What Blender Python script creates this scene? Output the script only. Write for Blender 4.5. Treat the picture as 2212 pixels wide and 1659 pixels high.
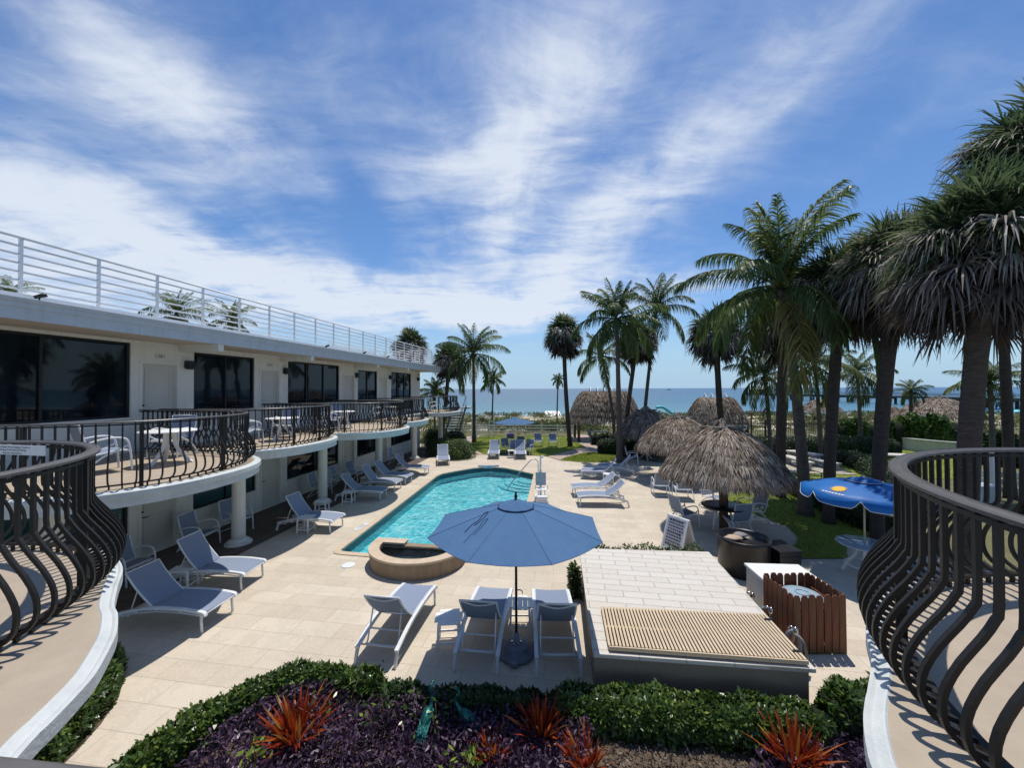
import bpy, bmesh, math, random
import numpy as np
from math import sin, cos, pi, radians, atan, sqrt
from mathutils import Matrix, Vector, Euler
from mathutils.geometry import tessellate_polygon

scene = bpy.context.scene
for o in list(bpy.data.objects):
    bpy.data.objects.remove(o)

# ------------------------------------------------------------------ camera
EYE = 4.3                      # eye height above the pool deck (upper floor of the hotel)
PITCH, ROLL = atan(10 / 831.0), -atan(4 / 1050.0)
cam_d = bpy.data.cameras.new('camera')
cam_d.sensor_width = 36.0
cam_d.lens = 36.0 * 831.0 / 2212.0
cam_d.clip_start = 0.05
cam_d.clip_end = 20000
cam = bpy.data.objects.new('camera', cam_d)
scene.collection.objects.link(cam)
CAMROT = Matrix.Rotation(pi / 2 + PITCH, 3, 'X') @ Matrix.Rotation(ROLL, 3, 'Z')
cam.matrix_world = Matrix.Translation((0, 0, EYE)) @ CAMROT.to_4x4()
scene.camera = cam

# ------------------------------------------------------------------ sun, sky, exposure
SUN_DIR = Vector((0.10, 0.29, 1.0)).normalized()
SUN_EL = math.asin(SUN_DIR.z)
SUN_AZ = math.atan2(SUN_DIR.x, SUN_DIR.y)
sl = bpy.data.lights.new('sun', 'SUN')
sl.energy = 3.1
sl.angle = radians(0.5)
sl.color = (1.0, 0.95, 0.87)
sun = bpy.data.objects.new('sun', sl)
scene.collection.objects.link(sun)
sun.rotation_euler = SUN_DIR.to_track_quat('Z', 'Y').to_euler()
sun.location = (0, 0, 60)

scene.view_settings.view_transform = 'Standard'
scene.view_settings.look = 'None'
scene.view_settings.gamma = 1.0
scene.view_settings.use_curve_mapping = False
scene.view_settings.exposure = 0.40
scene.cycles.max_bounces = 8
scene.cycles.transparent_max_bounces = 16
scene.cycles.caustics_reflective = False
scene.cycles.caustics_refractive = False

world = bpy.data.worlds.new('World')
scene.world = world
world.use_nodes = True
SKY_STRENGTH = 0.15


class NT:
    """small helper to wire shader nodes"""
    def __init__(s, tree):
        s.t = tree; s.n = tree.nodes; s.l = tree.links

    def new(s, kind, **kw):
        nd = s.n.new(kind)
        for k, v in kw.items():
            setattr(nd, k, v)
        return nd

    def set(s, sock, v):
        if isinstance(v, bpy.types.NodeSocket):
            s.l.new(v, sock)
        elif v is not None:
            if hasattr(sock.default_value, '__len__') and not isinstance(v, str):
                v = tuple(v)
                if len(sock.default_value) == 4 and len(v) == 3:
                    v = v + (1.0,)
            sock.default_value = v

    def math(s, op, a, b=None, clamp=False):
        nd = s.new('ShaderNodeMath', operation=op, use_clamp=clamp)
        s.set(nd.inputs[0], a)
        if b is not None:
            s.set(nd.inputs[1], b)
        return nd.outputs[0]

    def mix(s, fac, a, b, blend='MIX'):
        nd = s.new('ShaderNodeMix', data_type='RGBA', blend_type=blend)
        s.set(nd.inputs[0], fac); s.set(nd.inputs[6], a); s.set(nd.inputs[7], b)
        return nd.outputs[2]

    def noise(s, vec=None, scale=5, detail=4, rough=0.55, dist=0.0, out=0):
        nd = s.new('ShaderNodeTexNoise')
        if vec is not None:
            s.l.new(vec, nd.inputs['Vector'])
        nd.inputs['Scale'].default_value = scale
        nd.inputs['Detail'].default_value = detail
        nd.inputs['Roughness'].default_value = rough
        nd.inputs['Distortion'].default_value = dist
        return nd.outputs[out]

    def ramp(s, fac, stops, interp='LINEAR'):
        nd = s.new('ShaderNodeValToRGB')
        nd.color_ramp.interpolation = interp
        els = nd.color_ramp.elements
        while len(els) < len(stops):
            els.new(0.5)
        for e, (p, c) in zip(els, stops):
            e.position = p
            e.color = (c, c, c, 1) if not hasattr(c, '__len__') else (tuple(c) + (1,))[:4]
        s.set(nd.inputs[0], fac)
        return nd.outputs[0]

    def mapping(s, vec, loc=(0, 0, 0), rot=(0, 0, 0), scale=(1, 1, 1)):
        nd = s.new('ShaderNodeMapping')
        s.l.new(vec, nd.inputs[0])
        nd.inputs[1].default_value = loc; nd.inputs[2].default_value = rot; nd.inputs[3].default_value = scale
        return nd.outputs[0]


def build_sky():
    N = NT(world.node_tree)
    N.n.clear()
    out = N.new('ShaderNodeOutputWorld')
    bg = N.new('ShaderNodeBackground')
    bg.inputs[1].default_value = SKY_STRENGTH
    N.l.new(bg.outputs[0], out.inputs[0])
    sky = N.new('ShaderNodeTexSky', sky_type='NISHITA', sun_disc=False)
    sky.sun_elevation = SUN_EL
    sky.sun_rotation = SUN_AZ
    sky.air_density = 1.0
    sky.dust_density = 0.2
    sky.ozone_density = 1.6
    sky.altitude = 10
    hsv = N.new('ShaderNodeHueSaturation')
    hsv.inputs['Saturation'].default_value = 1.12
    hsv.inputs['Value'].default_value = 1.0
    N.l.new(sky.outputs[0], hsv.inputs['Color'])
    tc = N.new('ShaderNodeTexCoord')
    sep = N.new('ShaderNodeSeparateXYZ')
    N.l.new(tc.outputs['Generated'], sep.inputs[0])
    x, y, z = sep.outputs
    yy = N.math('MAXIMUM', y, 0.12)
    a = N.math('DIVIDE', x, yy)                # compass bearing as a slope, clouds lie ahead over the sea
    e = N.math('DIVIDE', z, yy)                # height above the horizon as a slope
    # streak coordinates on the cirrus layer
    zz = N.math('ADD', N.math('MAXIMUM', z, 0.0), 0.10)
    u = N.math('DIVIDE', x, zz); v = N.math('DIVIDE', y, zz)
    cmb = N.new('ShaderNodeCombineXYZ')
    N.l.new(u, cmb.inputs[0]); N.l.new(v, cmb.inputs[1])
    lay = cmb.outputs[0]
    warp = N.noise(lay, 0.9, 3, 0.6, 0, out=1)
    wsub = N.new('ShaderNodeVectorMath', operation='MULTIPLY_ADD')
    N.l.new(warp, wsub.inputs[0]); wsub.inputs[1].default_value = (0.5, 0.5, 0); N.l.new(lay, wsub.inputs[2])
    lw = wsub.outputs[0]
    n1 = N.noise(N.mapping(lw, rot=(0, 0, radians(-38)), scale=(0.55, 2.1, 1)), 1.0, 8, 0.62, 0.3)
    n2 = N.noise(N.mapping(lw, loc=(3, 7, 0), rot=(0, 0, radians(30)), scale=(2.6, 0.7, 1)), 1.3, 8, 0.60, 0.2)
    n3 = N.noise(N.mapping(lw, rot=(0, 0, radians(-20)), scale=(1, 2.2, 1)), 3.2, 9, 0.66, 0.2)
    cae = N.new('ShaderNodeCombineXYZ')
    N.l.new(a, cae.inputs[0]); N.l.new(e, cae.inputs[1])
    ae = cae.outputs[0]
    wob = N.noise(ae, 2.2, 5, 0.6, 0, out=1)
    wv = N.new('ShaderNodeVectorMath', operation='MULTIPLY_ADD')
    N.l.new(wob, wv.inputs[0]); wv.inputs[1].default_value = (0.22, 0.22, 0); N.l.new(ae, wv.inputs[2])
    wv2 = N.new('ShaderNodeVectorMath', operation='SUBTRACT')
    N.l.new(wv.outputs[0], wv2.inputs[0]); wv2.inputs[1].default_value = (0.11, 0.11, 0)
    aw = wv2.outputs[0]
    # cloud banks: bearing slope, height slope, tilt, half length, half width, weight
    banks = [(-1.20, .45, -24, .62, .14, .68), (-.74, .33, -19, .50, .085, .70), (-.30, .235, -8, .42, .050, .88),
             (-.02, .225, 10, .26, .042, .76), (.15, .34, 55, .26, .06, .66), (.38, .50, 42, .28, .10, .46),
             (.12, .80, 62, .42, .17, .58), (-.10, .60, 32, .28, .10, .40), (-1.03, .92, -50, .36, .11, .46),
             (-.86, .74, -28, .22, .09, .42), (.46, .275, 4, .24, .035, .58), (.75, .86, 40, .60, .09, .34), (.95, .60, 24, .45, .05, .22),
             (-1.35, .30, -8, .5, .10, .50), (-.02, .42, 70, .22, .08, .48), (-.5, .85, -30, .7, .35, .13), (-1.1, .7, -20, .5, .3, .13), (.3, .6, 40, .5, .3, .16),
             (-.50, .52, -38, .35, .06, .26), (-.36, .39, -58, .17, .05, -.62), (-.62, .62, -35, .30, .06, -.15), (.66, .45, 20, .5, .10, -.25),
             (1.15, .55, 0, .6, .35, -.18), (-.05, .14, 4, 1.0, .035, -.55)]
    total = None
    for (ca, ce, rot, hl, hw, wt) in banks:
        mp = N.new('ShaderNodeMapping', vector_type='TEXTURE')
        N.l.new(aw, mp.inputs[0])
        mp.inputs[1].default_value = (ca, ce, 0); mp.inputs[2].default_value = (0, 0, radians(rot)); mp.inputs[3].default_value = (hl, hw, 1)
        ln = N.new('ShaderNodeVectorMath', operation='DOT_PRODUCT')
        N.l.new(mp.outputs[0], ln.inputs[0]); N.l.new(mp.outputs[0], ln.inputs[1])
        g = N.math('MULTIPLY', N.math('EXPONENT', N.math('MULTIPLY', ln.outputs['Value'], -0.9)), wt)
        total = g if total is None else N.math('ADD', total, g)
    tex = N.math('ADD', N.math('MULTIPLY', n1, 0.80), N.math('ADD', N.math('MULTIPLY', n2, 0.50), N.math('MULTIPLY', n3, 0.55)))
    tex = N.math('SUBTRACT', tex, 0.50)
    thin = N.math('MULTIPLY', N.math('SUBTRACT', tex, 0.27), 0.95)
    dens = N.math('ADD', N.math('MULTIPLY', total, N.math('ADD', N.math('MULTIPLY', tex, 1.70), 0.06)), thin)
    up = N.new('ShaderNodeMapRange', interpolation_type='SMOOTHSTEP')
    N.l.new(e, up.inputs[0]); up.inputs[1].default_value = 0.02; up.inputs[2].default_value = 0.20
    dens = N.math('MULTIPLY', dens, N.math('ADD', N.math('MULTIPLY', up.outputs[0], 0.9), 0.1))
    dn = N.new('ShaderNodeMapRange', interpolation_type='SMOOTHSTEP')
    N.l.new(dens, dn.inputs[0]); dn.inputs[1].default_value = 0.0; dn.inputs[2].default_value = 1.15
    dn.inputs[4].default_value = 0.88
    skycol = N.mix(1.0, hsv.outputs[0], (0.48, 0.555, 0.65), 'MULTIPLY')
    low = N.new('ShaderNodeMapRange', interpolation_type='SMOOTHSTEP')      # sea haze low over the horizon
    N.l.new(e, low.inputs[0]); low.inputs[1].default_value = 0.26; low.inputs[2].default_value = -0.02
    low.inputs[4].default_value = 0.92
    skycol = N.mix(low.outputs[0], skycol, (1.95, 2.95, 4.0))
    col = N.mix(dn.outputs[0], skycol, (4.0, 4.3, 4.75))
    N.l.new(col, bg.inputs[0])


build_sky()

# ------------------------------------------------------------------ survey helpers
AX = atan(125 / 831.0)                      # the hotel's long axis runs 8.6 degrees right of north (+Y)
UX = Vector((sin(AX), cos(AX), 0)); NX = Vector((cos(AX), -sin(AX), 0))


def S(sx, sy, z=0.0):
    """the point at height z on the sight line of photograph point (sx, sy)"""
    d = CAMROT @ Vector(((sx / 1.0289 - 1106) / 831.0, -(sy / 1.0289 - 829.5) / 831.0, -1.0))
    t = (z - EYE) / d.z
    return Vector((d.x * t, d.y * t, z))


def SY(sx, sy, Y):
    """the point at distance Y on the sight line of photograph point (sx, sy)"""
    d = CAMROT @ Vector(((sx / 1.0289 - 1106) / 831.0, -(sy / 1.0289 - 829.5) / 831.0, -1.0))
    t = Y / d.y
    return Vector((d.x * t, Y, EYE + d.z * t))


def ST(s, t, z=0.0):
    p = UX * s + NX * t
    return Vector((p.x, p.y, z))


# ------------------------------------------------------------------ materials
MAT = {}


def principled(name, color=(0.5, 0.5, 0.5), rough=0.6, metal=0.0, spec=0.5):
    m = bpy.data.materials.new(name)
    m.use_nodes = True
    N = NT(m.node_tree)
    b = N.n['Principled BSDF']
    b.inputs['Base Color'].default_value = tuple(color) + (1,)
    b.inputs['Roughness'].default_value = rough
    b.inputs['Metallic'].default_value = metal
    b.inputs['Specular IOR Level'].default_value = spec
    MAT[name] = m
    return m, N, b


def mottled(name, c1, c2, scale=6, rough=0.7, bump=0.0, bscale=40, metal=0, spec=0.4, detail=5, stretch=(1, 1, 1)):
    m, N, b = principled(name, c1, rough, metal, spec)
    tc = N.new('ShaderNodeTexCoord')
    vec = N.mapping(tc.outputs['Object'], scale=stretch)
    f = N.noise(vec, scale, detail, 0.6)
    N.l.new(N.mix(N.ramp(f, [(0.3, 0.0), (0.7, 1.0)]), c1, c2), b.inputs['Base Color'])
    if bump:
        h = N.noise(vec, bscale, 4, 0.6)
        bp = N.new('ShaderNodeBump')
        bp.inputs['Strength'].default_value = bump
        bp.inputs['Distance'].default_value = 0.02
        N.l.new(h, bp.inputs['Height'])
        N.l.new(bp.outputs[0], b.inputs['Normal'])
    return m


def streaked(name, c1, c2, stain, rough=0.65, bump=0.3, amount=0.5):
    """painted masonry with rain streaks running down"""
    m = mottled(name, c1, c2, 4, rough, bump, 45, detail=7)
    N = NT(m.node_tree)
    b = N.n['Principled BSDF']
    src = b.inputs['Base Color'].links[0].from_socket
    tc = N.new('ShaderNodeTexCoord')
    st = N.noise(N.mapping(tc.outputs['Object'], scale=(5, 5, 0.35)), 1.0, 6, 0.65, 0.2)
    sp = N.noise(tc.outputs['Object'], 11, 6, 0.7)
    f = N.math('MULTIPLY', N.math('ADD', N.ramp(st, [(0.50, 0.0), (0.72, 1.0)]), N.math('MULTIPLY', N.ramp(sp, [(0.58, 0.0), (0.70, 1.0)]), 0.6), clamp=True), amount)
    N.l.new(N.mix(f, src, stain), b.inputs['Base Color'])
    return m


def leafy(name, stops, rough=0.45, trans=0.35, spec=0.35):
    """leaf material: the per-leaf tone picks a leaf colour, light passes through"""
    m, N, b = principled(name, stops[0][1], rough, 0, spec)
    at = N.new('ShaderNodeAttribute', attribute_name='tone')
    col = N.ramp(at.outputs['Fac'], stops)
    N.l.new(col, b.inputs['Base Color'])
    tr = N.new('ShaderNodeBsdfTranslucent')
    N.l.new(col, tr.inputs[0])
    mx = N.new('ShaderNodeMixShader')
    mx.inputs[0].default_value = trans
    N.l.new(b.outputs[0], mx.inputs[1]); N.l.new(tr.outputs[0], mx.inputs[2])
    N.l.new(mx.outputs[0], N.n['Material Output'].inputs[0])
    return m


def pavers(name, c1, c2, mortar, bw, bh, rot=-AX, msize=0.012, off=0.5, rough=0.75, dirt=0.25):
    m, N, b = principled(name, c1, rough, 0, 0.35)
    tc = N.new('ShaderNodeTexCoord')
    vec = N.mapping(tc.outputs['Object'], rot=(0, 0, -rot))
    br = N.new('ShaderNodeTexBrick')
    N.l.new(vec, br.inputs[0])
    br.offset = off
    br.inputs['Color1'].default_value = tuple(c1) + (1,)
    br.inputs['Color2'].default_value = tuple(c2) + (1,)
    br.inputs['Mortar'].default_value = tuple(mortar) + (1,)
    br.inputs['Scale'].default_value = 1.0
    br.inputs['Mortar Size'].default_value = msize
    br.inputs['Mortar Smooth'].default_value = 0.3
    br.inputs['Brick Width'].default_value = bw
    br.inputs['Row Height'].default_value = bh
    n1 = N.noise(tc.outputs['Object'], 0.55, 7, 0.68, 0.6)
    n2 = N.noise(tc.outputs['Object'], 22, 5, 0.7)
    n3 = N.noise(tc.outputs['Object'], 110, 2, 0.6)
    f = N.math('MULTIPLY', N.ramp(n1, [(0.35, 0.0), (0.7, 1.0)]), dirt)
    col = N.mix(f, br.outputs[0], tuple(c * 0.72 for c in c1))
    col = N.mix(N.math('MULTIPLY', N.ramp(n2, [(0.42, 0.0), (0.62, 1.0)]), 0.28), col, tuple(min(1, c * 1.12) for c in c2))
    col = N.mix(N.math('MULTIPLY', N.ramp(n3, [(0.55, 0.0), (0.7, 1.0)]), 0.30), col, tuple(c * 0.6 for c in c1))
    n4 = N.noise(tc.outputs['Object'], 1.7, 6, 0.7, 1.2)          # water marks and worn patches
    col = N.mix(N.math('MULTIPLY', N.ramp(n4, [(0.50, 0.0), (0.56, 1.0), (0.60, 0.25), (0.72, 0.5)]), dirt * .55), col, tuple(c * 0.78 for c in c1))
    N.l.new(col, b.inputs['Base Color'])
    hgt = N.math('ADD', N.math('MULTIPLY', br.outputs[1], -1.0), N.math('MULTIPLY', n2, 0.5))
    bp = N.new('ShaderNodeBump')
    bp.inputs['Strength'].default_value = 0.35
    bp.inputs['Distance'].default_value = 0.01
    N.l.new(hgt, bp.inputs['Height']); N.l.new(bp.outputs[0], b.inputs['Normal'])
    return m


pavers('deck_stone', (0.545, 0.465, 0.36), (0.65, 0.57, 0.455), (0.37, 0.315, 0.245), 0.82, 0.41, msize=0.006, dirt=0.55)
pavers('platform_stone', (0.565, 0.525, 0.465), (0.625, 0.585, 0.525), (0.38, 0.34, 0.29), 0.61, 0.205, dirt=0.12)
pavers('path_brick', (0.42, 0.31, 0.25), (0.50, 0.38, 0.31), (0.27, 0.21, 0.17), 0.22, 0.11)
pavers('terrace_tile', (0.10, 0.075, 0.06), (0.14, 0.105, 0.085), (0.05, 0.04, 0.035), 0.30, 0.30, off=0)
pavers('fine_paving', (0.47, 0.42, 0.36), (0.52, 0.46, 0.40), (0.36, 0.32, 0.27), 0.2, 0.1, dirt=0.4)
mottled('coping_stone', (0.62, 0.50, 0.37), (0.50, 0.38, 0.26), 5, 0.7, 0.3, 60)
mottled('spa_stone', (0.34, 0.25, 0.165), (0.25, 0.18, 0.115), 3, 0.8, 0.3, 50, stretch=(3, 3, 0.5))
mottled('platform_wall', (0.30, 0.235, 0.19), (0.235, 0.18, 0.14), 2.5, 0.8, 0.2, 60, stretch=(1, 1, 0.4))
streaked('wall_paint', (0.78, 0.755, 0.685), (0.72, 0.695, 0.625), (0.50, 0.45, 0.37), 0.75, 0.15, 0.35)
streaked('trim_paint', (0.56, 0.58, 0.60), (0.50, 0.52, 0.54), (0.38, 0.38, 0.37), 0.5, 0.1, 0.4)
mottled('soffit_paint', (0.60, 0.53, 0.44), (0.54, 0.47, 0.38), 2, 0.8)
mottled('door_paint', (0.60, 0.575, 0.515), (0.55, 0.525, 0.465), 2, 0.5)
mottled('deck_floor', (0.44, 0.365, 0.275), (0.37, 0.30, 0.225), 4, 0.75, 0.2, 80)
streaked('white_stucco', (0.62, 0.64, 0.62), (0.50, 0.53, 0.52), (0.38, 0.39, 0.37), 0.6, 0.25, 0.35)
mottled('white_metal', (0.78, 0.79, 0.80), (0.70, 0.71, 0.72), 8, 0.35)
mottled('white_plastic', (0.80, 0.80, 0.79), (0.72, 0.72, 0.70), 6, 0.45)
mottled('bronze_metal', (0.009, 0.008, 0.0075), (0.017, 0.015, 0.0135), 14, 0.45, 0.1, 120, spec=0.4)
mottled('rail_cap_metal', (0.085, 0.078, 0.072), (0.125, 0.115, 0.106), 10, 0.40, 0.1, 120, spec=0.5)
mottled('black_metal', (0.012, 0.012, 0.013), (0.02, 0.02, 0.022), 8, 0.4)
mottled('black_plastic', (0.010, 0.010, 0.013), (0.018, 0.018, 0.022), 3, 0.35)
mottled('chrome', (0.62, 0.63, 0.64), (0.5, 0.51, 0.52), 8, 0.22, metal=1.0)
mottled('grey_plastic', (0.20, 0.22, 0.26), (0.15, 0.165, 0.20), 6, 0.5, 0.2, 60)
mottled('concrete', (0.58, 0.55, 0.49), (0.49, 0.46, 0.41), 2.5, 0.85, 0.2, 60)
mottled('mulch', (0.20, 0.145, 0.10), (0.055, 0.038, 0.026), 45, 0.95, 1.0, 60)
mottled('soil', (0.17, 0.155, 0.075), (0.10, 0.105, 0.04), 1.2, 0.95, 0.5, 12)
mottled('sand', (0.68, 0.60, 0.47), (0.60, 0.52, 0.40), 0.8, 0.95, 0.4, 6)
mottled('red_wood', (0.27, 0.085, 0.036), (0.13, 0.040, 0.020), 5, 0.75, 0.5, 30, stretch=(5, 5, 0.6))
mottled('grate_slat', (0.62, 0.49, 0.33), (0.54, 0.42, 0.28), 4, 0.6)
mottled('old_wood', (0.16, 0.10, 0.065), (0.10, 0.065, 0.045), 5, 0.85, 0.4, 40, stretch=(4, 4, 0.5))
mottled('grey_wood', (0.24, 0.22, 0.19), (0.17, 0.155, 0.135), 5, 0.85, 0.4, 40)
mottled('thatch_core', (0.12, 0.085, 0.06), (0.075, 0.055, 0.04), 20, 0.95)
mottled('umbrella_cloth', (0.085, 0.165, 0.295), (0.075, 0.150, 0.275), 5, 0.85, 0.35, 7, spec=0.1)
mottled('bright_blue_cloth', (0.0, 0.10, 0.36), (0.002, 0.135, 0.43), 3, 0.55, 0.3, 6)
mottled('navy_pipe', (0.02, 0.04, 0.12), (0.015, 0.03, 0.09), 5, 0.8)
mottled('yellow_paint', (0.80, 0.50, 0.06), (0.75, 0.42, 0.04), 6, 0.6)
mottled('light_pole', (0.55, 0.50, 0.38), (0.48, 0.43, 0.32), 6, 0.5)
mottled('table_glass', (0.50, 0.54, 0.58), (0.40, 0.44, 0.48), 30, 0.12)
mottled('lime_foam', (0.05, 0.60, 0.12), (0.10, 0.72, 0.16), 3, 0.5)
mottled('stone_tan', (0.50, 0.37, 0.26), (0.42, 0.30, 0.21), 8, 0.8)
mottled('stone_grey', (0.28, 0.26, 0.25), (0.2, 0.19, 0.18), 8, 0.8)
mottled('spa_plaster', (0.20, 0.27, 0.27), (0.14, 0.20, 0.20), 4, 0.6)
mottled('bin_lid', (0.33, 0.43, 0.50), (0.26, 0.36, 0.43), 4, 0.35)
mottled('patina_metal', (0.008, 0.085, 0.075), (0.05, 0.24, 0.21), 9, 0.28, 0.3, 30, metal=0.6)
mottled('beak_paint', (0.30, 0.22, 0.06), (0.22, 0.15, 0.04), 9, 0.4)
mottled('rust_red', (0.38, 0.05, 0.03), (0.28, 0.04, 0.02), 9, 0.5)
mottled('purple_cloth', (0.14, 0.09, 0.36), (0.12, 0.08, 0.30), 9, 0.8)
mottled('turquoise_paint', (0.12, 0.62, 0.68), (0.10, 0.55, 0.62), 5, 0.4)
mottled('pier_wood', (0.10, 0.095, 0.09), (0.07, 0.068, 0.065), 2, 0.9)
mottled('pier_roof', (0.36, 0.37, 0.38), (0.3, 0.31, 0.32), 2, 0.8)
mottled('board_face', (0.58, 0.58, 0.62), (0.52, 0.52, 0.57), 12, 0.6)
mottled('ink', (0.05, 0.05, 0.06), (0.04, 0.04, 0.05), 5, 0.7)
mottled('sign_white', (0.74, 0.76, 0.77), (0.68, 0.70, 0.72), 20, 0.45)
mottled('sabal_bark', (0.095, 0.075, 0.062), (0.042, 0.034, 0.029), 7, 0.95, 1.0, 18, stretch=(1, 1, 3.5))
mottled('coco_bark', (0.15, 0.125, 0.105), (0.075, 0.062, 0.053), 5, 0.95, 0.9, 16, stretch=(1, 1, 4))
mottled('pool_trim', (0.03, 0.10, 0.13), (0.02, 0.06, 0.085), 14, 0.25)
mottled('light_amber', (0.62, 0.22, 0.06), (0.5, 0.18, 0.05), 6, 0.4)

# each picket has weathered a little differently, and is green with algae at the foot
N = NT(MAT['red_wood'].node_tree)
b = N.n['Principled BSDF']
src = b.inputs['Base Color'].links[0].from_socket
oi = N.new('ShaderNodeObjectInfo')
tc = N.new('ShaderNodeTexCoord')
sp = N.new('ShaderNodeSeparateXYZ'); N.l.new(tc.outputs['Object'], sp.inputs[0])
c = N.mix(N.ramp(oi.outputs['Random'], [(0.0, 0.0), (0.5, 0.15), (1.0, 0.7)]), src, (0.20, 0.105, 0.05))
gr = N.noise(N.mapping(tc.outputs['Object'], scale=(14, 14, 1.2)), 2.0, 6, 0.7, 0.4)
c = N.mix(N.math('MULTIPLY', N.ramp(gr, [(0.5, 0.0), (0.66, 1.0)]), 0.7), c, (0.060, 0.020, 0.012))
alg = N.math('MULTIPLY', N.ramp(sp.outputs[2], [(0.02, 1.0), (0.16, 0.0)]), N.noise(tc.outputs['Object'], 12, 4, 0.6))
c = N.mix(alg, c, (0.07, 0.085, 0.02))
N.l.new(c, b.inputs['Base Color'])

# woven sling: fine weave of blue-grey threads
m, N, b = principled('sling', (0.30, 0.36, 0.46), 0.75, 0, 0.2)
tc = N.new('ShaderNodeTexCoord')
w1 = N.new('ShaderNodeTexWave'); w1.bands_direction = 'X'; w1.inputs['Scale'].default_value = 90
w2 = N.new('ShaderNodeTexWave'); w2.bands_direction = 'Y'; w2.inputs['Scale'].default_value = 90
N.l.new(tc.outputs['Object'], w1.inputs[0]); N.l.new(tc.outputs['Object'], w2.inputs[0])
wv = N.math('MULTIPLY', w1.outputs[1], w2.outputs[1])
nz = N.noise(tc.outputs['Object'], 5, 4, 0.6)
c = N.mix(wv, (0.225, 0.275, 0.38), (0.295, 0.345, 0.455))
c = N.mix(N.math('MULTIPLY', nz, 0.25), c, (0.19, 0.24, 0.34))
oi = N.new('ShaderNodeObjectInfo')                       # slings fade differently in the sun
c = N.mix(N.math('MULTIPLY', oi.outputs['Random'], 0.38), c, (0.40, 0.43, 0.50))
N.l.new(c, b.inputs['Base Color'])
bp = N.new('ShaderNodeBump'); bp.inputs['Strength'].default_value = 0.5; bp.inputs['Distance'].default_value = 0.02
N.l.new(N.noise(N.mapping(tc.outputs['Object'], scale=(5, 1.2, 1)), 2.0, 3, 0.5), bp.inputs['Height']); N.l.new(bp.outputs[0], b.inputs['Normal'])
tr = N.new('ShaderNodeBsdfTranslucent'); N.l.new(c, tr.inputs[0])
mx = N.new('ShaderNodeMixShader'); mx.inputs[0].default_value = 0.10
N.l.new(b.outputs[0], mx.inputs[1]); N.l.new(tr.outputs[0], mx.inputs[2])
N.l.new(mx.outputs[0], N.n['Material Output'].inputs[0])

# opaque dark window glass, the dimness of the rooms painted into its colour
m, N, b = principled('window_glass', (0.008, 0.012, 0.018), 0.03, 0, 0.32)
tc = N.new('ShaderNodeTexCoord')
f = N.noise(N.mapping(tc.outputs['Object'], scale=(1, 1.4, 0.4)), 1.1, 3, 0.5)
N.l.new(N.mix(N.ramp(f, [(0.4, 0.0), (0.65, 1.0)]), (0.004, 0.006, 0.009), (0.014, 0.024, 0.032)), b.inputs['Base Color'])
bp = N.new('ShaderNodeBump'); bp.inputs['Strength'].default_value = 0.04; bp.inputs['Distance'].default_value = 0.05
N.l.new(N.noise(tc.outputs['Object'], 1.2, 2, 0.5), bp.inputs['Height']); N.l.new(bp.outputs[0], b.inputs['Normal'])
m, N, b = principled('curtain_glass', (0.02, 0.07, 0.075), 0.05, 0, 0.32)

leafy('coco_leaf', [(0.0, (0.058, 0.100, 0.032)), (0.45, (0.120, 0.180, 0.054)), (0.8, (0.23, 0.265, 0.09)), (1.0, (0.42, 0.35, 0.14))], 0.45, 0.5)
leafy('sabal_leaf', [(0.0, (0.048, 0.080, 0.036)), (0.5, (0.092, 0.135, 0.060)), (0.85, (0.17, 0.20, 0.10)), (1.0, (0.34, 0.32, 0.20))], 0.5, 0.42, 0.25)
leafy('dead_leaf', [(0.0, (0.050, 0.036, 0.028)), (0.4, (0.125, 0.098, 0.078)), (0.75, (0.27, 0.235, 0.20)), (1.0, (0.50, 0.46, 0.41))], 0.6, 0.15)
leafy('thatch', [(0.0, (0.13, 0.092, 0.064)), (0.5, (0.37, 0.295, 0.23)), (0.85, (0.56, 0.48, 0.40)), (1.0, (0.72, 0.65, 0.56))], 0.8, 0.08, 0.15)
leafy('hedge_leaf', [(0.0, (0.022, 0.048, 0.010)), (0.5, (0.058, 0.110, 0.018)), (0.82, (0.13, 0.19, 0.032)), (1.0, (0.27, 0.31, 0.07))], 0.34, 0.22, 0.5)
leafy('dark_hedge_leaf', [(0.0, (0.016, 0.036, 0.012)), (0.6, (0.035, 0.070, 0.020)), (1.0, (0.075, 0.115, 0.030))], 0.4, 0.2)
leafy('grape_leaf', [(0.0, (0.030, 0.070, 0.012)), (0.6, (0.075, 0.150, 0.022)), (1.0, (0.21, 0.28, 0.05))], 0.4, 0.3)
leafy('purple_leaf', [(0.0, (0.030, 0.017, 0.034)), (0.5, (0.078, 0.042, 0.084)), (0.85, (0.155, 0.095, 0.150)), (1.0, (0.30, 0.23, 0.29))], 0.42, 0.15)
leafy('red_leaf', [(0.0, (0.20, 0.020, 0.012)), (0.45, (0.42, 0.062, 0.016)), (0.8, (0.50, 0.15, 0.026)), (1.0, (0.42, 0.28, 0.06))], 0.4, 0.35)
leafy('lime_leaf', [(0.0, (0.10, 0.17, 0.02)), (1.0, (0.30, 0.38, 0.06))], 0.45, 0.3)
leafy('grass_blade', [(0.0, (0.15, 0.21, 0.026)), (0.6, (0.27, 0.34, 0.044)), (1.0, (0.42, 0.43, 0.11))], 0.6, 0.3)
leafy('dune_leaf', [(0.0, (0.06, 0.075, 0.025)), (0.6, (0.14, 0.15, 0.055)), (1.0, (0.26, 0.25, 0.12))], 0.6, 0.25)
mottled('lawn_soil', (0.17, 0.215, 0.030), (0.24, 0.27, 0.05), 2.0, 0.95, 0.8, 60)
mottled('hedge_core', (0.012, 0.020, 0.008), (0.006, 0.010, 0.004), 9, 0.95)
mottled('mulch_chip', (0.36, 0.29, 0.22), (0.20, 0.15, 0.11), 30, 0.9)

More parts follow.
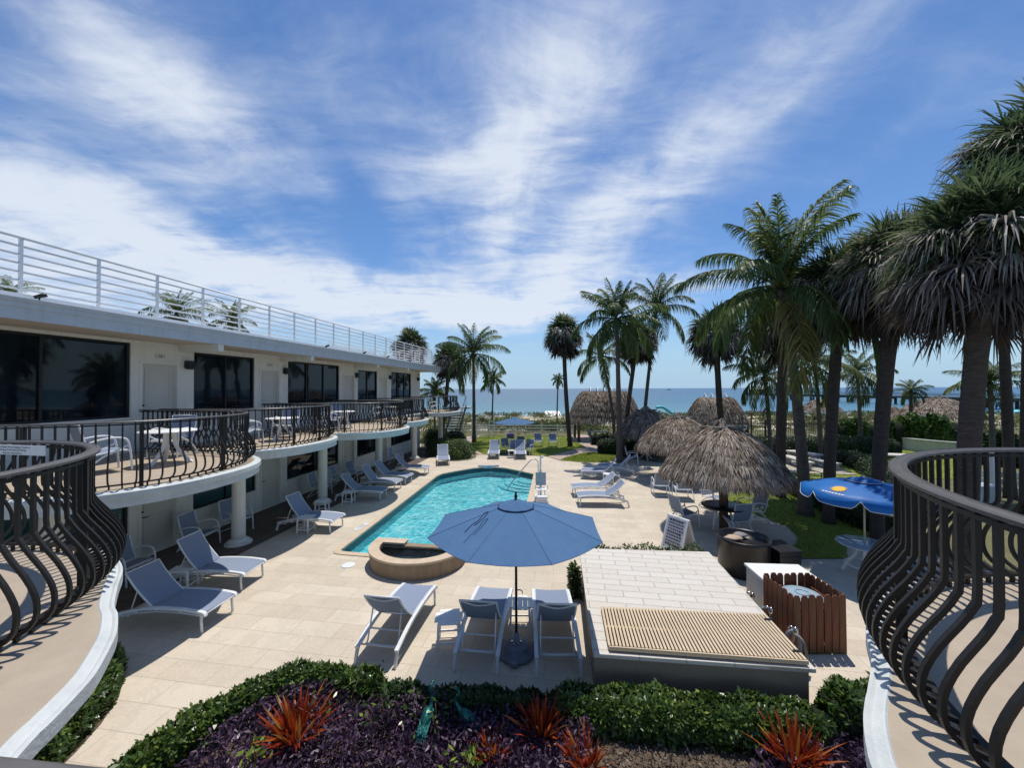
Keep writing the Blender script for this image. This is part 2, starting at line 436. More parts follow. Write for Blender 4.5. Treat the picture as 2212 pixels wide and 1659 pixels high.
# pool plaster and tile line
m, N, b = principled('pool_plaster', (0.34, 0.66, 0.68), 0.8, 0, 0.2)
tc = N.new('ShaderNodeTexCoord')
N.l.new(N.mix(N.noise(tc.outputs['Object'], 1.2, 4), (0.38, 0.76, 0.82), (0.50, 0.86, 0.90)), b.inputs['Base Color'])


def water(name, tint, bright, caustic_mix, bump, scale, spec_rough=0.02):
    """a water sheet: tinted transmission with a caustic light net painted into its colour, plus fresnel reflection"""
    m = bpy.data.materials.new(name)
    m.use_nodes = True
    N = NT(m.node_tree)
    N.n.clear()
    out = N.new('ShaderNodeOutputMaterial')
    tc = N.new('ShaderNodeTexCoord')
    p = tc.outputs['Object']
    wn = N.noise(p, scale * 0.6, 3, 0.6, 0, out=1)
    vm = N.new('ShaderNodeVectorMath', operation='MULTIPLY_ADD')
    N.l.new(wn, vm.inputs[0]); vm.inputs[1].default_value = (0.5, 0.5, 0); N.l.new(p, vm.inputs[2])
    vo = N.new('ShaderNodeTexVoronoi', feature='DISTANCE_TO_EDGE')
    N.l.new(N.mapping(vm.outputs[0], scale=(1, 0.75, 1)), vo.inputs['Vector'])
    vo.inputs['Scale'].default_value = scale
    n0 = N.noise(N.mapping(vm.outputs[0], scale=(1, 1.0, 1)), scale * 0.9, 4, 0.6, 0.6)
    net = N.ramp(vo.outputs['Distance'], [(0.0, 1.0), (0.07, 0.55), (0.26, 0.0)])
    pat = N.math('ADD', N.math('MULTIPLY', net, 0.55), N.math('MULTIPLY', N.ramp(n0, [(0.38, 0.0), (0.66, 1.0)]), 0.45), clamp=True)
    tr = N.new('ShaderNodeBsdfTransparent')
    N.l.new(N.mix(N.math('MULTIPLY', pat, caustic_mix), tint, bright), tr.inputs[0])  # bright caustic pattern painted into the transparent colour
    gl = N.new('ShaderNodeBsdfGlossy')
    gl.inputs['Roughness'].default_value = spec_rough
    h = N.math('ADD', N.noise(p, scale * 0.8, 4, 0.55, 0.5), N.math('MULTIPLY', N.noise(p, scale * 3.0, 3, 0.5), 0.3))
    bp = N.new('ShaderNodeBump')
    bp.inputs['Strength'].default_value = 1.0
    bp.inputs['Distance'].default_value = bump
    N.l.new(h, bp.inputs['Height']); N.l.new(bp.outputs[0], gl.inputs['Normal'])
    fr = N.new('ShaderNodeFresnel'); fr.inputs[0].default_value = 1.33
    N.l.new(bp.outputs[0], fr.inputs['Normal'])
    mx = N.new('ShaderNodeMixShader')
    N.l.new(fr.outputs[0], mx.inputs[0]); N.l.new(tr.outputs[0], mx.inputs[1]); N.l.new(gl.outputs[0], mx.inputs[2])
    N.l.new(mx.outputs[0], out.inputs[0])
    MAT[name] = m


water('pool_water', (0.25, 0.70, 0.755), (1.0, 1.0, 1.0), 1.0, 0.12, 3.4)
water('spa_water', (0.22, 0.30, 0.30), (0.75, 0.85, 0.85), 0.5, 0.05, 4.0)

# sea: turquoise over the sand, grey-blue far out
m, N, b = principled('sea_water', (0.05, 0.14, 0.2), 0.28, 0, 0.4)
tc = N.new('ShaderNodeTexCoord')
sp = N.new('ShaderNodeSeparateXYZ'); N.l.new(tc.outputs['Object'], sp.inputs[0])
mr = N.new('ShaderNodeMapRange'); N.l.new(sp.outputs[1], mr.inputs[0]); mr.inputs[1].default_value = 88; mr.inputs[2].default_value = 900
col = N.ramp(mr.outputs[0], [(0.0, (0.12, 0.28, 0.30)), (0.03, (0.060, 0.18, 0.23)), (0.12, (0.034, 0.115, 0.175)), (0.4, (0.022, 0.074, 0.150)), (1.0, (0.018, 0.062, 0.138))])
band = N.noise(N.mapping(tc.outputs['Object'], scale=(0.012, 0.06, 1)), 1.0, 5, 0.6, 0.5)
col = N.mix(N.math('MULTIPLY', N.ramp(band, [(0.4, 0.0), (0.65, 1.0)]), 0.35), col, (0.06, 0.15, 0.18))
foam = N.noise(N.mapping(tc.outputs['Object'], scale=(0.10, 0.5, 1)), 1.0, 6, 0.7, 0.4)
near = N.new('ShaderNodeMapRange'); N.l.new(sp.outputs[1], near.inputs[0]); near.inputs[1].default_value = 120; near.inputs[2].default_value = 88
fm = N.math('MULTIPLY', N.ramp(foam, [(0.56, 0.0), (0.64, 1.0)]), near.outputs[0])
col = N.mix(N.math('MULTIPLY', fm, 0.7), col, (0.75, 0.80, 0.80))
N.l.new(col, b.inputs['Base Color'])
h = N.math('ADD', N.noise(N.mapping(tc.outputs['Object'], scale=(0.10, 0.35, 1)), 1.0, 6, 0.65, 0.3), N.math('MULTIPLY', N.noise(N.mapping(tc.outputs['Object'], scale=(0.8, 2.0, 1)), 1.0, 4, 0.6), 0.3))
bp = N.new('ShaderNodeBump'); bp.inputs['Strength'].default_value = 0.55; bp.inputs['Distance'].default_value = 1.2
N.l.new(h, bp.inputs['Height']); N.l.new(bp.outputs[0], b.inputs['Normal'])

# beach and dunes: pale sand with creeping green-brown cover
m, N, b = principled('dune_sand', (0.6, 0.52, 0.4), 0.95, 0, 0.1)
tc = N.new('ShaderNodeTexCoord')
sp = N.new('ShaderNodeSeparateXYZ'); N.l.new(tc.outputs['Object'], sp.inputs[0])
nn = N.noise(N.mapping(tc.outputs['Object'], scale=(0.16, 0.22, 1)), 1.0, 6, 0.65, 0.4)
n2 = N.noise(tc.outputs['Object'], 2.0, 5, 0.7)
edge = N.new('ShaderNodeMapRange'); N.l.new(sp.outputs[1], edge.inputs[0]); edge.inputs[1].default_value = 62; edge.inputs[2].default_value = 72
veg = N.math('SUBTRACT', N.ramp(nn, [(0.42, 0.0), (0.52, 1.0)]), edge.outputs[0], clamp=True)
vcol = N.mix(n2, (0.07, 0.085, 0.028), (0.17, 0.16, 0.065))
N.l.new(N.mix(veg, N.mix(n2, (0.62, 0.54, 0.42), (0.72, 0.64, 0.52)), vcol), b.inputs['Base Color'])

# ------------------------------------------------------------------ mesh helpers
def link(name, mesh, mat=None, parent=None, loc=None, rot=None, scl=None):
    o = bpy.data.objects.new(name, mesh)
    scene.collection.objects.link(o)
    if mat:
        mesh.materials.append(MAT[mat])
    if parent:
        o.parent = parent
    if loc is not None:
        o.location = loc
    if rot is not None:
        o.rotation_euler = rot
    if scl is not None:
        o.scale = scl if hasattr(scl, '__len__') else (scl,) * 3
    return o


class MB:
    """collects shapes into one mesh"""
    def __init__(s):
        s.v = []; s.f = []; s.sm = []; s.t = []

    def add(s, vs, fs, smooth=False, tone=None):
        k = len(s.v)
        s.v.extend([tuple(p) for p in vs])
        s.t.extend([tone if tone is not None else 0.5] * len(vs))
        for f in fs:
            s.f.append(tuple(i + k for i in f)); s.sm.append(smooth)
        return s

    def box(s, c, d, rz=0.0, M=None):
        x, y, z = d[0] / 2, d[1] / 2, d[2] / 2
        vs = [Vector((sx * x, sy * y, sz * z)) for sz in (-1, 1) for sy in (-1, 1) for sx in (-1, 1)]
        if rz:
            R = Matrix.Rotation(rz, 3, 'Z'); vs = [R @ p for p in vs]
        if M is not None:
            vs = [M @ p for p in vs]
        vs = [p + Vector(c) for p in vs]
        return s.add(vs, [(0, 2, 3, 1), (4, 5, 7, 6), (0, 1, 5, 4), (2, 6, 7, 3), (0, 4, 6, 2), (1, 3, 7, 5)])

    def rbox(s, c, d, b=0.01, rz=0.0):
        """box with chamfered edges"""
        x, y, z = d[0] / 2, d[1] / 2, d[2] / 2
        b = min(b, x * .9, y * .9, z * .9)
        bm = bmesh.new()
        bmesh.ops.create_cube(bm, size=1)
        for v in bm.verts:
            v.co = Vector((v.co.x * d[0], v.co.y * d[1], v.co.z * d[2]))
        bmesh.ops.bevel(bm, geom=bm.edges[:], offset=b, segments=2, affect='EDGES', profile=0.6)
        R = Matrix.Rotation(rz, 3, 'Z')
        bm.verts.ensure_lookup_table()
        s.add([R @ v.co + Vector(c) for v in bm.verts], [[v.index for v in f.verts] for f in bm.faces])
        bm.free()
        return s

    def tube(s, pts, r, n=8, closed=False, flat=None, tone=None):
        """round tube along pts; r may be one radius or a list; flat=(w,h) makes a rectangular bar"""
        P = [Vector(p) for p in pts]
        k = len(P)
        R = list(r) if hasattr(r, '__len__') else [r] * k
        tang = []
        for i in range(k):
            a = P[(i - 1) % k] if (closed or i > 0) else P[0]
            c = P[(i + 1) % k] if (closed or i < k - 1) else P[-1]
            d = (c - a)
            tang.append(d.normalized() if d.length > 1e-9 else Vector((0, 0, 1)))
        ref = Vector((0, 0, 1)) if abs(tang[0].z) < 0.9 else Vector((0, 1, 0))
        nrm = tang[0].cross(ref).normalized()
        vs = []
        m = 4 if flat else n
        for i in range(k):
            nrm = (nrm - tang[i] * nrm.dot(tang[i]))
            nrm = nrm.normalized() if nrm.length > 1e-6 else tang[i].orthogonal().normalized()
            bn = tang[i].cross(nrm)
            if flat:
                w, h = flat[0] / 2, flat[1] / 2
                for (a, c) in ((-w, -h), (w, -h), (w, h), (-w, h)):
                    vs.append(P[i] + nrm * a + bn * c)
            else:
                for j in range(n):
                    th = 2 * pi * j / n
                    vs.append(P[i] + (nrm * cos(th) + bn * sin(th)) * R[i])
        fs = []
        for i in range(k if closed else k - 1):
            for j in range(m):
                a = i * m + j; b_ = i * m + (j + 1) % m
                c = ((i + 1) % k) * m + (j + 1) % m; d = ((i + 1) % k) * m + j
                fs.append((a, d, c, b_))
        s.add(vs, fs, smooth=not flat, tone=tone)
        if not closed:
            off = len(s.v) - len(vs)
            s.f.append(tuple(off + j for j in range(m))); s.sm.append(False)
            s.f.append(tuple(off + (k - 1) * m + j for j in reversed(range(m)))); s.sm.append(False)
        return s

    def lathe(s, prof, n=24, c=(0, 0, 0), smooth=True, sx=1.0, sy=1.0):
        vs = []; fs = []
        for (r, z) in prof:
            for j in range(n):
                th = 2 * pi * j / n
                vs.append((c[0] + r * cos(th) * sx, c[1] + r * sin(th) * sy, c[2] + z))
        for i in range(len(prof) - 1):
            for j in range(n):
                fs.append((i * n + j, i * n + (j + 1) % n, (i + 1) * n + (j + 1) % n, (i + 1) * n + j))
        s.add(vs, fs, smooth)
        off = len(s.v) - len(vs)
        if prof[0][0] > 1e-4:
            s.f.append(tuple(off + j for j in reversed(range(n)))); s.sm.append(False)
        if prof[-1][0] > 1e-4:
            s.f.append(tuple(off + (len(prof) - 1) * n + j for j in range(n))); s.sm.append(False)
        return s

    def prism(s, poly, z0, z1, top=True, bottom=True):
        k = len(poly)
        ar = sum(poly[i][0] * poly[(i + 1) % k][1] - poly[(i + 1) % k][0] * poly[i][1] for i in range(k))
        if ar < 0:
            poly = list(reversed(poly))
        vs = [(p[0], p[1], z0) for p in poly] + [(p[0], p[1], z1) for p in poly]
        fs = [(i, (i + 1) % k, k + (i + 1) % k, k + i) for i in range(k)]
        if top:
            fs.append(tuple(range(k, 2 * k)))
        if bottom:
            fs.append(tuple(reversed(range(k))))
        return s.add(vs, fs)

    def sheet(s, grid, smooth=True):
        """grid: rows of points"""
        n = len(grid[0])
        vs = [p for row in grid for p in row]
        fs = [(i * n + j, i * n + j + 1, (i + 1) * n + j + 1, (i + 1) * n + j) for i in range(len(grid) - 1) for j in range(n - 1)]
        return s.add(vs, fs, smooth)

    def build(s, name, mat=None, parent=None, loc=None, rot=None, scl=None, tone=False):
        me = bpy.data.meshes.new(name)
        me.from_pydata(s.v, [], s.f)
        me.polygons.foreach_set('use_smooth', s.sm)
        if tone:
            at = me.attributes.new('tone', 'FLOAT', 'POINT')
            at.data.foreach_set('value', s.t)
        me.update()
        return link(name, me, mat, parent, loc, rot, scl)


def quad_mesh(name, V, tones, mat, parent=None, loc=None, smooth=False):
    """V: (N,k,3) array of separate k-gons, tones: (N,)"""
    N_, K = V.shape[0], V.shape[1]
    me = bpy.data.meshes.new(name)
    me.vertices.add(N_ * K)
    me.vertices.foreach_set('co', np.ascontiguousarray(V, dtype=np.float32).ravel())
    me.loops.add(N_ * K)
    me.loops.foreach_set('vertex_index', np.arange(N_ * K, dtype=np.int32))
    me.polygons.add(N_)
    me.polygons.foreach_set('loop_start', np.arange(0, N_ * K, K, dtype=np.int32))
    me.polygons.foreach_set('loop_total', np.full(N_, K, dtype=np.int32))
    at = me.attributes.new('tone', 'FLOAT', 'POINT')
    at.data.foreach_set('value', np.repeat(tones, K).astype(np.float32))
    me.update(calc_edges=True)
    me.validate()
    return link(name, me, mat, parent, loc)


def unit(a):
    return a / np.maximum(np.linalg.norm(a, axis=-1, keepdims=True), 1e-9)


def leaf_quads(rng, P, size, aspect=0.5, up=0.5, var=0.4, dirs=None, droop=0.0):
    """diamond leaves at P pointing in random directions biased upward"""
    n = len(P)
    d = unit(rng.normal(size=(n, 3)))
    if dirs is None:
        d[:, 2] += up
        d = unit(d)
        side = unit(np.cross(d, unit(rng.normal(size=(n, 3)))))
    else:                                   # dirs: outward normals of the shell the leaves lie on
        nn = unit(dirs + 0.55 * unit(rng.normal(size=(n, 3))))
        d = unit(np.cross(nn, d) + dirs * .35 + np.array([0, 0, up]) * .5)
        side = unit(np.cross(d, nn))
    L = size * (1 + var * rng.uniform(-1, 1, (n, 1)))
    W = L * aspect
    mid = P + d * L * 0.5
    tip = P + d * L
    tip[:, 2:] -= droop * L
    return np.stack([P, mid + side * W * 0.5, tip, mid - side * W * 0.5], axis=1)


def empty(name, loc=(0, 0, 0), rz=0.0):
    o = bpy.data.objects.new(name, None)
    scene.collection.objects.link(o)
    o.location = loc
    o.rotation_euler = (0, 0, rz)
    o.empty_display_size = 0.2
    return o


def tag(o, label=None, cat=None, group=None, kind=None):
    if label:
        o['label'] = label
    if cat:
        o['category'] = cat
    if group:
        o['group'] = group
    if kind:
        o['kind'] = kind
    return o


def kids(o):
    return [c for c in scene.collection.objects if c.parent == o]


def copy_tree(o, parent=None):
    c = o.copy()
    scene.collection.objects.link(c)
    if parent is not None:
        c.parent = parent
    for ch in list(o.children):
        copy_tree(ch, c)
    return c


def place(o, loc, rz, label=None, scl=None):
    o.location = loc
    o.rotation_euler = (0, 0, rz)
    if scl:
        o.scale = (scl,) * 3
    if label:
        o['label'] = label
    return o


def smooth_path(pts, n=8, closed=False):
    """Catmull-Rom through pts"""
    P = [Vector(p) for p in pts]
    k = len(P)
    out = []
    rng_ = range(k) if closed else range(k - 1)
    for i in rng_:
        p0 = P[(i - 1) % k] if (closed or i > 0) else P[0]
        p1 = P[i]; p2 = P[(i + 1) % k]
        p3 = P[(i + 2) % k] if (closed or i < k - 2) else P[-1]
        for j in range(n):
            t = j / n
            out.append(0.5 * ((2 * p1) + (p2 - p0) * t + (2 * p0 - 5 * p1 + 4 * p2 - p3) * t * t + (3 * p1 - p0 - 3 * p2 + p3) * t ** 3))
    if not closed:
        out.append(P[-1])
    return out


def resample(pts, step):
    """points every `step` along a polyline, with the tangent there"""
    out = []
    acc = 0.0
    nxt = step / 2
    for a, b in zip(pts[:-1], pts[1:]):
        d = (b - a); L = d.length
        while nxt <= acc + L and L > 1e-9:
            out.append((a + d * ((nxt - acc) / L), d.normalized()))
            nxt += step
        acc += L
    return out


def flat_ground(name, loop, z, mat, holes=(), label=None):
    """a flat ground sheet with optional holes"""
    loops = [[Vector((p[0], p[1], 0)) for p in loop]] + [[Vector((p[0], p[1], 0)) for p in h] for h in holes]
    tris = tessellate_polygon(loops)
    vs = [(p.x, p.y, z) for l in loops for p in l]
    me = bpy.data.meshes.new(name)
    fs = []
    for t in tris:
        a, b, c = [Vector(vs[i]) for i in t]
        fs.append(tuple(t) if (b - a).cross(c - a).z > 0 else tuple(reversed(t)))
    me.from_pydata(vs, [], fs)
    me.update()
    o = link(name, me, mat)
    tag(o, kind='structure')
    return o


# ------------------------------------------------------------------ ground
POOL = [(-4.60, 10.31), (-3.72, 18.95), (-3.55, 19.45), (-3.02, 20.01), (-2.12, 20.80), (-1.31, 21.20), (-0.35, 20.80), (0.36, 20.12), (1.09, 19.33),
        (0.02, 9.60), (-1.2, 9.72), (-3.71, 10.05), (-4.35, 10.16), (-4.55, 10.22)]
BIG = [(-60, -12), (60, -12), (60, 40), (-60, 40)]
flat_ground('ground', BIG, -0.03, 'soil', holes=[POOL])
deck_loop = [(-14.5, -4), (-14.5, 30), (-6.5, 30), (-4.2, 27.6), (-3.2, 25.3), (-1.9, 25.0), (-0.8, 25.0), (1.2, 24.7), (2.1, 24.4), (2.9, 22.9),
             (4.77, 22.2), (6.2, 22.8), (7.2, 23.6), (8.6, 22.0), (9.1, 18.5), (8.6, 16.2), (8.1, 14.4), (8.25, 12.87), (8.49, 11.89),
             (8.17, 11.05), (7.79, 10.62), (7.3, 10.25), (6.95, 10.04), (6.88, 9.69), (8.39, 9.68), (9.21, 10.71), (10.6, 9.6), (12.5, 7.5), (12.5, -4)]
flat_ground('pool_deck', deck_loop, 0.0, 'deck_stone', holes=[POOL])
lawn1 = [tuple(S(900 + x / 3.318, 650 + y / 3.318)[:2]) for x, y in [(470, 1120), (500, 1150), (570, 1193), (620, 1198), (700, 1190), (780, 1186), (930, 1200), (1000, 1207), (1065, 1205), (1130, 1190), (1330, 1142), (1290, 1115), (1235, 1095), (1240, 1062), (560, 1058)]]
flat_ground('lawn', lawn1, 0.012, 'lawn_soil')
lawn2 = [tuple(S(900 + x / 3.318, 650 + y / 3.318)[:2]) for x, y in [(1150, 1238), (1180, 1222), (1320, 1185), (1420, 1183), (1550, 1200), (1565, 1235), (1500, 1250), (1400, 1256), (1270, 1252)]]
flat_ground('lawn', lawn2, 0.012, 'lawn_soil')
lawn3 = [(8.85, 16.3), (9.1, 18.4), (12.0, 18.0), (12.6, 16.0), (12.2, 13.5), (11.3, 11.8), (10.8, 10.3), (9.25, 10.72), (8.39, 9.70), (6.88, 9.71), (6.95, 10.04), (7.3, 10.25), (7.79, 10.62), (8.17, 11.05), (8.49, 11.89), (8.25, 12.87), (8.12, 14.4)]
flat_ground('lawn', lawn3, 0.012, 'lawn_soil')
lawn4 = [(12.2, 18.4), (22, 18.0), (30, 26), (17, 27.2), (13.5, 23)]
flat_ground('lawn', lawn4, -0.01, 'lawn_soil')
path1 = [(2.2, 24.3), (3.0, 22.95), (4.77, 25.65), (6.6, 24.9), (7.6, 27), (9.5, 34.5), (5.3, 36), (4.7, 31), (5.2, 28.2), (3.0, 25.4)]
flat_ground('garden_path', path1, 0.006, 'path_brick')
path2 = [(-6.0, 25.5), (-3.6, 27.4), (-2.6, 25.9), (-2.0, 24.9), (-1.4, 25.2), (-2.3, 26.6), (-3.3, 29), (-3.2, 32), (-2.2, 34), (-2.6, 36), (-4.6, 34), (-4.8, 30)]
flat_ground('garden_path', path2, 0.008, 'path_brick')
court = [(13.9, 19.4), (16.9, 18.9), (19.6, 26.6), (16.6, 27.1)]
flat_ground('court_pavement', court, 0.02, 'fine_paving')
flat_ground('terrace', [tuple(ST(s, t)[:2]) for s, t in [(1, -10.9), (27, -10.9), (27, -9.35), (23.2, -8.7), (1, -8.45)]], 0.006, 'terrace_tile')
bed_out = [(-4.6, 2.0), (-4.15, 4.0), (-3.5, 5.15), (-2.9, 5.55), (-2.2, 5.5), (-1.7, 5.3), (-0.6, 5.15), (0.6, 5.1), (1.6, 4.95), (2.6, 4.85), (3.7, 4.75), (4.7, 5.0), (5.6, 4.9), (5.9, 2.0)]
flat_ground('flower_bed', bed_out, 0.010, 'mulch')
lb = [tuple(S(x, y)[:2]) for x, y in [(180, 1455), (235, 1440), (265, 1465), (278, 1500), (265, 1550), (225, 1610), (170, 1672), (80, 1760), (-60, 1760)]]
flat_ground('flower_bed', lb, 0.010, 'mulch')

# beach and dunes beyond the garden
rng = np.random.default_rng(5)
g = MB()
rows = []
for Y in list(np.arange(38, 70, 1.6)) + list(np.arange(70, 100, 3)):
    row = []
    for X in np.linspace(-140, 190, 120):
        bump = 0.42 * math.exp(-((Y - 50) / 6.5) ** 2) * (0.7 + 0.5 * sin(X * 0.31 + 1) * sin(X * 0.13) + 0.25 * sin(X * 0.9 + Y))
        fall = -0.05 if Y < 40 else (0.0 if Y < 56 else -2.3 * min(1, (Y - 56) / 36) ** 1.2)
        row.append((X * (1 + (Y - 38) * 0.01), Y, fall + bump - (0.3 if Y < 39 else 0)))
    rows.append(row)
g.sheet(rows)
tag(g.build('beach', 'dune_sand'), kind='structure')
g = MB()
ys = [86, 89, 93, 98, 105, 115, 130, 160, 220, 350, 700, 1600, 4000, 12000]
g.sheet([[(X * max(1, Y / 90), Y, -2.0) for X in np.linspace(-260, 320, 30)] for Y in ys])
tag(g.build('sea', 'sea_water'), kind='structure')

# ------------------------------------------------------------------ swimming pool
pc = empty('pool_basin')
g = MB()
k = len(POOL)
DEEP = -0.50
g.add([(p[0], p[1], -0.26) for p in POOL] + [(p[0], p[1], DEEP) for p in POOL], [(i, k + i, k + (i + 1) % k, (i + 1) % k) for i in range(k)])
tri = tessellate_polygon([[Vector((p[0], p[1], 0)) for p in POOL]])
g.add([(p[0], p[1], DEEP) for p in POOL], [tuple(t) for t in tri])
# corner steps at the far right, a bench round the far end
for i in range(4):
    r_ = 0.75 + 0.33 * i
    c0 = Vector((1.00, 19.30))
    arc = [(c0.x + r_ * cos(a), c0.y + r_ * sin(a)) for a in np.linspace(radians(138), radians(262), 14)]
    g.prism([(c0.x, c0.y)] + arc, DEEP, -0.27 - 0.055 * i)
tag(g.build('pool_basin_shell', 'pool_plaster'), kind='structure')
bpy.data.objects.remove(pc)
g = MB()
band = [(p[0], p[1], -0.03) for p in POOL] + [(p[0], p[1], -0.26) for p in POOL]
g.add(band, [(i, k + i, k + (i + 1) % k, (i + 1) % k) for i in range(k)])
tag(g.build('pool_tile_band', 'pool_trim'), kind='structure')
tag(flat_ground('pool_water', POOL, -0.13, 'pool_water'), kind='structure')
# coping: a ring of smooth stone just proud of the deck
cx_, cy_ = sum(p[0] for p in POOL) / k, sum(p[1] for p in POOL) / k


def offset_loop(loop, d):
    out = []
    n_ = len(loop)
    for i in range(n_):
        a, b, c = Vector(loop[i - 1]), Vector(loop[i]), Vector(loop[(i + 1) % n_])
        e1, e2 = (b - a).normalized(), (c - b).normalized()
        n1, n2 = Vector((e1.y, -e1.x)), Vector((e2.y, -e2.x))
        m_ = (n1 + n2)
        m_ = m_.normalized() if m_.length > 1e-6 else n1
        out.append(b + m_ * d / max(0.45, m_.dot(n1)))
    return out


arP = sum(POOL[i][0] * POOL[(i + 1) % k][1] - POOL[(i + 1) % k][0] * POOL[i][1] for i in range(k))
sgn = 1 if arP > 0 else -1
inn = offset_loop(POOL, -0.02 * sgn); outl = offset_loop(POOL, 0.16 * sgn)
g = MB()
vs = [(p.x, p.y, 0.022) for p in inn] + [(p.x, p.y, 0.022) for p in outl] + [(p.x, p.y, -0.035) for p in inn] + [(p.x, p.y, 0.002) for p in outl]
fs = []
for i in range(k):
    j = (i + 1) % k
    fs += [(i, j, k + j, k + i), (2 * k + i, 2 * k + j, j, i), (k + i, k + j, 3 * k + j, 3 * k + i)]
g.add(vs, fs)
tag(g.build('pool_coping', 'coping_stone'), kind='structure')


def text_mesh(body, size, name, mat, parent, loc, rot, align='CENTER', extrude=0.0006):
    cu = bpy.data.curves.new(name, 'FONT')
    cu.body = body
    cu.size = size
    cu.align_x = align
    cu.align_y = 'CENTER'
    cu.extrude = extrude
    cu.space_line = 0.95
    tmp = bpy.data.objects.new('tmp', cu)
    scene.collection.objects.link(tmp)
    dg = bpy.context.evaluated_depsgraph_get()
    me = bpy.data.meshes.new_from_object(tmp.evaluated_get(dg))
    bpy.data.objects.remove(tmp)
    me.name = name
    me.materials.clear()
    return link(name, me, mat, parent, loc, rot)


# depth numerals on the coping and the far pool wall, set into the stone
dm = empty('depth_marker', S(803, 1171, 0.006), radians(78))
g = MB(); g.rbox((0, 0, 0.002), (0.62, 0.17, 0.006), 0.002); g.build('tile', 'sign_white', dm)
text_mesh('4 FEET', 0.15, 'numerals', 'ink', dm, (0, 0, 0.006), (0, 0, 0))
tag(dm, 'white depth marker tile in the deck beside the left pool edge', 'depth marker')
g = MB()
g.lathe([(0.16, 0.0), (0.16, 0.012), (0.145, 0.018), (0.0, 0.018)], 28)
tag(g.build('skimmer_lid', 'sign_white', loc=S(774, 1257, 0.0)), 'round white skimmer lid in the deck at the near left pool corner', 'lid')
dm2 = empty('depth_marker', S(1099, 1042, -0.012), radians(2))
dm2.location = (-1.31, 21.23, 0.03)
g = MB(); g.rbox((0, 0, 0.002), (1.15, 0.24, 0.05), 0.008); g.build('tile', 'umbrella_cloth', dm2)
g = MB(); g.rbox((0, -0.14, -0.03), (0.62, 0.02, 0.12), 0.004); g.build('face', 'sign_white', dm2)
text_mesh('3 FEET', 0.13, 'numerals', 'ink', dm2, (0, -0.152, -0.03), (pi / 2, 0, 0))
tag(dm2, 'blue edge tile with depth numerals on the far rounded end of the pool', 'depth marker')

# ------------------------------------------------------------------ hotel wing on the left
WALL_T, DECK_Z = -10.83, 2.75
hotel = empty('hotel_wing', (0, 0, 0), -AX)           # local x = towards the pool, local y = along the wing
tag(hotel, 'two storey cream hotel wing with dark windows, round balconies and a flat white roof edge', 'building')


def wall_with_openings(s0, s1, z0, z1, holes, t=WALL_T, depth=0.14):
    g = MB()
    ss = sorted({s0, s1} | {h[0] for h in holes} | {h[1] for h in holes})
    zs = sorted({z0, z1} | {h[2] for h in holes} | {h[3] for h in holes})
    for a, b in zip(ss[:-1], ss[1:]):
        for c, d in zip(zs[:-1], zs[1:]):
            if any(a >= h[0] - 1e-6 and b <= h[1] + 1e-6 and c >= h[2] - 1e-6 and d <= h[3] + 1e-6 for h in holes):
                continue
            g.add([(t, a, c), (t, b, c), (t, b, d), (t, a, d)], [(0, 1, 2, 3)])
    for (a, b, c, d) in holes:
        x = t - depth
        g.add([(t, a, c), (x, a, c), (x, a, d), (t, a, d)], [(0, 1, 2, 3)])
        g.add([(t, b, c), (x, b, c), (x, b, d), (t, b, d)], [(0, 3, 2, 1)])
        g.add([(t, a, c), (t, b, c), (x, b, c), (x, a, c)], [(0, 1, 2, 3)])
        g.add([(t, a, d), (t, b, d), (x, b, d), (x, a, d)], [(0, 3, 2, 1)])
    return g


UW = [(3.2, 8.07, 3.62, 5.48, 3), (9.70, 11.88, 3.66, 5.40, 2), (13.48, 16.85, 3.70, 5.42, 3), (18.46, 20.49, 3.5, 5.30, 2), (22.21, 25.2, 2.95, 5.36, 3)]
UD = [(8.32, 9.20), (12.14, 13.0), (17.19, 18.10), (20.80, 21.6)]
LW = [(3.4, 8.05, 0.72, 2.34, 2), (9.70, 11.95, 0.80, 2.34, 2), (13.45, 16.8, 0.80, 2.34, 2), (18.4, 20.5, 0.80, 2.34, 2), (22.2, 25.2, 0.8, 2.34, 3)]
LD = [(8.32, 9.20), (12.20, 13.08), (17.19, 18.10), (20.80, 21.6)]
holes_u = [w[:4] for w in UW] + [(a, b, DECK_Z + 0.02, 4.98) for a, b in UD]
holes_l = [w[:4] for w in LW] + [(a, b, 0.03, 2.2) for a, b in LD]
END_S = 26.78
g = wall_with_openings(0.5, END_S, DECK_Z, 5.56, holes_u)
g.add([(WALL_T, END_S, DECK_Z), (-20, END_S, DECK_Z), (-20, END_S, 5.56), (WALL_T, END_S, 5.56)], [(0, 1, 2, 3)])
g.build('upper_wall', 'wall_paint', hotel)
g = wall_with_openings(0.5, END_S, 0.0, DECK_Z - 0.25, holes_l)
g.add([(WALL_T, END_S, 0), (-20, END_S, 0), (-20, END_S, DECK_Z - .25), (WALL_T, END_S, DECK_Z - .25)], [(0, 1, 2, 3)])
g.build('lower_wall', 'wall_paint', hotel)


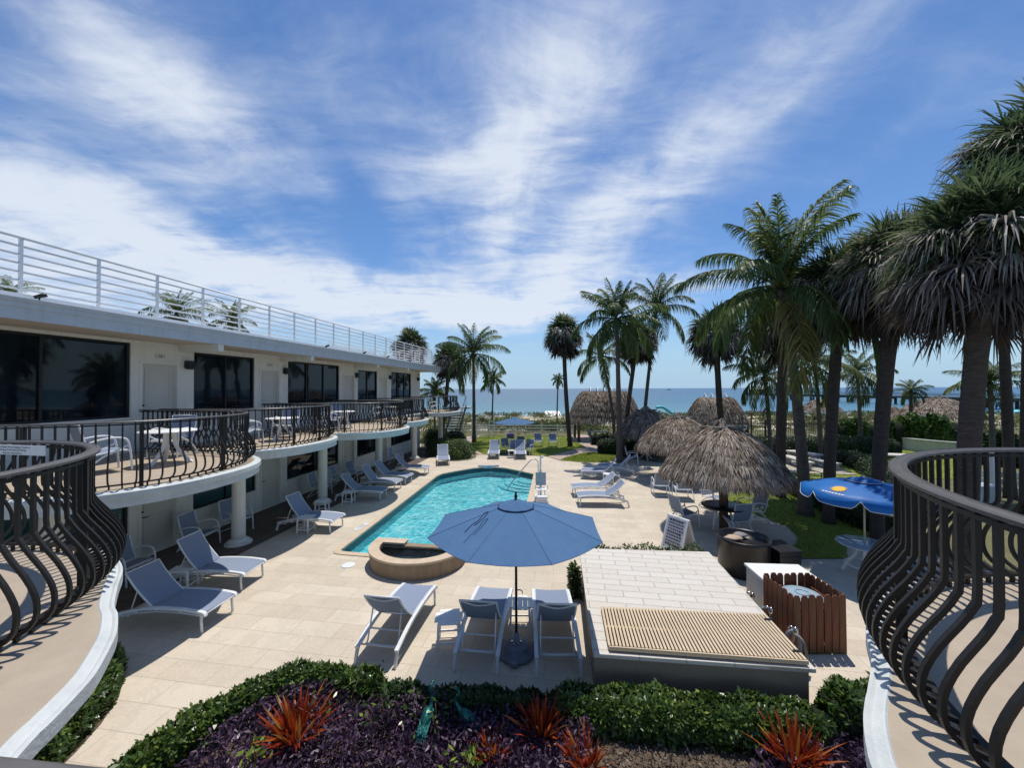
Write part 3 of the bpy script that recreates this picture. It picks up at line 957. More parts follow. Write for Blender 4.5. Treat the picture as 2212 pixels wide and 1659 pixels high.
def window(a, b, c, d, nmul, glass):
    x = WALL_T - 0.09
    f = MB()
    fw = 0.055
    f.box((x + .02, a + fw / 2, (c + d) / 2), (0.07, fw, d - c - .006)); f.box((x + .02, b - fw / 2, (c + d) / 2), (0.07, fw, d - c - .006))
    f.box((x + .02, (a + b) / 2, c + fw / 2), (0.066, b - a - 2 * fw, fw)); f.box((x + .02, (a + b) / 2, d - fw / 2), (0.066, b - a - 2 * fw, fw))
    for i in range(1, nmul):
        yy = a + (b - a) * i / nmul
        f.box((x + .02, yy, (c + d) / 2), (0.06, 0.05, d - c - 2 * fw))
    w = f.build('window', 'black_metal', hotel)
    p = MB()
    p.box((x, (a + b) / 2, (c + d) / 2), (0.012, b - a - 0.02, d - c - 0.02))
    p.build('pane', glass, w)
    s_ = MB()
    s_.box((WALL_T + 0.02, (a + b) / 2, c - 0.025), (0.05, b - a + 0.1, 0.05))
    s_.build('sill', 'wall_paint', w)
    # solid black back, its colour stands in for the darkness of the room
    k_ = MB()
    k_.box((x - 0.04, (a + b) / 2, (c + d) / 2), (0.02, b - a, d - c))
    k_.build('dark_back', 'black_plastic', w)


for w in UW:
    window(*w, 'window_glass')
for i, w in enumerate(LW):
    window(*w, 'curtain_glass' if i < 2 else 'window_glass')


def door(a, b, z0, z1, plate):
    x = WALL_T - 0.10
    h = z1 - z0
    g = MB()
    g.box((x, (a + b) / 2, (z0 + z1) / 2), (0.045, b - a, h))
    for (zc, hh) in ((z0 + h * .27, h * .36), (z0 + h * .73, h * .40)):     # two raised panels
        for (yc, zz, w_, h_) in (((a + b) / 2, zc + hh / 2, b - a - .26, .025), ((a + b) / 2, zc - hh / 2, b - a - .26, .025)):
            g.box((x + .028, yc, zz), (.014, w_, h_))
        for yc in (a + .13, b - .13):
            g.box((x + .028, yc, zc), (.0136, .025, hh + .02))
    d = g.build('door', 'door_paint', hotel)
    c = MB()
    for yy, w_ in ((a - .035, .07), (b + .035, .07)):
        c.box((WALL_T + .012, yy, (z0 + z1) / 2 + .02), (.03, w_, h + .04))
    c.box((WALL_T + .0125, (a + b) / 2, z1 + .05), (.032, b - a + .14, .06))
    c.build('door_casing', 'wall_paint', d)
    k_ = MB()
    k_.tube([(x + .02, a + .09, z0 + .98), (x + .08, a + .09, z0 + .98), (x + .085, a + .20, z0 + .975)], .012, 8)
    k_.tube([(x + .02, a + .09, z0 + 1.12), (x + .045, a + .09, z0 + 1.12)], .028, 12)
    k_.build('handle', 'black_metal', d)
    if plate:
        pl = MB(); pl.box((WALL_T + .008, (a + b) / 2, z1 + .22), (.012, .26, .11)); q = pl.build('number_plate', 'door_paint', d)
        text_mesh(plate, .10, 'number', 'ink', q, (WALL_T + .0155, (a + b) / 2, z1 + .22), (pi / 2, 0, pi / 2))


for i, (a, b) in enumerate(UD):
    door(a, b, DECK_Z + .03, 4.98, ('18', '7')[i] if i < 2 else None)
for a, b in LD:
    door(a, b, .03, 2.2, None)
    
# roof slab with stepped metal edge, soffit beams
EAVE = -9.49
g = MB()
g.box(((EAVE - .05 - 22) / 2, (0.5 + 27.35) / 2, 5.73), (22 + EAVE - .05 - .0, 26.85, .33))
g.build('roof', 'soffit_paint', hotel)
g = MB()
y0, y1 = 0.45, 27.42
prof = [(0, 5.545), (.03, 5.545), (.03, 5.76), (.055, 5.765), (.055, 5.86), (.085, 5.865), (.085, 5.905), (.10, 5.905), (.10, 5.925), (-.35, 5.94), (-.35, 5.90)]
g.sheet([[(EAVE - .05 + px, yy, pz) for px, pz in prof] for yy in (y0, y1 + .0)], smooth=False)
g.sheet([[(EAVE - .05 + px + (0), y1 + .004, pz) for px, pz in prof[:9]], [(-22, y1 + .004, pz) for px, pz in prof[:9]]], smooth=False)
for yy in np.arange(7.3, 27, 3.05):
    g.box((EAVE - .05 + .034, yy, 5.65), (.012, .10, .215))
g.build('fascia', 'trim_paint', hotel)
g = MB()
g.box((-9.95, (y0 + y1) / 2, 6.0), (.10, y1 - y0 - .4, .15))
g.build('parapet', 'white_metal', hotel)
for s_ in (9.32, 13.15, 18.2, 21.85):
    g = MB()
    g.box(((WALL_T + EAVE) / 2 - .02, s_, 5.465), (EAVE - WALL_T - .06, .16, .20))
    g.build('beam', 'wall_paint', hotel)
for s_ in (9.50, 13.30, 18.26, 21.98, 26.3):
    g = MB()
    g.rbox((WALL_T + .09, s_, 5.02), (.16, .20, .22), .02)
    g.box((WALL_T + .09, s_, 4.90), (.10, .13, .03))
    g.build('wall_lamp', 'black_metal', hotel)
g = MB()
g.rbox((WALL_T + .05, 26.5, 5.32), (.07, .14, .14), .02)
g.build('wall_lamp', 'light_amber', hotel)
for s_ in (5.75, 14.3, 17.2, 19.6, 22.6, 24.6):
    g = MB()
    g.tube([(-9.75, s_, 5.93), (-9.75, s_, 6.04)], .012, 6)
    g.tube([(-9.79, s_ - .05, 6.02), (-9.70, s_ + .07, 6.10)], [.03, .045], 10)
    g.build('roof_spotlight', 'black_metal', hotel)

# columns with moulded bases
for (s_, t_) in ((9.52, -9.16), (13.35, -9.26), (17.75, -9.3), (22.6, -9.5), (26.6, -9.2), (5.6, -9.16)):
    c = MB()
    c.lathe([(.165, .14), (.17, .3), (.165, 1.2), (.155, 2.28), (.175, 2.30), (.185, 2.40), (.185, 2.498)], 28)
    col = c.build('column', 'wall_paint', hotel, (t_, s_, 0))
    c = MB()
    c.lathe([(.33, 0.008), (.33, .05), (.27, .06), (.285, .085), (.27, .11), (.215, .12), (.215, .15), (.17, .16)], 28)
    c.build('base', 'wall_paint', col)

# round balcony slabs: (start, end, join depth, reach)
BALC = [(4.1, 8.42, -8.9, -6.4), (8.46, 12.36, -8.9, -7.3), (12.40, 16.42, -8.9, -6.5), (16.46, 20.3, -8.9, -7.2), (23.7, 28.0, -9.0, -7.7)]


def bow(s0, s1, tc, tm, inset=0.0, n=40, p=2.3):
    """the bowed outer edge of a balcony in wing coordinates (x = T, y = s)"""
    out = []
    for i in range(n + 1):
        a = pi * i / n
        c, sn = cos(a), sin(a)
        out.append(Vector((tc + (tm - inset - tc) * abs(sn) ** (2 / p),
                           (s0 + s1) / 2 - ((s1 - s0) / 2 - inset) * math.copysign(abs(c) ** (2 / p), c), 0)))
    return out


def slab(poly_edge, closing, name='balcony_slab', parent=hotel, z=DECK_Z, th=.25, lip=.09):
    """floor, stepped white edge and underside of a balcony; poly_edge is the outer edge, closing closes it at the wall"""
    k_ = len(poly_edge)
    nor = []
    for i in range(k_):
        d = (poly_edge[min(i + 1, k_ - 1)] - poly_edge[max(i - 1, 0)]).normalized()
        nor.append(Vector((d.y, -d.x, 0)))
    mid = sum(poly_edge, Vector()) / k_
    ctr = sum(closing, Vector()) / len(closing)
    if (nor[k_ // 2]).dot(poly_edge[k_ // 2] - ctr) < 0:
        nor = [-q for q in nor]
    f = MB()
    inn_ = [poly_edge[i] - nor[i] * lip for i in range(k_)]
    top = [Vector((q.x, q.y, z)) for q in inn_] + [Vector((q.x, q.y, z)) for q in closing]
    f.add(top, [tuple(t_) for t_ in tessellate_polygon([[Vector((q.x, q.y, 0)) for q in top]])])
    fl = f.build('floor', 'deck_floor', None)
    e = MB()
    levels = [(-lip, 0.0), (-lip * .83, .008), (-lip * .67, .004), (.0, -.02), (.015, -.012), (.03, -.022), (.03, -.105), (.0, -.115), (.0, -th)]
    e.sheet([[Vector((poly_edge[i].x, poly_edge[i].y, z)) + nor[i] * o_ + Vector((0, 0, zz)) for i in range(k_)] for o_, zz in levels], smooth=False)
    und = [Vector((q.x, q.y, z - th)) for q in poly_edge] + [Vector((q.x, q.y, z - th)) for q in closing]
    e.add(und, [tuple(t_) for t_ in tessellate_polygon([[Vector((q.x, q.y, 0)) for q in und]])])
    o = e.build(name, 'white_stucco', parent)
    fl.parent = o
    return o


for (s0, s1, tc_, tm) in BALC:
    ed = bow(s0, s1, tc_, tm)
    slab(ed, [Vector((WALL_T + .001, s1, 0)), Vector((WALL_T + .001, s0, 0))])
g = MB(); g.box(((WALL_T - 9.2) / 2, 22.0, DECK_Z - .125), (WALL_T * -1 - 9.2, 3.36, .25)); g.build('walkway_slab', 'white_stucco', hotel)

# straight outside stair at the sea end, climbing away from the garden
st = MB()
for i in range(13):
    st.box((-9.1, 28.35 + .22 * i, .20 + .2 * i), (1.0, .28, .045))
stair = st.build('staircase', 'white_metal', hotel)
st = MB()
for xx in (-9.64, -8.56):
    st.tube([(xx, 28.1, .05), (xx, 31.2, 2.85)], .02, flat=(.05, .26))
    st.tube([(xx, 28.1, .98), (xx, 31.2, 3.75)], .025, 8)
    for i in range(6):
        st.tube([(xx, 28.2 + .58 * i, .15 + .525 * i), (xx, 28.2 + .58 * i, 1.07 + .525 * i)], .015, 6)
st.build('stringer', 'black_metal', stair)
st = MB(); st.box((-9.4, 31.6, 2.7), (2.2, .9, .12)); st.build('landing', 'white_stucco', stair)


# ------------------------------------------------------------------ wrought railings with bellied bars
def belly_profile(h, out):
    return [(0, h), (0, h * .66), (.012, h * .60), (out * .30, h * .52), (out * .66, h * .42), (out * .92, h * .32), (out, h * .24), (out * .93, h * .165),
            (out * .66, h * .105), (out * .22, h * .07), (0, h * .055), (0, .0)]


BAR_CACHE = {}


def railing(path, label, step, bar=.03, h=1.04, out=.17, cap_w=.055, parent_empty=None, posts=(), z=DECK_Z, cap_h=.03, flip=False, group=None):
    """path: world points at deck level; bars belly to the left of travel unless flip"""
    root = parent_empty
    sgn_ = -1 if flip else 1
    key = (bar, h, out)
    if key not in BAR_CACHE:
        b = MB()
        pr = smooth_path([(x, 0, zz) for x, zz in belly_profile(h, out)], 2)
        b.tube(pr, 0, flat=(bar, bar))
        me = b.build('tmp', 'bronze_metal')
        BAR_CACHE[key] = me.data
        bpy.data.objects.remove(me)
    me = BAR_CACHE[key]
    k_ = len(path)
    # handrail cap: broad top with a rounded nose and two grooves
    w = cap_w / 2
    if cap_w > .08:
        prof = [(-w, -.004), (-w, .012), (-w + .010, .020), (-w * .42, .025), (-w * .36, .020), (w * .36, .020), (w * .42, .025), (w - .010, .020), (w, .012), (w, -.004), (w - .02, -.008), (-w + .02, -.008)]
    else:
        prof = [(-w, -.012), (-w, .008), (-w * .5, .018), (w * .5, .018), (w, .008), (w, -.012)]
    nor = []
    for i in range(k_):
        d = (path[min(i + 1, k_ - 1)] - path[max(i - 1, 0)]).normalized()
        nor.append(Vector((-d.y, d.x, 0)))
    c = MB()
    c.sheet([[path[i] + nor[i] * a + Vector((0, 0, z + h + b_)) for a, b_ in prof + prof[:1]] for i in range(k_)], smooth=False)
    c.build('top_rail', 'rail_cap_metal', root)
    c = MB()
    c.tube([p + Vector((0, 0, z + h * .06)) for p in path], 0, flat=(.035, .022))
    c.build('bottom_rail', 'bronze_metal', root)
    c = MB()
    c.tube([p + Vector((0, 0, z + h - .035)) for p in path], 0, flat=(.026, .022))
    c.build('under_rail', 'bronze_metal', root)
    bars = resample(path, step)
    for i, (p, d) in enumerate(bars):
        ang = math.atan2(d.x * sgn_, -d.y * sgn_)
        o = link('baluster', me, None, root, (p.x, p.y, z), (0, 0, ang))
    for fr in posts:
        p, d = bars[min(len(bars) - 1, int(fr * len(bars)))]
        p = p + d * step * .5
        q = MB(); q.box((p.x, p.y, z + h / 2 - .01), (.05, .05, h - .02), math.atan2(d.y, d.x))
        q.build('post', 'bronze_metal', root)
    tag(root, label, 'railing', group)
    return root


def to_world(v):
    return ST(v.y, v.x)


labs = ['dark bellied balcony railing around the white table with two chairs, nearest on the left wing',
        'dark bellied balcony railing in front of the second upstairs window from the camera',
        'dark bellied balcony railing in front of the widest upstairs window midway along the wing',
        'small dark balcony railing second from the sea end of the left wing',
        'dark angular balcony railing over the outside stair at the sea end of the wing']
for (s0, s1, tc_, tm), lab in zip(BALC, labs):
    ed = bow(s0, s1, tc_, tm, .22, 60)
    pth = [Vector((WALL_T + .1, ed[0].y, 0))] + ed + [Vector((WALL_T + .1, ed[-1].y, 0))]
    wp = [to_world(p) for p in pth]
    fine = []
    for a, b in zip(wp[:-1], wp[1:]):
        m_ = max(1, int((b - a).length / .15))
        fine += [a.lerp(b, i / m_) for i in range(m_)]
    fine.append(wp[-1])
    railing(fine, lab, .145, .021, 1.04, .16, .045, empty('balcony_railing'), posts=(.27, .40, .52, .64, .76), flip=True, group='curved railings of the left wing balconies')

# white tubular railing on the roof
rr = empty('roof_railing', (0, 0, 0), -AX)
RT = -10.0
g = MB()
zt = 7.12
for i in range(7):
    zz = zt - .158 * i
    g.tube([(RT, 3.0, zz), (RT, 27.0, zz)], .021 if i else .026, 6)
    g.tube([(RT, 27.0, zz), (-14.5, 27.0, zz)], .021 if i else .026, 6)
    g.tube([(-14.5, 27.0, zz), (-14.5, 21.5, zz)], .021 if i else .026, 6)
g.build('rails', 'white_metal', rr)
for s_ in np.arange(5.64, 27.1, 1.187):
    p = MB(); p.box((RT, s_, 6.55), (.045, .045, 1.16)); p.box((RT, s_, 5.99), (.12, .12, .02)); p.build('post', 'white_metal', rr)
for t_ in (-11.3, -12.5, -13.7, -14.5):
    p = MB(); p.box((t_, 27.0, 6.55), (.055, .055, 1.16)); p.build('post', 'white_metal', rr)
tag(rr, 'long white rooftop railing of seven horizontal tubes above the left wing', 'railing')

# ------------------------------------------------------------------ the balconies beside the camera
near = empty('near_balcony', (0, 0, 0))
lp = [(241, 1346), (248, 1366), (248, 1390), (243, 1415), (231, 1440), (220, 1461), (193, 1505), (151, 1552), (96, 1608), (41, 1662)]
edge = [S(x, y, DECK_Z - .02) for x, y in lp]
edge = [Vector((e.x, e.y, 0)) for e in edge]
cL, RL = Vector((-4.75, 2.01, 0)), 1.74
lead = [cL + Vector((cos(a), sin(a), 0)) * 1.89 for a in np.linspace(radians(170), radians(36), 16)]
tail = [Vector((-1.95, 1.25, 0)), Vector((-1.75, 1.0, 0)), Vector((-1.4, .75, 0)), Vector((-.6, .62, 0)), Vector((.3, .60, 0)), Vector((.85, .80, 0)), Vector((1.2, 1.1, 0)), Vector((1.38, 1.36, 0))]
rp = [(1957, 1707), (1948, 1675), (1942, 1644), (1938, 1610), (1938, 1589), (1941, 1560), (1946, 1534)]
cR, RR = Vector((3.92, 1.01, 0)), 2.06
redge = [S(x, y, DECK_Z - .02) for x, y in rp]
redge = [Vector((e.x, e.y, 0)) for e in redge]
rlead = [cR + Vector((cos(a), sin(a), 0)) * 2.19 for a in np.linspace(radians(146), radians(10), 18)]
full = lead + edge + tail + redge + rlead
closing = [Vector((7.2, -1.2, 0)), Vector((-7.6, 1.0, 0))]
closing = [Vector((6.5, -1.2, 0)), Vector((-7.0, -1.2, 0))]
full = smooth_path(full, 3)
slab(full, closing, 'balcony_slab', near, th=.125, lip=.055)
tag(near, 'tan floored upper balcony slab with stepped white edge that the camera stands on', 'balcony')

arc = [cL + Vector((cos(a), sin(a), 0)) * RL for a in np.linspace(radians(185), radians(-65), 90)]
railing(arc, 'dark bellied balcony railing with a white notice at the lower left edge of the view', .098, .021, 1.04, .19, .085, empty('balcony_railing'),
        posts=(.3, .6, .86), flip=False)
arcR = [cR + Vector((cos(a), sin(a), 0)) * RR for a in np.linspace(radians(-5), radians(232), 100)]
railing(list(reversed(arcR)), 'large dark bellied balcony railing with a wide cap filling the lower right corner', .098, .022, 1.04, .19, .085, empty('balcony_railing'),
        posts=(.38, .62, .80), flip=False)
own = [Vector((-1.9, .612, 0)) + Vector((1.0, -.103, 0)) * t for t in np.linspace(0, 2.3, 24)]
railing(own, 'straight dark handrail crossing the lower left corner right in front of the camera', .13, .03, 1.03, .0, .10, empty('balcony_railing'), flip=True)

# the notice wired inside the left railing
nt = empty('notice_board', (0, 0, 0))
a0 = math.atan2(S(60, 999, 3.70).y - cL.y, S(60, 999, 3.70).x - cL.x)
# hangs on the far side of the circle, facing the camera
pA = SY(-40, 1000, 3.50); pB = SY(101, 1000, 3.36)
mid = (pA + pB) / 2
dv = (pB - pA)
nt.location = mid
nt.rotation_euler = (pi / 2, 0, math.atan2(dv.y, dv.x))
g = MB(); g.rbox((0, 0, 0), (dv.length, .088, .006), .002); g.build('panel', 'sign_white', nt)
text_mesh('Please Refrain From Hanging Towels or\nClothing From Balcony Railings', .026, 'lettering', 'ink', nt, (0, .012, .0034), (0, 0, 0), extrude=.0003)
text_mesh('Balcony is Restricted to', .024, 'lettering', 'ink', nt, (0, -.028, .0034), (0, 0, 0), extrude=.0003)
tag(nt, 'small white notice about hanging towels fixed inside the near left railing', 'notice')

# ------------------------------------------------------------------ pool furniture prototypes
def proto_lounger(name='sun_lounger', back_deg=48, sling='sling'):
    """sling lounger; foot end at local -x, head at +x, 1.95 m long"""
    r_ = empty(name)
    W = .33
    side = smooth_path([(-.97, 0, .30), (-.95, 0, .345), (-.88, 0, .365), (-.55, 0, .395), (-.1, 0, .40), (.3, 0, .375), (.62, 0, .315), (.86, 0, .255), (.95, 0, .235)], 4)
    f = MB()
    for sy in (-1, 1):
        f.tube([(p.x, sy * W, p.z) for p in side], 0, flat=(.040, .062))
        low = smooth_path([(-.88, sy * W, .30), (-.4, sy * W, .335), (.1, sy * W, .325), (.55, sy * W, .27), (.86, sy * W, .20)], 3)
        f.tube(low, .011, 6)
        for xx, z0, z1 in ((-.45, .335, .39), (.1, .325, .39), (.5, .275, .335)):
            f.tube([(xx, sy * W, z0), (xx - .05, sy * W, z1)], .010, 6)
    for xx, zz in ((-.955, .33), (.52, .30), (.80, .20), (-.40, .335)):
        f.tube([(xx, -W, zz), (xx, W, zz)], .014, 6)
    f.build('frame', 'white_metal', r_)
    for sy in (-1, 1):
        g = MB(); g.tube([(-.88, sy * W, .36), (-.885, sy * W, .18), (-.90, sy * W, 0.0)], .023, 8); g.build('leg', 'white_metal', r_)
        g = MB(); g.tube(smooth_path([(.80, sy * W, .27), (.90, sy * W, .22), (.955, sy * W, .12), (.985, sy * W, 0.0)], 4), 0, flat=(.036, .058)); g.build('leg', 'white_metal', r_)
    s = MB()
    xs = np.linspace(-.95, .20, 14)
    zs = np.interp(xs, [p.x for p in side], [p.z for p in side])
    for off in (.022, .012):
        s.sheet([[(x, y, z + off - .018 * (1 - (y / W) ** 2)) for y in np.linspace(-W + .012, W - .012, 7)] for x, z in zip(xs, zs)])
    s.build('seat_sling', sling, r_)
    a = radians(back_deg)
    h = Vector((.20, 0, .40)); L = .80
    up_ = Vector((cos(a), 0, sin(a)))
    b = MB()
    top = []
    for t in np.linspace(0, 1, 8):
        p = h + up_ * L * t + Vector((-sin(a), 0, cos(a))) * (-.05 * sin(pi * t * .9) - .03 * t * t)
        top.append(p)
    for sy in (-1, 1):
        b.tube([(p.x, sy * (W - .035), p.z) for p in top], .016, 8)
    b.tube([(top[-1].x, y, top[-1].z) for y in (-W + .03, W - .03)], .016, 8)
    b.tube(smooth_path([(top[-1].x + .005, -W + .05, top[-1].z - .01), (top[-2].x + .04, 0, top[-2].z + .01), (top[-1].x + .005, W - .05, top[-1].z - .01)], 6), .012, 6)
    bk = b.build('backrest', 'white_metal', r_)
    s = MB()
    nb = Vector((-sin(a), 0, cos(a)))
    for off in (.012, .0):
        s.sheet([[(p.x + nb.x * off, y, p.z + nb.z * off) for y in np.linspace(-W + .045, W - .045, 6)] for p in top])
    s.build('back_sling', sling, bk)
    c = MB()
    m_ = top[4]
    c.tube(smooth_path([(m_.x, -W + .08, m_.z - .02), (.72, -W + .07, .22), (.75, -W + .09, .19), (.75, W - .09, .19), (.72, W - .07, .22), (m_.x, W - .08, m_.z - .02)], 3), .012, 6)
    c.build('support_bar', 'white_metal', r_)
    return r_


def proto_chair(name='sling_armchair', frame='white_metal', sling='sling', hback=.93):
    """sling armchair facing local -x"""
    r_ = empty(name)
    W = .27
    f = MB()
    for sy in (-1, 1):
        f.tube(smooth_path([(-.27, sy * W, .40), (-.1, sy * W, .405), (.17, sy * W, .36), (.22, sy * W, .40), (.30, sy * W, .62), (.38, sy * W, hback)], 4), .015, 8)
    f.tube([(-.27, -W, .40), (-.27, W, .40)], .014, 6); f.tube([(.38, -W, hback), (.38, W, hback)], .014, 6); f.tube([(.17, -W, .355), (.17, W, .355)], .014, 6)
    f.build('frame', frame, r_)
    for sy in (-1, 1):
        a = MB()
        w2 = sy * (W + .035)
        a.tube(smooth_path([(-.33, w2, 0), (-.31, w2, .30), (-.27, w2, .56), (-.19, w2, .64), (-.02, w2, .655), (.18, w2, .62), (.31, w2, .56)], 4), .018, 8)
        a.build('arm', frame, r_)
        a = MB()
        a.tube(smooth_path([(-.28, w2, .50), (-.12, w2, .42), (.10, w2, .30), (.28, w2, .12), (.36, w2, 0.0)], 4), .018, 8)
        a.build('leg', frame, r_)
    a = MB(); a.tube([(.36, -W - .035, .015), (.36, W + .035, .015)], .013, 6); a.tube([(-.30, -W - .02, .38), (-.30, W + .02, .38)], .012, 6); a.build('stretcher', frame, r_)
    s = MB()
    pr = smooth_path([(-.27, 0, .41), (-.05, 0, .40), (.15, 0, .365)], 5)
    for off in (.012, .002):
        s.sheet([[(p.x, y, p.z + off - .012 * (1 - (y / W) ** 2)) for y in np.linspace(-W + .01, W - .01, 6)] for p in pr])
    s.build('seat_sling', sling, r_)
    s = MB()
    pr = smooth_path([(.20, 0, .41), (.30, 0, .62), (.375, 0, hback - .01)], 5)
    for off in (-.004, .006):
        s.sheet([[(p.x + off, y, p.z) for y in np.linspace(-W + .01, W - .01, 6)] for p in pr])
    s.build('back_sling', sling, r_)
    return r_


def proto_table(name='side_table'):
    """small slatted side table, 0.46 m square with clipped corners"""
    r_ = empty(name)
    t = MB()
    for i in range(5):
        y = -.184 + .092 * i
        l_ = .46 if 0 < i < 4 else .34
        t.rbox((0, y, .44), (l_, .084, .018), .006)
    t.box((-.14, 0, .425), (.03, .40, .018)); t.box((.14, 0, .425), (.03, .40, .018))
    t.build('tabletop', 'white_plastic', r_)
    for sx in (-1, 1):
        for sy in (-1, 1):
            g = MB(); g.tube([(sx * .16, sy * .16, .42), (sx * .175, sy * .175, 0)], 0, flat=(.034, .034)); g.build('leg', 'white_plastic', r_)
    g = MB()
    for sy in (-1, 1):
        g.box((0, sy * .17, .11), (.33, .022, .03)); g.box((sy * .17, 0, .1105), (.022, .33, .028))
    g.build('stretcher', 'white_plastic', r_)
    return r_


def lounger_at(foot_near, foot_far, label, group, length=1.95, base=None, head=None):
    """put a lounger with its two foot legs at these ground points, head to the left of near->far unless head given"""
    o = copy_tree(base or LOUNGER)
    a, b = Vector(foot_near[:2]), Vector(foot_far[:2])
    mid_ = (a + b) / 2
    d = (b - a).normalized()
    ax = Vector((-d.y, d.x)) if head is None else Vector(head).normalized()
    ang = math.atan2(ax.y, ax.x)
    c = mid_ + ax * .83
    place(o, (c.x, c.y, 0), ang, label)
    o.scale = (.93, 1, 1)
    o['group'] = group
    o['category'] = 'sun lounger'
    return o


LOUNGER = proto_lounger()
LOUNGER_LOW = proto_lounger('sun_lounger', 40)
LOUNGER_HIGH = proto_lounger('sun_lounger', 55)
CHAIR = proto_chair()
TABLE = proto_table()
GL = 'blue-grey sling loungers round the pool'
left = [((451.6, 1407), (513, 1361), 'blue-grey lounger nearest the camera on the left, foot in the sun beside the near balcony'),
        ((536, 1312), (583.5, 1280.7), 'second blue-grey lounger from the camera on the left, behind the pair of low slatted tables'),
        ((735, 1185), (760, 1168), 'blue-grey lounger behind a white side table between the first and second columns, half shaded'),
        ((845.5, 1116), (858, 1102.6), 'shaded lounger level with the second column, a white side table against its near side'),
        ((878, 1093.6), (889.8, 1083), 'shaded lounger just beyond the second column, middle of the poolside row on the left'),
        ((902.7, 1077), (913, 1071), 'lounger with pale sling in front of the third column, foot in the sun'),
        ((943.4, 1056.8), (954, 1051), 'lounger farthest along the left poolside row, dark oval shade beneath it by the fourth column')]
first = True
for i, (p, q, lab) in enumerate(left):
    dirn = ((-.985, .10), (-.99, .05), (-.985, .13), (-.98, .02), (-.985, .10), (-.97, .16), (-.99, .04))[i]
    lounger_at(S(*p), S(*q), lab, GL, head=dirn, base=(LOUNGER, LOUNGER_HIGH, LOUNGER_HIGH, LOUNGER, LOUNGER_HIGH, LOUNGER, LOUNGER)[i])
lounger_at(S(973, 1036), S(998, 1034), 'lounger with wrinkled sling facing the pool in front of the clipped round bush', GL, head=(-.20, .98))
lounger_at(S(1070, 1019.5), S(1124.5, 1022), 'left of two dark-backed loungers side by side at the lawn edge, facing the pool', GL, head=(.0, 1))
lounger_at(S(1145.6, 1021), S(1168, 1021.5), 'right of two dark-backed loungers side by side at the lawn edge, facing the pool', GL, head=(.0, 1))
lounger_at((2.45, 14.0), (2.5, 14.66), 'sunlit lounger nearest the camera on the right side of the pool, head to the right', GL, head=(.998, -.05), base=LOUNGER_LOW)
lounger_at((2.45, 15.25), (2.5, 15.9), 'sunlit lounger second from the camera on the right side of the pool', GL, head=(.998, -.02), base=LOUNGER_LOW)
lounger_at((3.15, 18.4), (3.65, 18.85), 'shaded lounger set at an angle right of the pool, foot towards the pool lift', GL, head=(.93, -.25))
lounger_at((4.3, 19.4), (4.5, 20.0), 'lounger at the foot of the tall palm trunk right of the pool', GL, head=(.93, -.30))
lounger_at(S(812, 1462), S(910, 1462), 'left of three loungers in the foreground, seen from behind with its sling in full sun', GL, head=(-.16, -.98)).location
F = [((-1.95, 6.75), (.145, .99), 'x'), ((-.45, 6.72), (.10, .995), 'x'), ((.70, 6.62), (.06, .998), 'x')]
last = [o for o in scene.objects if o.get('label', '').startswith('left of three loungers')][0]
place(last, (-2.0, 6.92, 0), math.atan2(-.99, -.15))
o = copy_tree(LOUNGER); tag(place(o, (-.46, 6.78, 0), math.atan2(-.992, -.12), 'middle one of three loungers in the foreground, its sling crossed by the umbrella shadow'), cat='sun lounger', group=GL)
o = copy_tree(LOUNGER); tag(place(o, (.71, 6.70, 0), math.atan2(-.998, -.03), 'right of three loungers in the foreground, against the raised stone platform'), cat='sun lounger', group=GL)
for o in scene.objects:
    if o.get('category') == 'sun lounger':
        o.scale = (.93, 1, 1)
for p_ in (LOUNGER, LOUNGER_LOW, LOUNGER_HIGH):
    for ch in [c for c in p_.children]:
        for c2 in list(ch.children):
            bpy.data.objects.remove(c2)
        bpy.data.objects.remove(ch)
    bpy.data.objects.remove(p_)

GT = 'small white slatted side tables'
tabs = [((S(392, 1310) + S(425, 1307)) / 2, .15, 'nearer of two low slatted tables pushed together between the first two left loungers'),
        (S(440, 1286), .15, 'farther of two low slatted tables pushed together between the first two left loungers'),
        (S(680, 1182), -.1, 'white side table standing in front of the lounger between the first and second columns'),
        (S(716, 1141), .1, 'low white side table with bottles by the base of the second column'),
        (S(775, 1119), .05, 'white side table close to the pool edge by the shaded lounger at the second column'),
        (S(814, 1084), .05, 'small white side table between the shaded loungers past the second column'),
        (S(1002, 1020), .2, 'white side table beside the wrinkled lounger at the clipped bush'),
        (S(1136, 1017), .0, 'white side table between the pair of loungers at the lawn edge'),
        (S(1352, 1075), .1, 'white side table behind the sunlit loungers right of the pool'),
        ((-1.08, 6.55, 0), .08, 'slatted table between the left and middle loungers in the foreground'),
        ((.13, 6.98, 0), 1.55, 'slatted table behind the umbrella pole between the middle and right foreground loungers')]
for p, rz, lab in tabs:
    o = copy_tree(TABLE)
    tag(place(o, (p[0], p[1], 0), rz, lab), cat='side table', group=GT)
for ch in list(TABLE.children):
    bpy.data.objects.remove(ch)
bpy.data.objects.remove(TABLE)

# armchairs: (place, facing angle, label)
GC = 'sling armchairs'


def chair_at(p, face, label, scl=None):
    """face: compass direction the sitter looks, as a world angle"""
    o = copy_tree(CHAIR)
    place(o, (p[0], p[1], p[2] if len(p) > 2 else 0), face + pi, label, scl)
    tag(o, cat='armchair', group=GC)
    return o


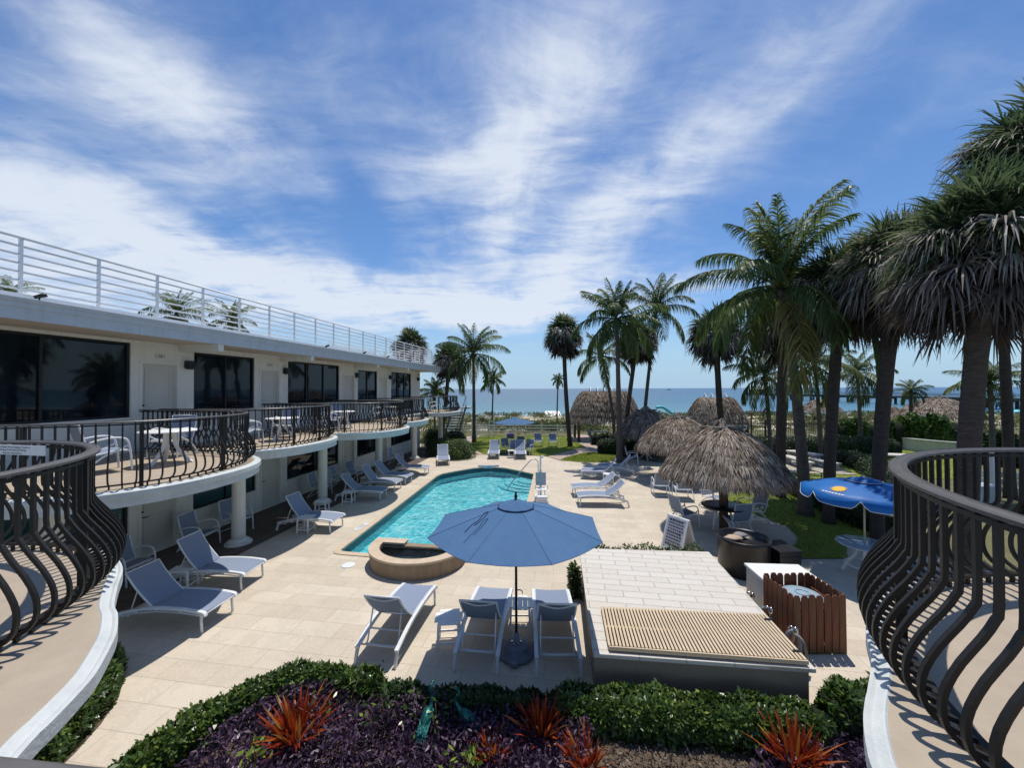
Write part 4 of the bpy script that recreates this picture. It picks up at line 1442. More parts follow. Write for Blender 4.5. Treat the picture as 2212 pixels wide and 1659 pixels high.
east = -AX                       # from the wing towards the pool
chair_at(ST(7.35, -9.85), east, 'white framed armchair half hidden behind the nearest railing beside the ground floor door')
chair_at(ST(9.15, -10.0), east + .15, 'shaded armchair left of the first column against the ground floor window')
chair_at(ST(10.35, -10.05), east - .25, 'shaded armchair right of the first column by the ground floor door')
chair_at(ST(14.2, -9.95), east + .1, 'shaded armchair right of the second column under the wing')
chair_at(ST(15.6, -9.95), east + .2, 'left of two armchairs in the shade between the second and third columns')
chair_at(ST(16.7, -9.9), east - .1, 'right of two armchairs in the shade between the second and third columns')
chair_at(ST(20.9, -9.9), east, 'shaded armchair left of the fourth column at the end of the terrace')
B0 = DECK_Z


def bal(s, t):
    return ST(s, t, B0)


chair_at(bal(6.05, -8.75), east + 1.25, 'white armchair on the near left balcony, turned to the table from the left')
chair_at(bal(7.75, -9.2), east - 1.3, 'white armchair on the near left balcony, seen from behind at the right of the table')
chair_at(bal(9.75, -9.1), east + .9, 'white armchair on the second balcony along the wing, left of its table')
chair_at(bal(11.4, -9.2), east - 1.3, 'white armchair on the second balcony along the wing, right of its table')
chair_at(bal(13.2, -9.0), east + 1.0, 'white armchair on the third balcony along the wing, nearest the camera')
chair_at(bal(14.8, -9.5), east - 1.0, 'white armchair on the third balcony along the wing, right of its table')
chair_at(bal(17.6, -9.3), east + .6, 'white armchair on the fourth balcony along the wing')
chair_at(bal(25.4, -9.3), east + .4, 'white armchair on the balcony over the outside stair')


def round_table(p, r_, h, label, mat='white_plastic', legs=3):
    t = empty('round_table', p)
    g = MB(); g.lathe([(0, h - .03), (r_ - .03, h - .03), (r_, h - .02), (r_, h - .008), (r_ - .01, h), (0, h)], 36); g.build('tabletop', mat, t)
    for i in range(legs):
        a = 2 * pi * i / legs + .4
        g = MB()
        g.tube(smooth_path([(cos(a) * .08, sin(a) * .08, h - .03), (cos(a) * .11, sin(a) * .11, h * .55), (cos(a) * .26, sin(a) * .26, h * .2), (cos(a) * r_ * .78, sin(a) * r_ * .78, 0)], 4), 0, flat=(.06, .035))
        g.build('leg', 'white_plastic', t)
    tag(t, label, 'table')
    return t


round_table(bal(6.95, -8.35), .50, .70, 'round white table between two armchairs on the near left balcony')
round_table(bal(10.65, -8.75), .45, .68, 'round white table on the second balcony along the wing')
round_table(bal(14.1, -8.9), .45, .68, 'round white table on the third balcony along the wing')
round_table(bal(18.5, -8.9), .42, .66, 'round white table on the fourth balcony along the wing')

# ------------------------------------------------------------------ umbrellas
def canopy_mesh(r_, h_, n=8, sag=.06, rot=0.0, vent=True, r_in=0.0, rings=5):
    g = MB()
    rows = []
    m_ = n * 6
    for i in range(rings + 1):
        t = r_in / r_ + (1 - r_in / r_) * i / rings
        row = []
        for j in range(m_ + 1):
            a = 2 * pi * j / m_ + rot
            fr = (j % 6) / 6.0
            bulge = sin(pi * fr)
            edge = cos(pi / n) / cos((fr - .5) * 2 * pi / n)
            rr_ = r_ * t * edge
            zz = h_ * (1 - t) * (1 + .10 * t) - sag * bulge * t * t * .6
            row.append((rr_ * cos(a), rr_ * sin(a), zz))
        rows.append(row)
    for off in (0, -.006):
        g.sheet([[(p[0], p[1], p[2] + off) for p in row] for row in rows], smooth=False)
    return g


def market_umbrella(loc, R, eave, peak, label, pole_mat='bronze_metal', rot=0.2, base=True, group=None):
    u_ = empty('patio_umbrella', loc)
    g = MB(); g.tube([(0, 0, .05), (0, 0, peak - .02)], .021, 12); g.build('pole', pole_mat, u_)
    c = canopy_mesh(R, peak - .10 - eave, rot=rot, r_in=.05)
    can = c.build('canopy', 'umbrella_cloth', u_, (0, 0, eave))
    v = canopy_mesh(.30, .11, rot=rot, sag=.02, rings=3)
    v.build('vent_cap', 'umbrella_cloth', can, (0, 0, peak - .155 - eave))
    g = MB()
    for j in range(8):
        a0, a1 = 2 * pi * j / 8 + rot, 2 * pi * (j + 1) / 8 + rot
        g.tube([(.305 * cos(a0), .305 * sin(a0), peak - .165 - eave), (.290 * cos((a0 + a1) / 2), .290 * sin((a0 + a1) / 2), peak - .175 - eave), (.305 * cos(a1), .305 * sin(a1), peak - .165 - eave)], .009, 5)
    g.build('vent_trim', 'navy_pipe', can)
    g = MB()
    for j in range(8):
        a0 = 2 * pi * j / 8 + rot
        g.tube([(.04 * cos(a0), .04 * sin(a0), peak - .13 - eave), (R * .985 * cos(a0), R * .985 * sin(a0), -.004)], .008, 6)
        g.tube([(.03 * cos(a0), .03 * sin(a0), -.05), (R * .5 * cos(a0), R * .5 * sin(a0), (peak - .1 - eave) * .5 - .01)], .007, 6)
    g.build('ribs', pole_mat, can)
    g = MB()
    hh = peak - .10 - eave
    for j in range(8):
        a0 = 2 * pi * j / 8 + rot
        g.tube([(R * t * cos(a0), R * t * sin(a0), hh * (1 - t) * (1 + .10 * t) + .003) for t in np.linspace(.06, .995, 7)], .003, 5)
    g.build('seams', 'umbrella_cloth', can)
    g = MB(); g.lathe([(.03, -.02), (.018, .03), (.012, .07), (.0, .075)], 10, (0, 0, peak)); g.build('finial', 'black_metal', u_)
    if base:
        g = MB()
        g.tube([(0, 0, 1.02), (.07, 0, 1.02), (.10, 0, 1.0), (.10, 0, .96)], .008, 6); g.build('crank', pole_mat, u_)
        g = MB()
        g.lathe([(.30, .0), (.31, .04), (.28, .075), (.21, .085), (.20, .14), (.17, .155), (.06, .165), (.05, .20), (.035, .34), (0, .34)], 28)
        for a in (0.4, 2.5, 4.6):
            g.rbox((.28 * cos(a), .28 * sin(a), .04), (.18, .12, .07), .02, a)
        bs = g.build('base', 'grey_plastic', u_)
        g = MB()
        for a in np.linspace(0, 2 * pi, 7)[:-1]:
            g.tube([(.07 * cos(a), .07 * sin(a), .16), (.07 * cos(a), .07 * sin(a), .20)], .012, 6)
        g.build('bolts', 'chrome', bs)
    tag(u_, label, 'umbrella', group)
    return u_


um = market_umbrella((.055, 6.30, 0), 1.42, 2.04, 2.55, 'large open blue-grey umbrella in the foreground on a dark pole with a round weighted base', rot=.32)
g = MB()
g.tube(smooth_path([(-.62, -.62, .235), (-.52, -.50, .275), (-.43, -.30, .325), (-.49, -.32, .318), (-.56, -.48, .27), (-.66, -.60, .232), (-.74, -.74, .18)], 5), .008, 5)
g.build('tie_strap', 'navy_pipe', [c for c in um.children if c.name.startswith('canopy')][0], (0, 0, .012))
pU = SY(1143, 1005, 26.3)
market_umbrella((pU.x, 26.3, 0), 1.42, 1.98, 2.42, 'far blue umbrella on a white pole shading the chairs on the lawn', 'white_metal', rot=.1, base=False, group=None)


def beach_umbrella(loc, R, eave, peak, label):
    u_ = empty('beach_umbrella', loc)
    g = MB(); g.tube([(0, 0, 0), (0, 0, peak - .02)], .020, 12); g.build('pole', 'light_pole', u_)
    hh = peak - .06 - eave
    c = MB()
    m_ = 96
    rows = []
    for i in range(7):
        t = i / 6
        rows.append([(R * t * cos(2 * pi * j / m_), R * t * sin(2 * pi * j / m_), hh * (1 - t ** 1.8) - .025 * t * t * sin(pi * ((j % 12) / 12))) for j in range(m_ + 1)])
    # hanging valance cut into flaps at each rib
    val = []
    for j in range(m_ + 1):
        a = 2 * pi * j / m_
        fr = (j % 12) / 12
        drop = (.03, .12, .18)[min(2, min(j % 12, 12 - j % 12))] if j % 12 else .02
        val.append((R * 1.005 * cos(a), R * 1.005 * sin(a), rows[-1][j][2] - drop))
    rows.append(val)
    for off in (0, -.005):
        c.sheet([[(p[0], p[1], p[2] + off) for p in row] for row in rows])
    can = c.build('canopy', 'bright_blue_cloth', u_, (0, 0, eave))
    g = MB(); g.tube([(p[0] * 1.003, p[1] * 1.003, p[2]) for p in val], .007, 5)
    g.tube([(.33 * cos(a), .33 * sin(a), hh + .005) for a in np.linspace(0, 2 * pi, 30)], .006, 5)
    g.build('edging', 'sign_white', can)
    g = MB(); g.lathe([(.33, -.01), (.24, .035), (.10, .06), (0, .07)], 24, (0, 0, hh)); g.build('vent_cap', 'bright_blue_cloth', can)
    g = MB(); g.lathe([(.03, 0), (.03, .05), (0, .06)], 10, (0, 0, hh + .06)); g.build('finial', 'sign_white', can)
    # sun emblem and a line of small white lettering on one panel

    def surf(a, t):
        return Vector((R * t * cos(a), R * t * sin(a), hh * (1 - t ** 1.8) - .03 * t * t + .012))
    a0 = radians(197)
    ctr = surf(a0, .70)
    ex = (surf(a0 + .05, .70) - ctr).normalized(); ey = (surf(a0, .62) - ctr).normalized()
    g = MB()
    pts = []
    for i in range(32):
        rr_ = .16 if i % 2 == 0 else .105
        a = 2 * pi * i / 32
        pts.append(ctr + ex * cos(a) * rr_ + ey * sin(a) * rr_)
    g.add(pts, [tuple(range(32))])
    g.build('sun_emblem', 'yellow_paint', can)
    g = MB()
    lc = surf(a0 + .03, .885)
    for k_ in range(7):
        p = lc + ex * (-.21 + .065 * k_)
        g.add([p + ex * -.024 + ey * -.02, p + ex * .024 + ey * -.02, p + ex * .024 + ey * .02, p + ex * -.024 + ey * .02], [(0, 1, 2, 3)])
    g.build('lettering', 'sign_white', can)
    tag(u_, label, 'umbrella')
    return u_


pt = S(1922, 1209, .72)
beach_umbrella((pt.x, pt.y, 0), 1.16, 1.94, 2.22, 'bright blue umbrella with a yellow sun emblem and white piping at the right')
t_ = empty('round_table', (pt.x, pt.y, 0))
g = MB(); g.lathe([(.03, .70), (.52, .70), (.53, .715), (.52, .73), (.03, .73)], 36); g.build('tabletop', 'table_glass', t_)
for i in range(4):
    a = pi / 4 + i * pi / 2
    g = MB(); g.tube(smooth_path([(.12 * cos(a), .12 * sin(a), .70), (.16 * cos(a), .16 * sin(a), .45), (.30 * cos(a), .30 * sin(a), .22), (.40 * cos(a), .40 * sin(a), 0)], 4), 0, flat=(.05, .035)); g.build('leg', 'white_plastic', t_)
g = MB(); g.tube([(.36 * cos(a), .36 * sin(a), .24) for a in np.linspace(0, 2 * pi, 24)], .014, 6); g.build('ring', 'white_plastic', t_)
tag(t_, 'round patio table with pale mottled top under the bright blue umbrella', 'table')
chair_at((pt.x + .55, pt.y - .55, 0), radians(135), 'white armchair at the table under the bright blue umbrella, partly behind the railing')

# ------------------------------------------------------------------ raised spa at the near end of the pool
spa = empty('spa_tub', (-2.36, 9.72, 0), -AX)
A_, B_ = 1.22, 1.10


def half(a_, b_, n=28, y0=0.0):
    return [(-a_ * cos(t), y0 - b_ * sin(t)) for t in np.linspace(0, pi, n)]


H_ = .40
o_ = half(A_, B_); i_ = half(A_ - .27, B_ - .27, y0=-.02)
w = MB()
wall_o = half(A_ - .03, B_ - .03)
w.sheet([[(p[0], p[1], z) for p in wall_o] for z in (0, H_ - .05)], smooth=True)
w.sheet([[(p[0], p[1], z) for p in i_] for z in (-.3, H_ - .04)], smooth=True)
w.box((0, .10, .10), (2 * A_ - .06, .24, .44))
w.build('wall', 'spa_stone', spa)
r = MB()
for (o_a, i_a) in ((o_, i_),):
    k_ = len(o_a)
    vs = [(p[0], p[1], H_) for p in o_a] + [(p[0], p[1], H_) for p in i_a] + [(p[0], p[1], H_ - .05) for p in o_a] + [(p[0], p[1], H_ - .05) for p in i_a]
    fs = []
    for i in range(k_ - 1):
        fs += [(i, i + 1, k_ + i + 1, k_ + i), (2 * k_ + i, 2 * k_ + i + 1, i + 1, i), (k_ + i, k_ + i + 1, 3 * k_ + i + 1, 3 * k_ + i)]
    r.add(vs, fs)
r.rbox((-A_ + .42, .12, H_ - .022), (.84, .28, .055), .008)
r.rbox((A_ - .24, .12, H_ - .022), (.48, .28, .055), .008)
r.build('rim', 'coping_stone', spa)
r = MB(); r.rbox((.18, .12, H_ - .115), (.86, .20, .04), .008); r.build('spillway', 'stone_tan', spa)
r = MB(); r.box((0, .0, .16), (2 * A_ - .5, .012, .34)); r.build('tile_face', 'pool_trim', spa)
r = MB(); r.prism([(p[0], p[1]) for p in half(A_ - .26, B_ - .26, y0=-.02)], -.3, .10); r.build('tub_floor', 'spa_plaster', spa)
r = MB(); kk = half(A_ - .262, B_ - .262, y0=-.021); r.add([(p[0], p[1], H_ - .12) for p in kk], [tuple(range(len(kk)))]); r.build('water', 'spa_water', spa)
tag(spa, 'raised half round stone spa with a tan rim at the near end of the pool', 'spa')
fl = empty('pool_float', (-.86, 9.68, 0.02), .1)
g = MB(); g.tube(smooth_path([(-.42, 0, .05), (-.2, .05, .05), (.1, -.03, .05), (.5, .02, .05)], 5), .055, 10); g.build('noodle', 'lime_foam', fl)
tag(fl, 'bright green foam float lying at the pool edge beside the raised spa', 'pool float')

# ------------------------------------------------------------------ raised stone platform with slatted grate
C_ = [Vector((1.10, 5.33)), Vector((3.92, 5.02)), Vector((4.36, 8.60)), Vector((1.52, 8.82))]
plat = empty('stone_platform', (0, 0, 0))
g = MB()
ins = [Vector((1.13, 5.38)), Vector((3.87, 5.08)), Vector((4.31, 8.56)), Vector((1.56, 8.78))]
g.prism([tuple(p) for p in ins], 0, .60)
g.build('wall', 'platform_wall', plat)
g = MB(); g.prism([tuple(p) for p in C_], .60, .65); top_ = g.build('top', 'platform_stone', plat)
tag(plat, 'raised stone platform with paved top beside the foreground loungers', 'platform')
gr = empty('slatted_grate', (0, 0, 0))
a, b, c, d = Vector((1.33, 5.40, 0)), Vector((3.86, 5.10, 0)), Vector((3.98, 6.12, 0)), Vector((1.45, 6.36, 0))
g = MB()
n_ = 50
for i in range(n_ + 1):
    t = (i + .25) / (n_ + .5)
    p, q = a.lerp(b, t), d.lerp(c, t)
    g.tube([p + Vector((0, 0, .708)), q + Vector((0, 0, .708))], 0, flat=(.032, .026))
g.build('slats', 'grate_slat', gr)
g = MB()
for t in (0.0, .5, 1.0):
    p, q = a.lerp(d, t), b.lerp(c, t)
    g.tube([p + Vector((0, 0, .676)), q + Vector((0, 0, .676))], 0, flat=(.045, .03))
g.tube([a + Vector((.0, -.03, .70)), b + Vector((0, -.03, .70))], 0, flat=(.02, .05))
g.build('frame', 'grate_slat', gr)
g = MB()
g.prism([tuple((a.lerp(b, -.0) + Vector((0, 0, 0)))[:2]), tuple(b[:2]), tuple(c[:2]), tuple(d[:2])], .655, .659)
g.build('dark_sheet', 'black_plastic', gr)  # thin black sheet lying under the slats
g = MB()
for s_ in (.15, .85):
    p = b.lerp(c, s_); g.rbox((p.x - .03, p.y, .73), (.03, .10, .02), .004, 1.45)
g.build('hinges', 'black_metal', gr)
tag(gr, 'tan slatted grate lying on the front half of the raised stone platform', 'grate')

# picket enclosure round a bin
bx0, bx1, by0, by1 = 4.52, 5.36, 6.24, 6.98
pk = empty('picket_enclosure', (0, 0, 0))


def picket(p, ang, lean=0.0):
    g = MB()
    w_, h_ = .107, .94 + random.uniform(-.012, .012)
    poly = [(-w_ / 2, 0), (w_ / 2, 0), (w_ / 2, h_ - .05), (w_ / 2 - .015, h_ - .015), (w_ / 4, h_), (-w_ / 4, h_), (-w_ / 2 + .015, h_ - .015), (-w_ / 2, h_ - .05)]
    vs = [(x, -.009, z) for x, z in poly] + [(x, .009, z) for x, z in poly]
    k_ = len(poly)
    g.add(vs, [tuple(range(k_)), tuple(reversed(range(k_, 2 * k_)))] + [(i, k_ + i, k_ + (i + 1) % k_, (i + 1) % k_) for i in range(k_)])
    return g.build('picket', 'red_wood', pk, p, (lean, random.uniform(-.008, .008), ang))


random.seed(4)
for i in range(7):
    picket((bx0 + .06 + .122 * i, by0, .01), 0); picket((bx0 + .06 + .122 * i, by1, .01), 0)
for i in range(6):
    picket((bx0, by0 + .06 + .122 * i, .01), pi / 2); picket((bx1, by0 + .06 + .122 * i, .01), pi / 2)
g = MB()
for zz in (.25, .70):
    g.box(((bx0 + bx1) / 2, by0 + .03, zz), (bx1 - bx0 - .02, .035, .08)); g.box(((bx0 + bx1) / 2, by1 - .03, zz), (bx1 - bx0 - .02, .035, .08))
    g.box((bx0 + .03, (by0 + by1) / 2, zz + .0), (.035, by1 - by0 - .10, .079)); g.box((bx1 - .03, (by0 + by1) / 2, zz), (.035, by1 - by0 - .10, .079))
g.build('rails', 'red_wood', pk)
tag(pk, 'square enclosure of reddish brown dog-eared pickets around a blue-grey drum lid', 'picket fence')
bn = empty('drum', ((bx0 + bx1) / 2, (by0 + by1) / 2, 0))
g = MB(); g.lathe([(.27, 0.01), (.28, .3), (.28, .74), (0, .74)], 28); g.build('body', 'grey_plastic', bn)
g = MB(); g.lathe([(.30, .735), (.305, .765), (.27, .785), (.14, .795), (0, .80)], 32); g.tube([(.10 * cos(t), .10 * sin(t), .80) for t in np.linspace(0, 2 * pi, 20)], .012, 6); g.build('lid', 'bin_lid', bn)
tag(bn, 'round drum with a blue-grey lid standing inside the wooden picket enclosure', 'drum')

# white equipment cabinet
cab = empty('equipment_cabinet', (5.22, 7.42, 0), -AX * .5)
g = MB(); g.rbox((0, 0, .34), (1.0, .84, .66), .01); g.build('body', 'white_stucco', cab)
g = MB(); g.rbox((0, 0, .695), (1.06, .90, .05), .012); g.build('lid', 'white_plastic', cab)
tag(cab, 'low white equipment cabinet with a flat lid behind the picket enclosure', 'cabinet')

# pump pipework in the gap
pp = empty('pump_pipes', (0, 0, 0))
for (x, y, z1) in ((4.30, 6.75, .42), (4.34, 6.15, .40)):
    g = MB()
    g.tube(smooth_path([(x, y, 0), (x, y, z1 * .6), (x + .02, y, z1), (x + .12, y - .02, z1 + .05), (x + .17, y - .04, z1 - .05), (x + .18, y - .05, .1)], 4), .026, 8)
    g.build('pipe', 'grey_plastic', pp)
for (x, y, z1) in ((4.30, 6.95, .62), (4.30, 6.45, .64), (4.36, 5.98, .60)):
    g = MB()
    g.lathe([(.03, 0), (.036, .03), (.03, .08), (.012, .10), (0, .10)], 14, (x, y, z1 - .1))
    g.tube([(x, y, z1 - .02), (x - .06, y + .03, z1 + .0), (x - .08, y + .06, z1 - .05)], .012, 7)
    g.build('valve', 'chrome', pp)
g = MB(); g.tube(smooth_path([(4.40, 6.1, .30), (4.33, 5.95, .50), (4.36, 5.82, .46), (4.42, 5.80, .10)], 5), .020, 8); g.build('hose', 'stone_grey', pp)
tag(pp, 'grey pump pipes and metal valves squeezed between the stone platform and the pickets', 'pipework')

# black planter tub and lower box beside it
tub = empty('black_tub', (5.40, 9.05, 0), .1)
g = MB()
g.lathe([(.50, 0), (.53, .05), (.545, .74), (.56, .76), (.56, .82), (.52, .83), (.49, .80), (.48, .72), (0, .72)], 40)
g.build('shell', 'black_plastic', tub)
tag(tub, 'large black round tub holding flat stones behind the stone platform', 'tub')
for nm, mt, c_, s_, lab in (('flat_stone', 'stone_tan', (5.16, 9.02, .80), (.20, .13, .05), 'tan flat stone lying at the left in the black tub'),
                            ('flat_stone', 'stone_grey', (5.42, 9.20, .80), (.16, .12, .05), 'grey flat stone lying at the back of the black tub')):
    bm = bmesh.new(); bmesh.ops.create_icosphere(bm, subdivisions=3, radius=1)
    rs = random.Random(len(lab))
    for v in bm.verts:
        v.co = Vector((v.co.x * s_[0], v.co.y * s_[1], v.co.z * s_[2])) * (1 + .12 * sin(5 * v.co.x + 3 * v.co.y))
    me = bpy.data.meshes.new(nm); bm.to_mesh(me); bm.free()
    tag(link(nm, me, mt, None, c_), lab, 'stone', 'stones in the black tub')
sb = empty('storage_box', (6.18, 8.92, 0), .05)
g = MB(); g.rbox((0, 0, .30), (.50, .62, .60), .02); g.build('body', 'black_plastic', sb)
g = MB(); g.rbox((0, 0, .63), (.54, .66, .05), .015); g.rbox((0, 0, .50), (.53, .645, .02), .008); g.build('lid', 'black_plastic', sb)
tag(sb, 'black storage box standing right of the black round tub', 'box')

# folding A-frame notice
af = empty('a_frame_sign', (4.42, 10.28, 0), radians(-62))
th = radians(19)


def panel(sign_):
    g = MB()
    M = Matrix.Rotation(sign_ * th, 3, 'X')
    off = Vector((0, -sign_ * .30, 0))
    def P_(c, d):
        g.box(Vector((0, 0, 0)), d)
        for i in range(len(g.v) - 8, len(g.v)):
            g.v[i] = tuple(M @ (Vector(g.v[i]) + Vector(c)) * 1 + Vector((0, sign_ * .31, 0)))
    P_((0, 0, .46), (.56, .016, .80))
    f_ = g.build('panel', 'board_face', af)
    g = MB()
    for (c, d) in (((-.30, 0, .45), (.05, .032, .92)), ((.30, 0, .45), (.05, .032, .92)), ((0, 0, .885), (.55, .031, .05)), ((0, 0, .05), (.55, .031, .05))):
        P_(c, d)
    g.build('frame', 'white_plastic', f_)
    return f_, M


for sg in (1, -1):
    f_, M = panel(sg)
    rs = random.Random(3 + sg)
    g = MB()
    for row in range(9):
        x = -.23
        zz = .80 - .078 * row
        while x < .20:
            w_ = rs.uniform(.025, .075)
            c = Vector((x + w_ / 2, sg * .0105, zz))
            g.box((0, 0, 0), (w_, .004, .034 if row % 4 else .05))
            for i in range(len(g.v) - 8, len(g.v)):
                g.v[i] = tuple(M @ (Vector(g.v[i]) + c) + Vector((0, sg * .31, 0)))
            x += w_ + .018
    g.build('lettering', 'ink', f_)
g = MB(); g.tube([(-.08, 0, .88), (-.06, 0, .96), (.06, 0, .96), (.08, 0, .88)], .012, 6); g.build('handle', 'white_plastic', af)
tag(af, 'white folding A-frame notice standing on the deck by the nearest thatched shelter', 'sign')

# pool lift and hand rail
lf = empty('pool_lift', (1.10, 14.75, 0), 0)
g = MB(); g.rbox((0, -.05, .10), (.46, .95, .10), .03); g.rbox((0, -.36, .22), (.40, .30, .16), .03); g.tube([(-.24, -.5, .05), (.24, -.5, .05)], .05, 12); g.build('base', 'white_plastic', lf)
g = MB(); g.rbox((0, .30, .62), (.09, .09, 1.0), .012); g.tube([(0, .30, 1.1), (0, .30, 1.62)], .035, 10); g.tube([(0, .30, 1.60), (.10, .22, 1.66)], .045, 10); g.build('mast', 'white_metal', lf)
g = MB(); g.rbox((0, -.05, .47), (.40, .42, .04), .02); st_ = g.build('seat', 'white_plastic', lf)
g = MB(); g.rbox((0, .20, .80), (.40, .05, .50), .02); g.build('backrest', 'bin_lid', lf)
g = MB()
for sx in (-.23, .23):
    g.tube(smooth_path([(sx, .2, .66), (sx, -.1, .66), (sx, -.18, .60), (sx, -.16, .48)], 3), .014, 6)
g.tube([(-.12, -.2, .44), (-.12, -.34, .16)], .016, 6); g.tube([(.12, -.2, .44), (.12, -.34, .16)], .016, 6); g.rbox((0, -.36, .165), (.34, .16, .02), .005)
g.build('armrest', 'white_metal', lf)
tag(lf, 'white pool lift with a grey seat back standing at the right edge of the pool', 'pool lift')
hr = empty('pool_handrail', (0, 0, 0))
g = MB()
for dx in (0.0,):
    g.tube(smooth_path([(1.24, 18.55, 0), (1.24, 18.55, .70), (1.16, 18.53, .86), (1.02, 18.50, .90), (.86, 18.45, .84), (.45, 18.3, .42), (-.1, 18.1, -.20), (-.25, 18.05, -.45)], 5), .024, 10)
g.build('rail', 'chrome', hr)
tag(hr, 'curved stainless handrail running down into the far right corner of the pool', 'handrail')


# ------------------------------------------------------------------ thatched shelters
def thatch_on(rng, fn_pt, n, length=.34, width=.035, lift=.05):
    """strips of palm thatch laid down a surface: fn_pt(u in 0..1 round, t in 0..1 down) -> point and downhill tangent"""
    U = rng.uniform(0, 1, n)
    T = np.sqrt(rng.uniform(0.02, 1.0, n))
    rows_ = max(5, int(round(9 * 1)))
    kk = np.floor(T * rows_); fr = rng.uniform(0, 1, n) ** .55          # laid in overlapping courses, thickest at each lower edge
    T = np.clip((kk + fr + .10 * np.sin(U * 40 + kk * 2.1) + .06 * rng.normal(size=n)) / rows_, 0.01, 1.0)
    P, D, NRM = fn_pt(U, T)
    side = unit(np.cross(NRM, D))
    d = unit(D + .22 * rng.normal(size=(n, 1)) * side + NRM * rng.uniform(-.02, .20, (n, 1)))
    L = length * rng.uniform(.6, 1.3, (n, 1))
    W = width * rng.uniform(.5, 1.4, (n, 1))
    s2 = unit(np.cross(d, NRM + .5 * rng.normal(size=(n, 3))))
    p0 = P + NRM * (rng.uniform(0, lift, (n, 1)) + .045 * fr[:, None]) - d * L * .35
    tip = p0 + d * L - np.array([0, 0, 1]) * L * .12
    return np.stack([p0 - s2 * W * .35, p0 + s2 * W * .35, p0 + d * L * .6 + s2 * W * .5, tip, p0 + d * L * .6 - s2 * W * .5], axis=1)


def dome_fn(R, z0, z1, cap=.06, bulge=.55, sx=1.0, sy=1.0):
    def rr(T):
        return cap + (R - cap) * T

    def zz(T):
        return z1 - (z1 - z0) * ((1 - bulge) * T + bulge * T * T)

    def f(U, T):
        a = 2 * pi * U
        r_ = rr(T)
        P = np.stack([r_ * np.cos(a) * sx, r_ * np.sin(a) * sy, zz(T)], 1)
        dr = (R - cap) * np.ones_like(T); dz = -(z1 - z0) * ((1 - bulge) + 2 * bulge * T)
        D = unit(np.stack([dr * np.cos(a) * sx, dr * np.sin(a) * sy, dz], 1))
        NR = unit(np.stack([-dz * np.cos(a), -dz * np.sin(a), dr], 1))
        return P, D, NR
    prof = [(rr(t), zz(t)) for t in np.linspace(1, 0, 9)]
    return f, prof


def tiki_hut(loc, R, eave, peak, n, label, seed, post=True, cap=True, post_r=.10, capdir=0.3, group=None, bulge=.84, sx=1, sy=1, strip=.30, width=.026):
    h = empty('thatched_hut', loc)
    rg = np.random.default_rng(seed)
    f, prof = dome_fn(R, eave, peak, bulge=bulge, sx=sx, sy=sy)
    g = MB(); g.lathe([(max(.01, r_ * .97), z - .05) for r_, z in prof], 36, sx=sx, sy=sy)
    g.lathe([(R * .94, eave - .07), (R * .5, eave + (peak - eave) * .42), (.05, peak - .25)], 36, sx=sx, sy=sy)
    roof = g.build('roof', 'thatch_core', h)
    V = thatch_on(rg, f, n, strip, width)
    # ragged fringe hanging at the eave
    m_ = n // 4
    V2 = thatch_on(rg, lambda U, T: f(U, .96 + .05 * T), m_, strip, width)
    V2[:, 3, 2] -= rg.uniform(.02, .16, len(V2)); V2[:, (2, 4), 2] -= .03
    V = np.concatenate([V, V2])
    az_ = np.arctan2(V[:, 0, 1], V[:, 0, 0])
    wx = .10 * np.sin(az_ * 7 + V[:, 0, 2] * 9) + .08 * np.sin(az_ * 17 + 2 * V[:, 0, 2])
    quad_mesh('thatch', V, np.clip(.48 + wx + rg.normal(0, .22, len(V)), 0, 1), 'thatch', roof)
    if post:
        g = MB(); g.tube([(0, 0, 0), (.01, 0, eave), (0, 0, peak - .1)], [post_r * 1.05, post_r, post_r * .8], 14); g.build('post', 'old_wood', h)
        g = MB()
        for i in range(8):
            a = 2 * pi * i / 8
            g.tube([(.05 * cos(a) * sx, .05 * sin(a) * sy, peak - .28), (R * .9 * cos(a) * sx, R * .9 * sin(a) * sy, eave + .03)], .025, 6)
        g.build('rafters', 'old_wood', roof)
    if cap:
        V = thatch_on(rg, dome_fn(.24, peak - .10, peak + .24, .03, .3)[0], 160, .2, .03)
        quad_mesh('cap', V, np.clip(rg.normal(.45, .2, len(V)), 0, 1), 'thatch', roof)
        g = MB()
        for (off, ang, zz) in ((.17, capdir, .02), (-.17, capdir + .1, .045), (.0, capdir + pi / 2, .09)):
            dx, dy = cos(ang) * .55, sin(ang) * .55
            ox, oy = -sin(ang) * off * 1.6, cos(ang) * off * 1.6
            g.tube([(ox - dx, oy - dy, peak + zz - .04), (ox + dx, oy + dy, peak + zz - .04)], .042, 8)
        g.build('cap_logs', 'grey_wood', roof)
    tag(h, label, 'thatched shelter', group)
    return h


GH = 'round thatched shelters along the garden'
h4 = Vector((6.42, 11.75, 0))
tiki_hut(h4, 1.66, 1.76, 3.10, 13000, 'nearest round thatched shelter with log cap, on a dark post beside the right lawn', 11, capdir=.1, group=GH, post_r=.12)
h3 = SY(1507, 1000, 18.0)
tiki_hut((h3.x, 18.0, 0), 1.78, 1.58, 2.92, 8000, 'middle round thatched shelter, partly hidden behind the nearest one', 12, capdir=.2, group=GH)
h2 = SY(1440, 1000, 23.0)
tiki_hut((h2.x, 23.3, 0), 1.70, 1.55, 2.98, 6000, 'farthest of the three round thatched shelters, behind the tall palm trunks', 13, capdir=.2, group=GH, post_r=.09)
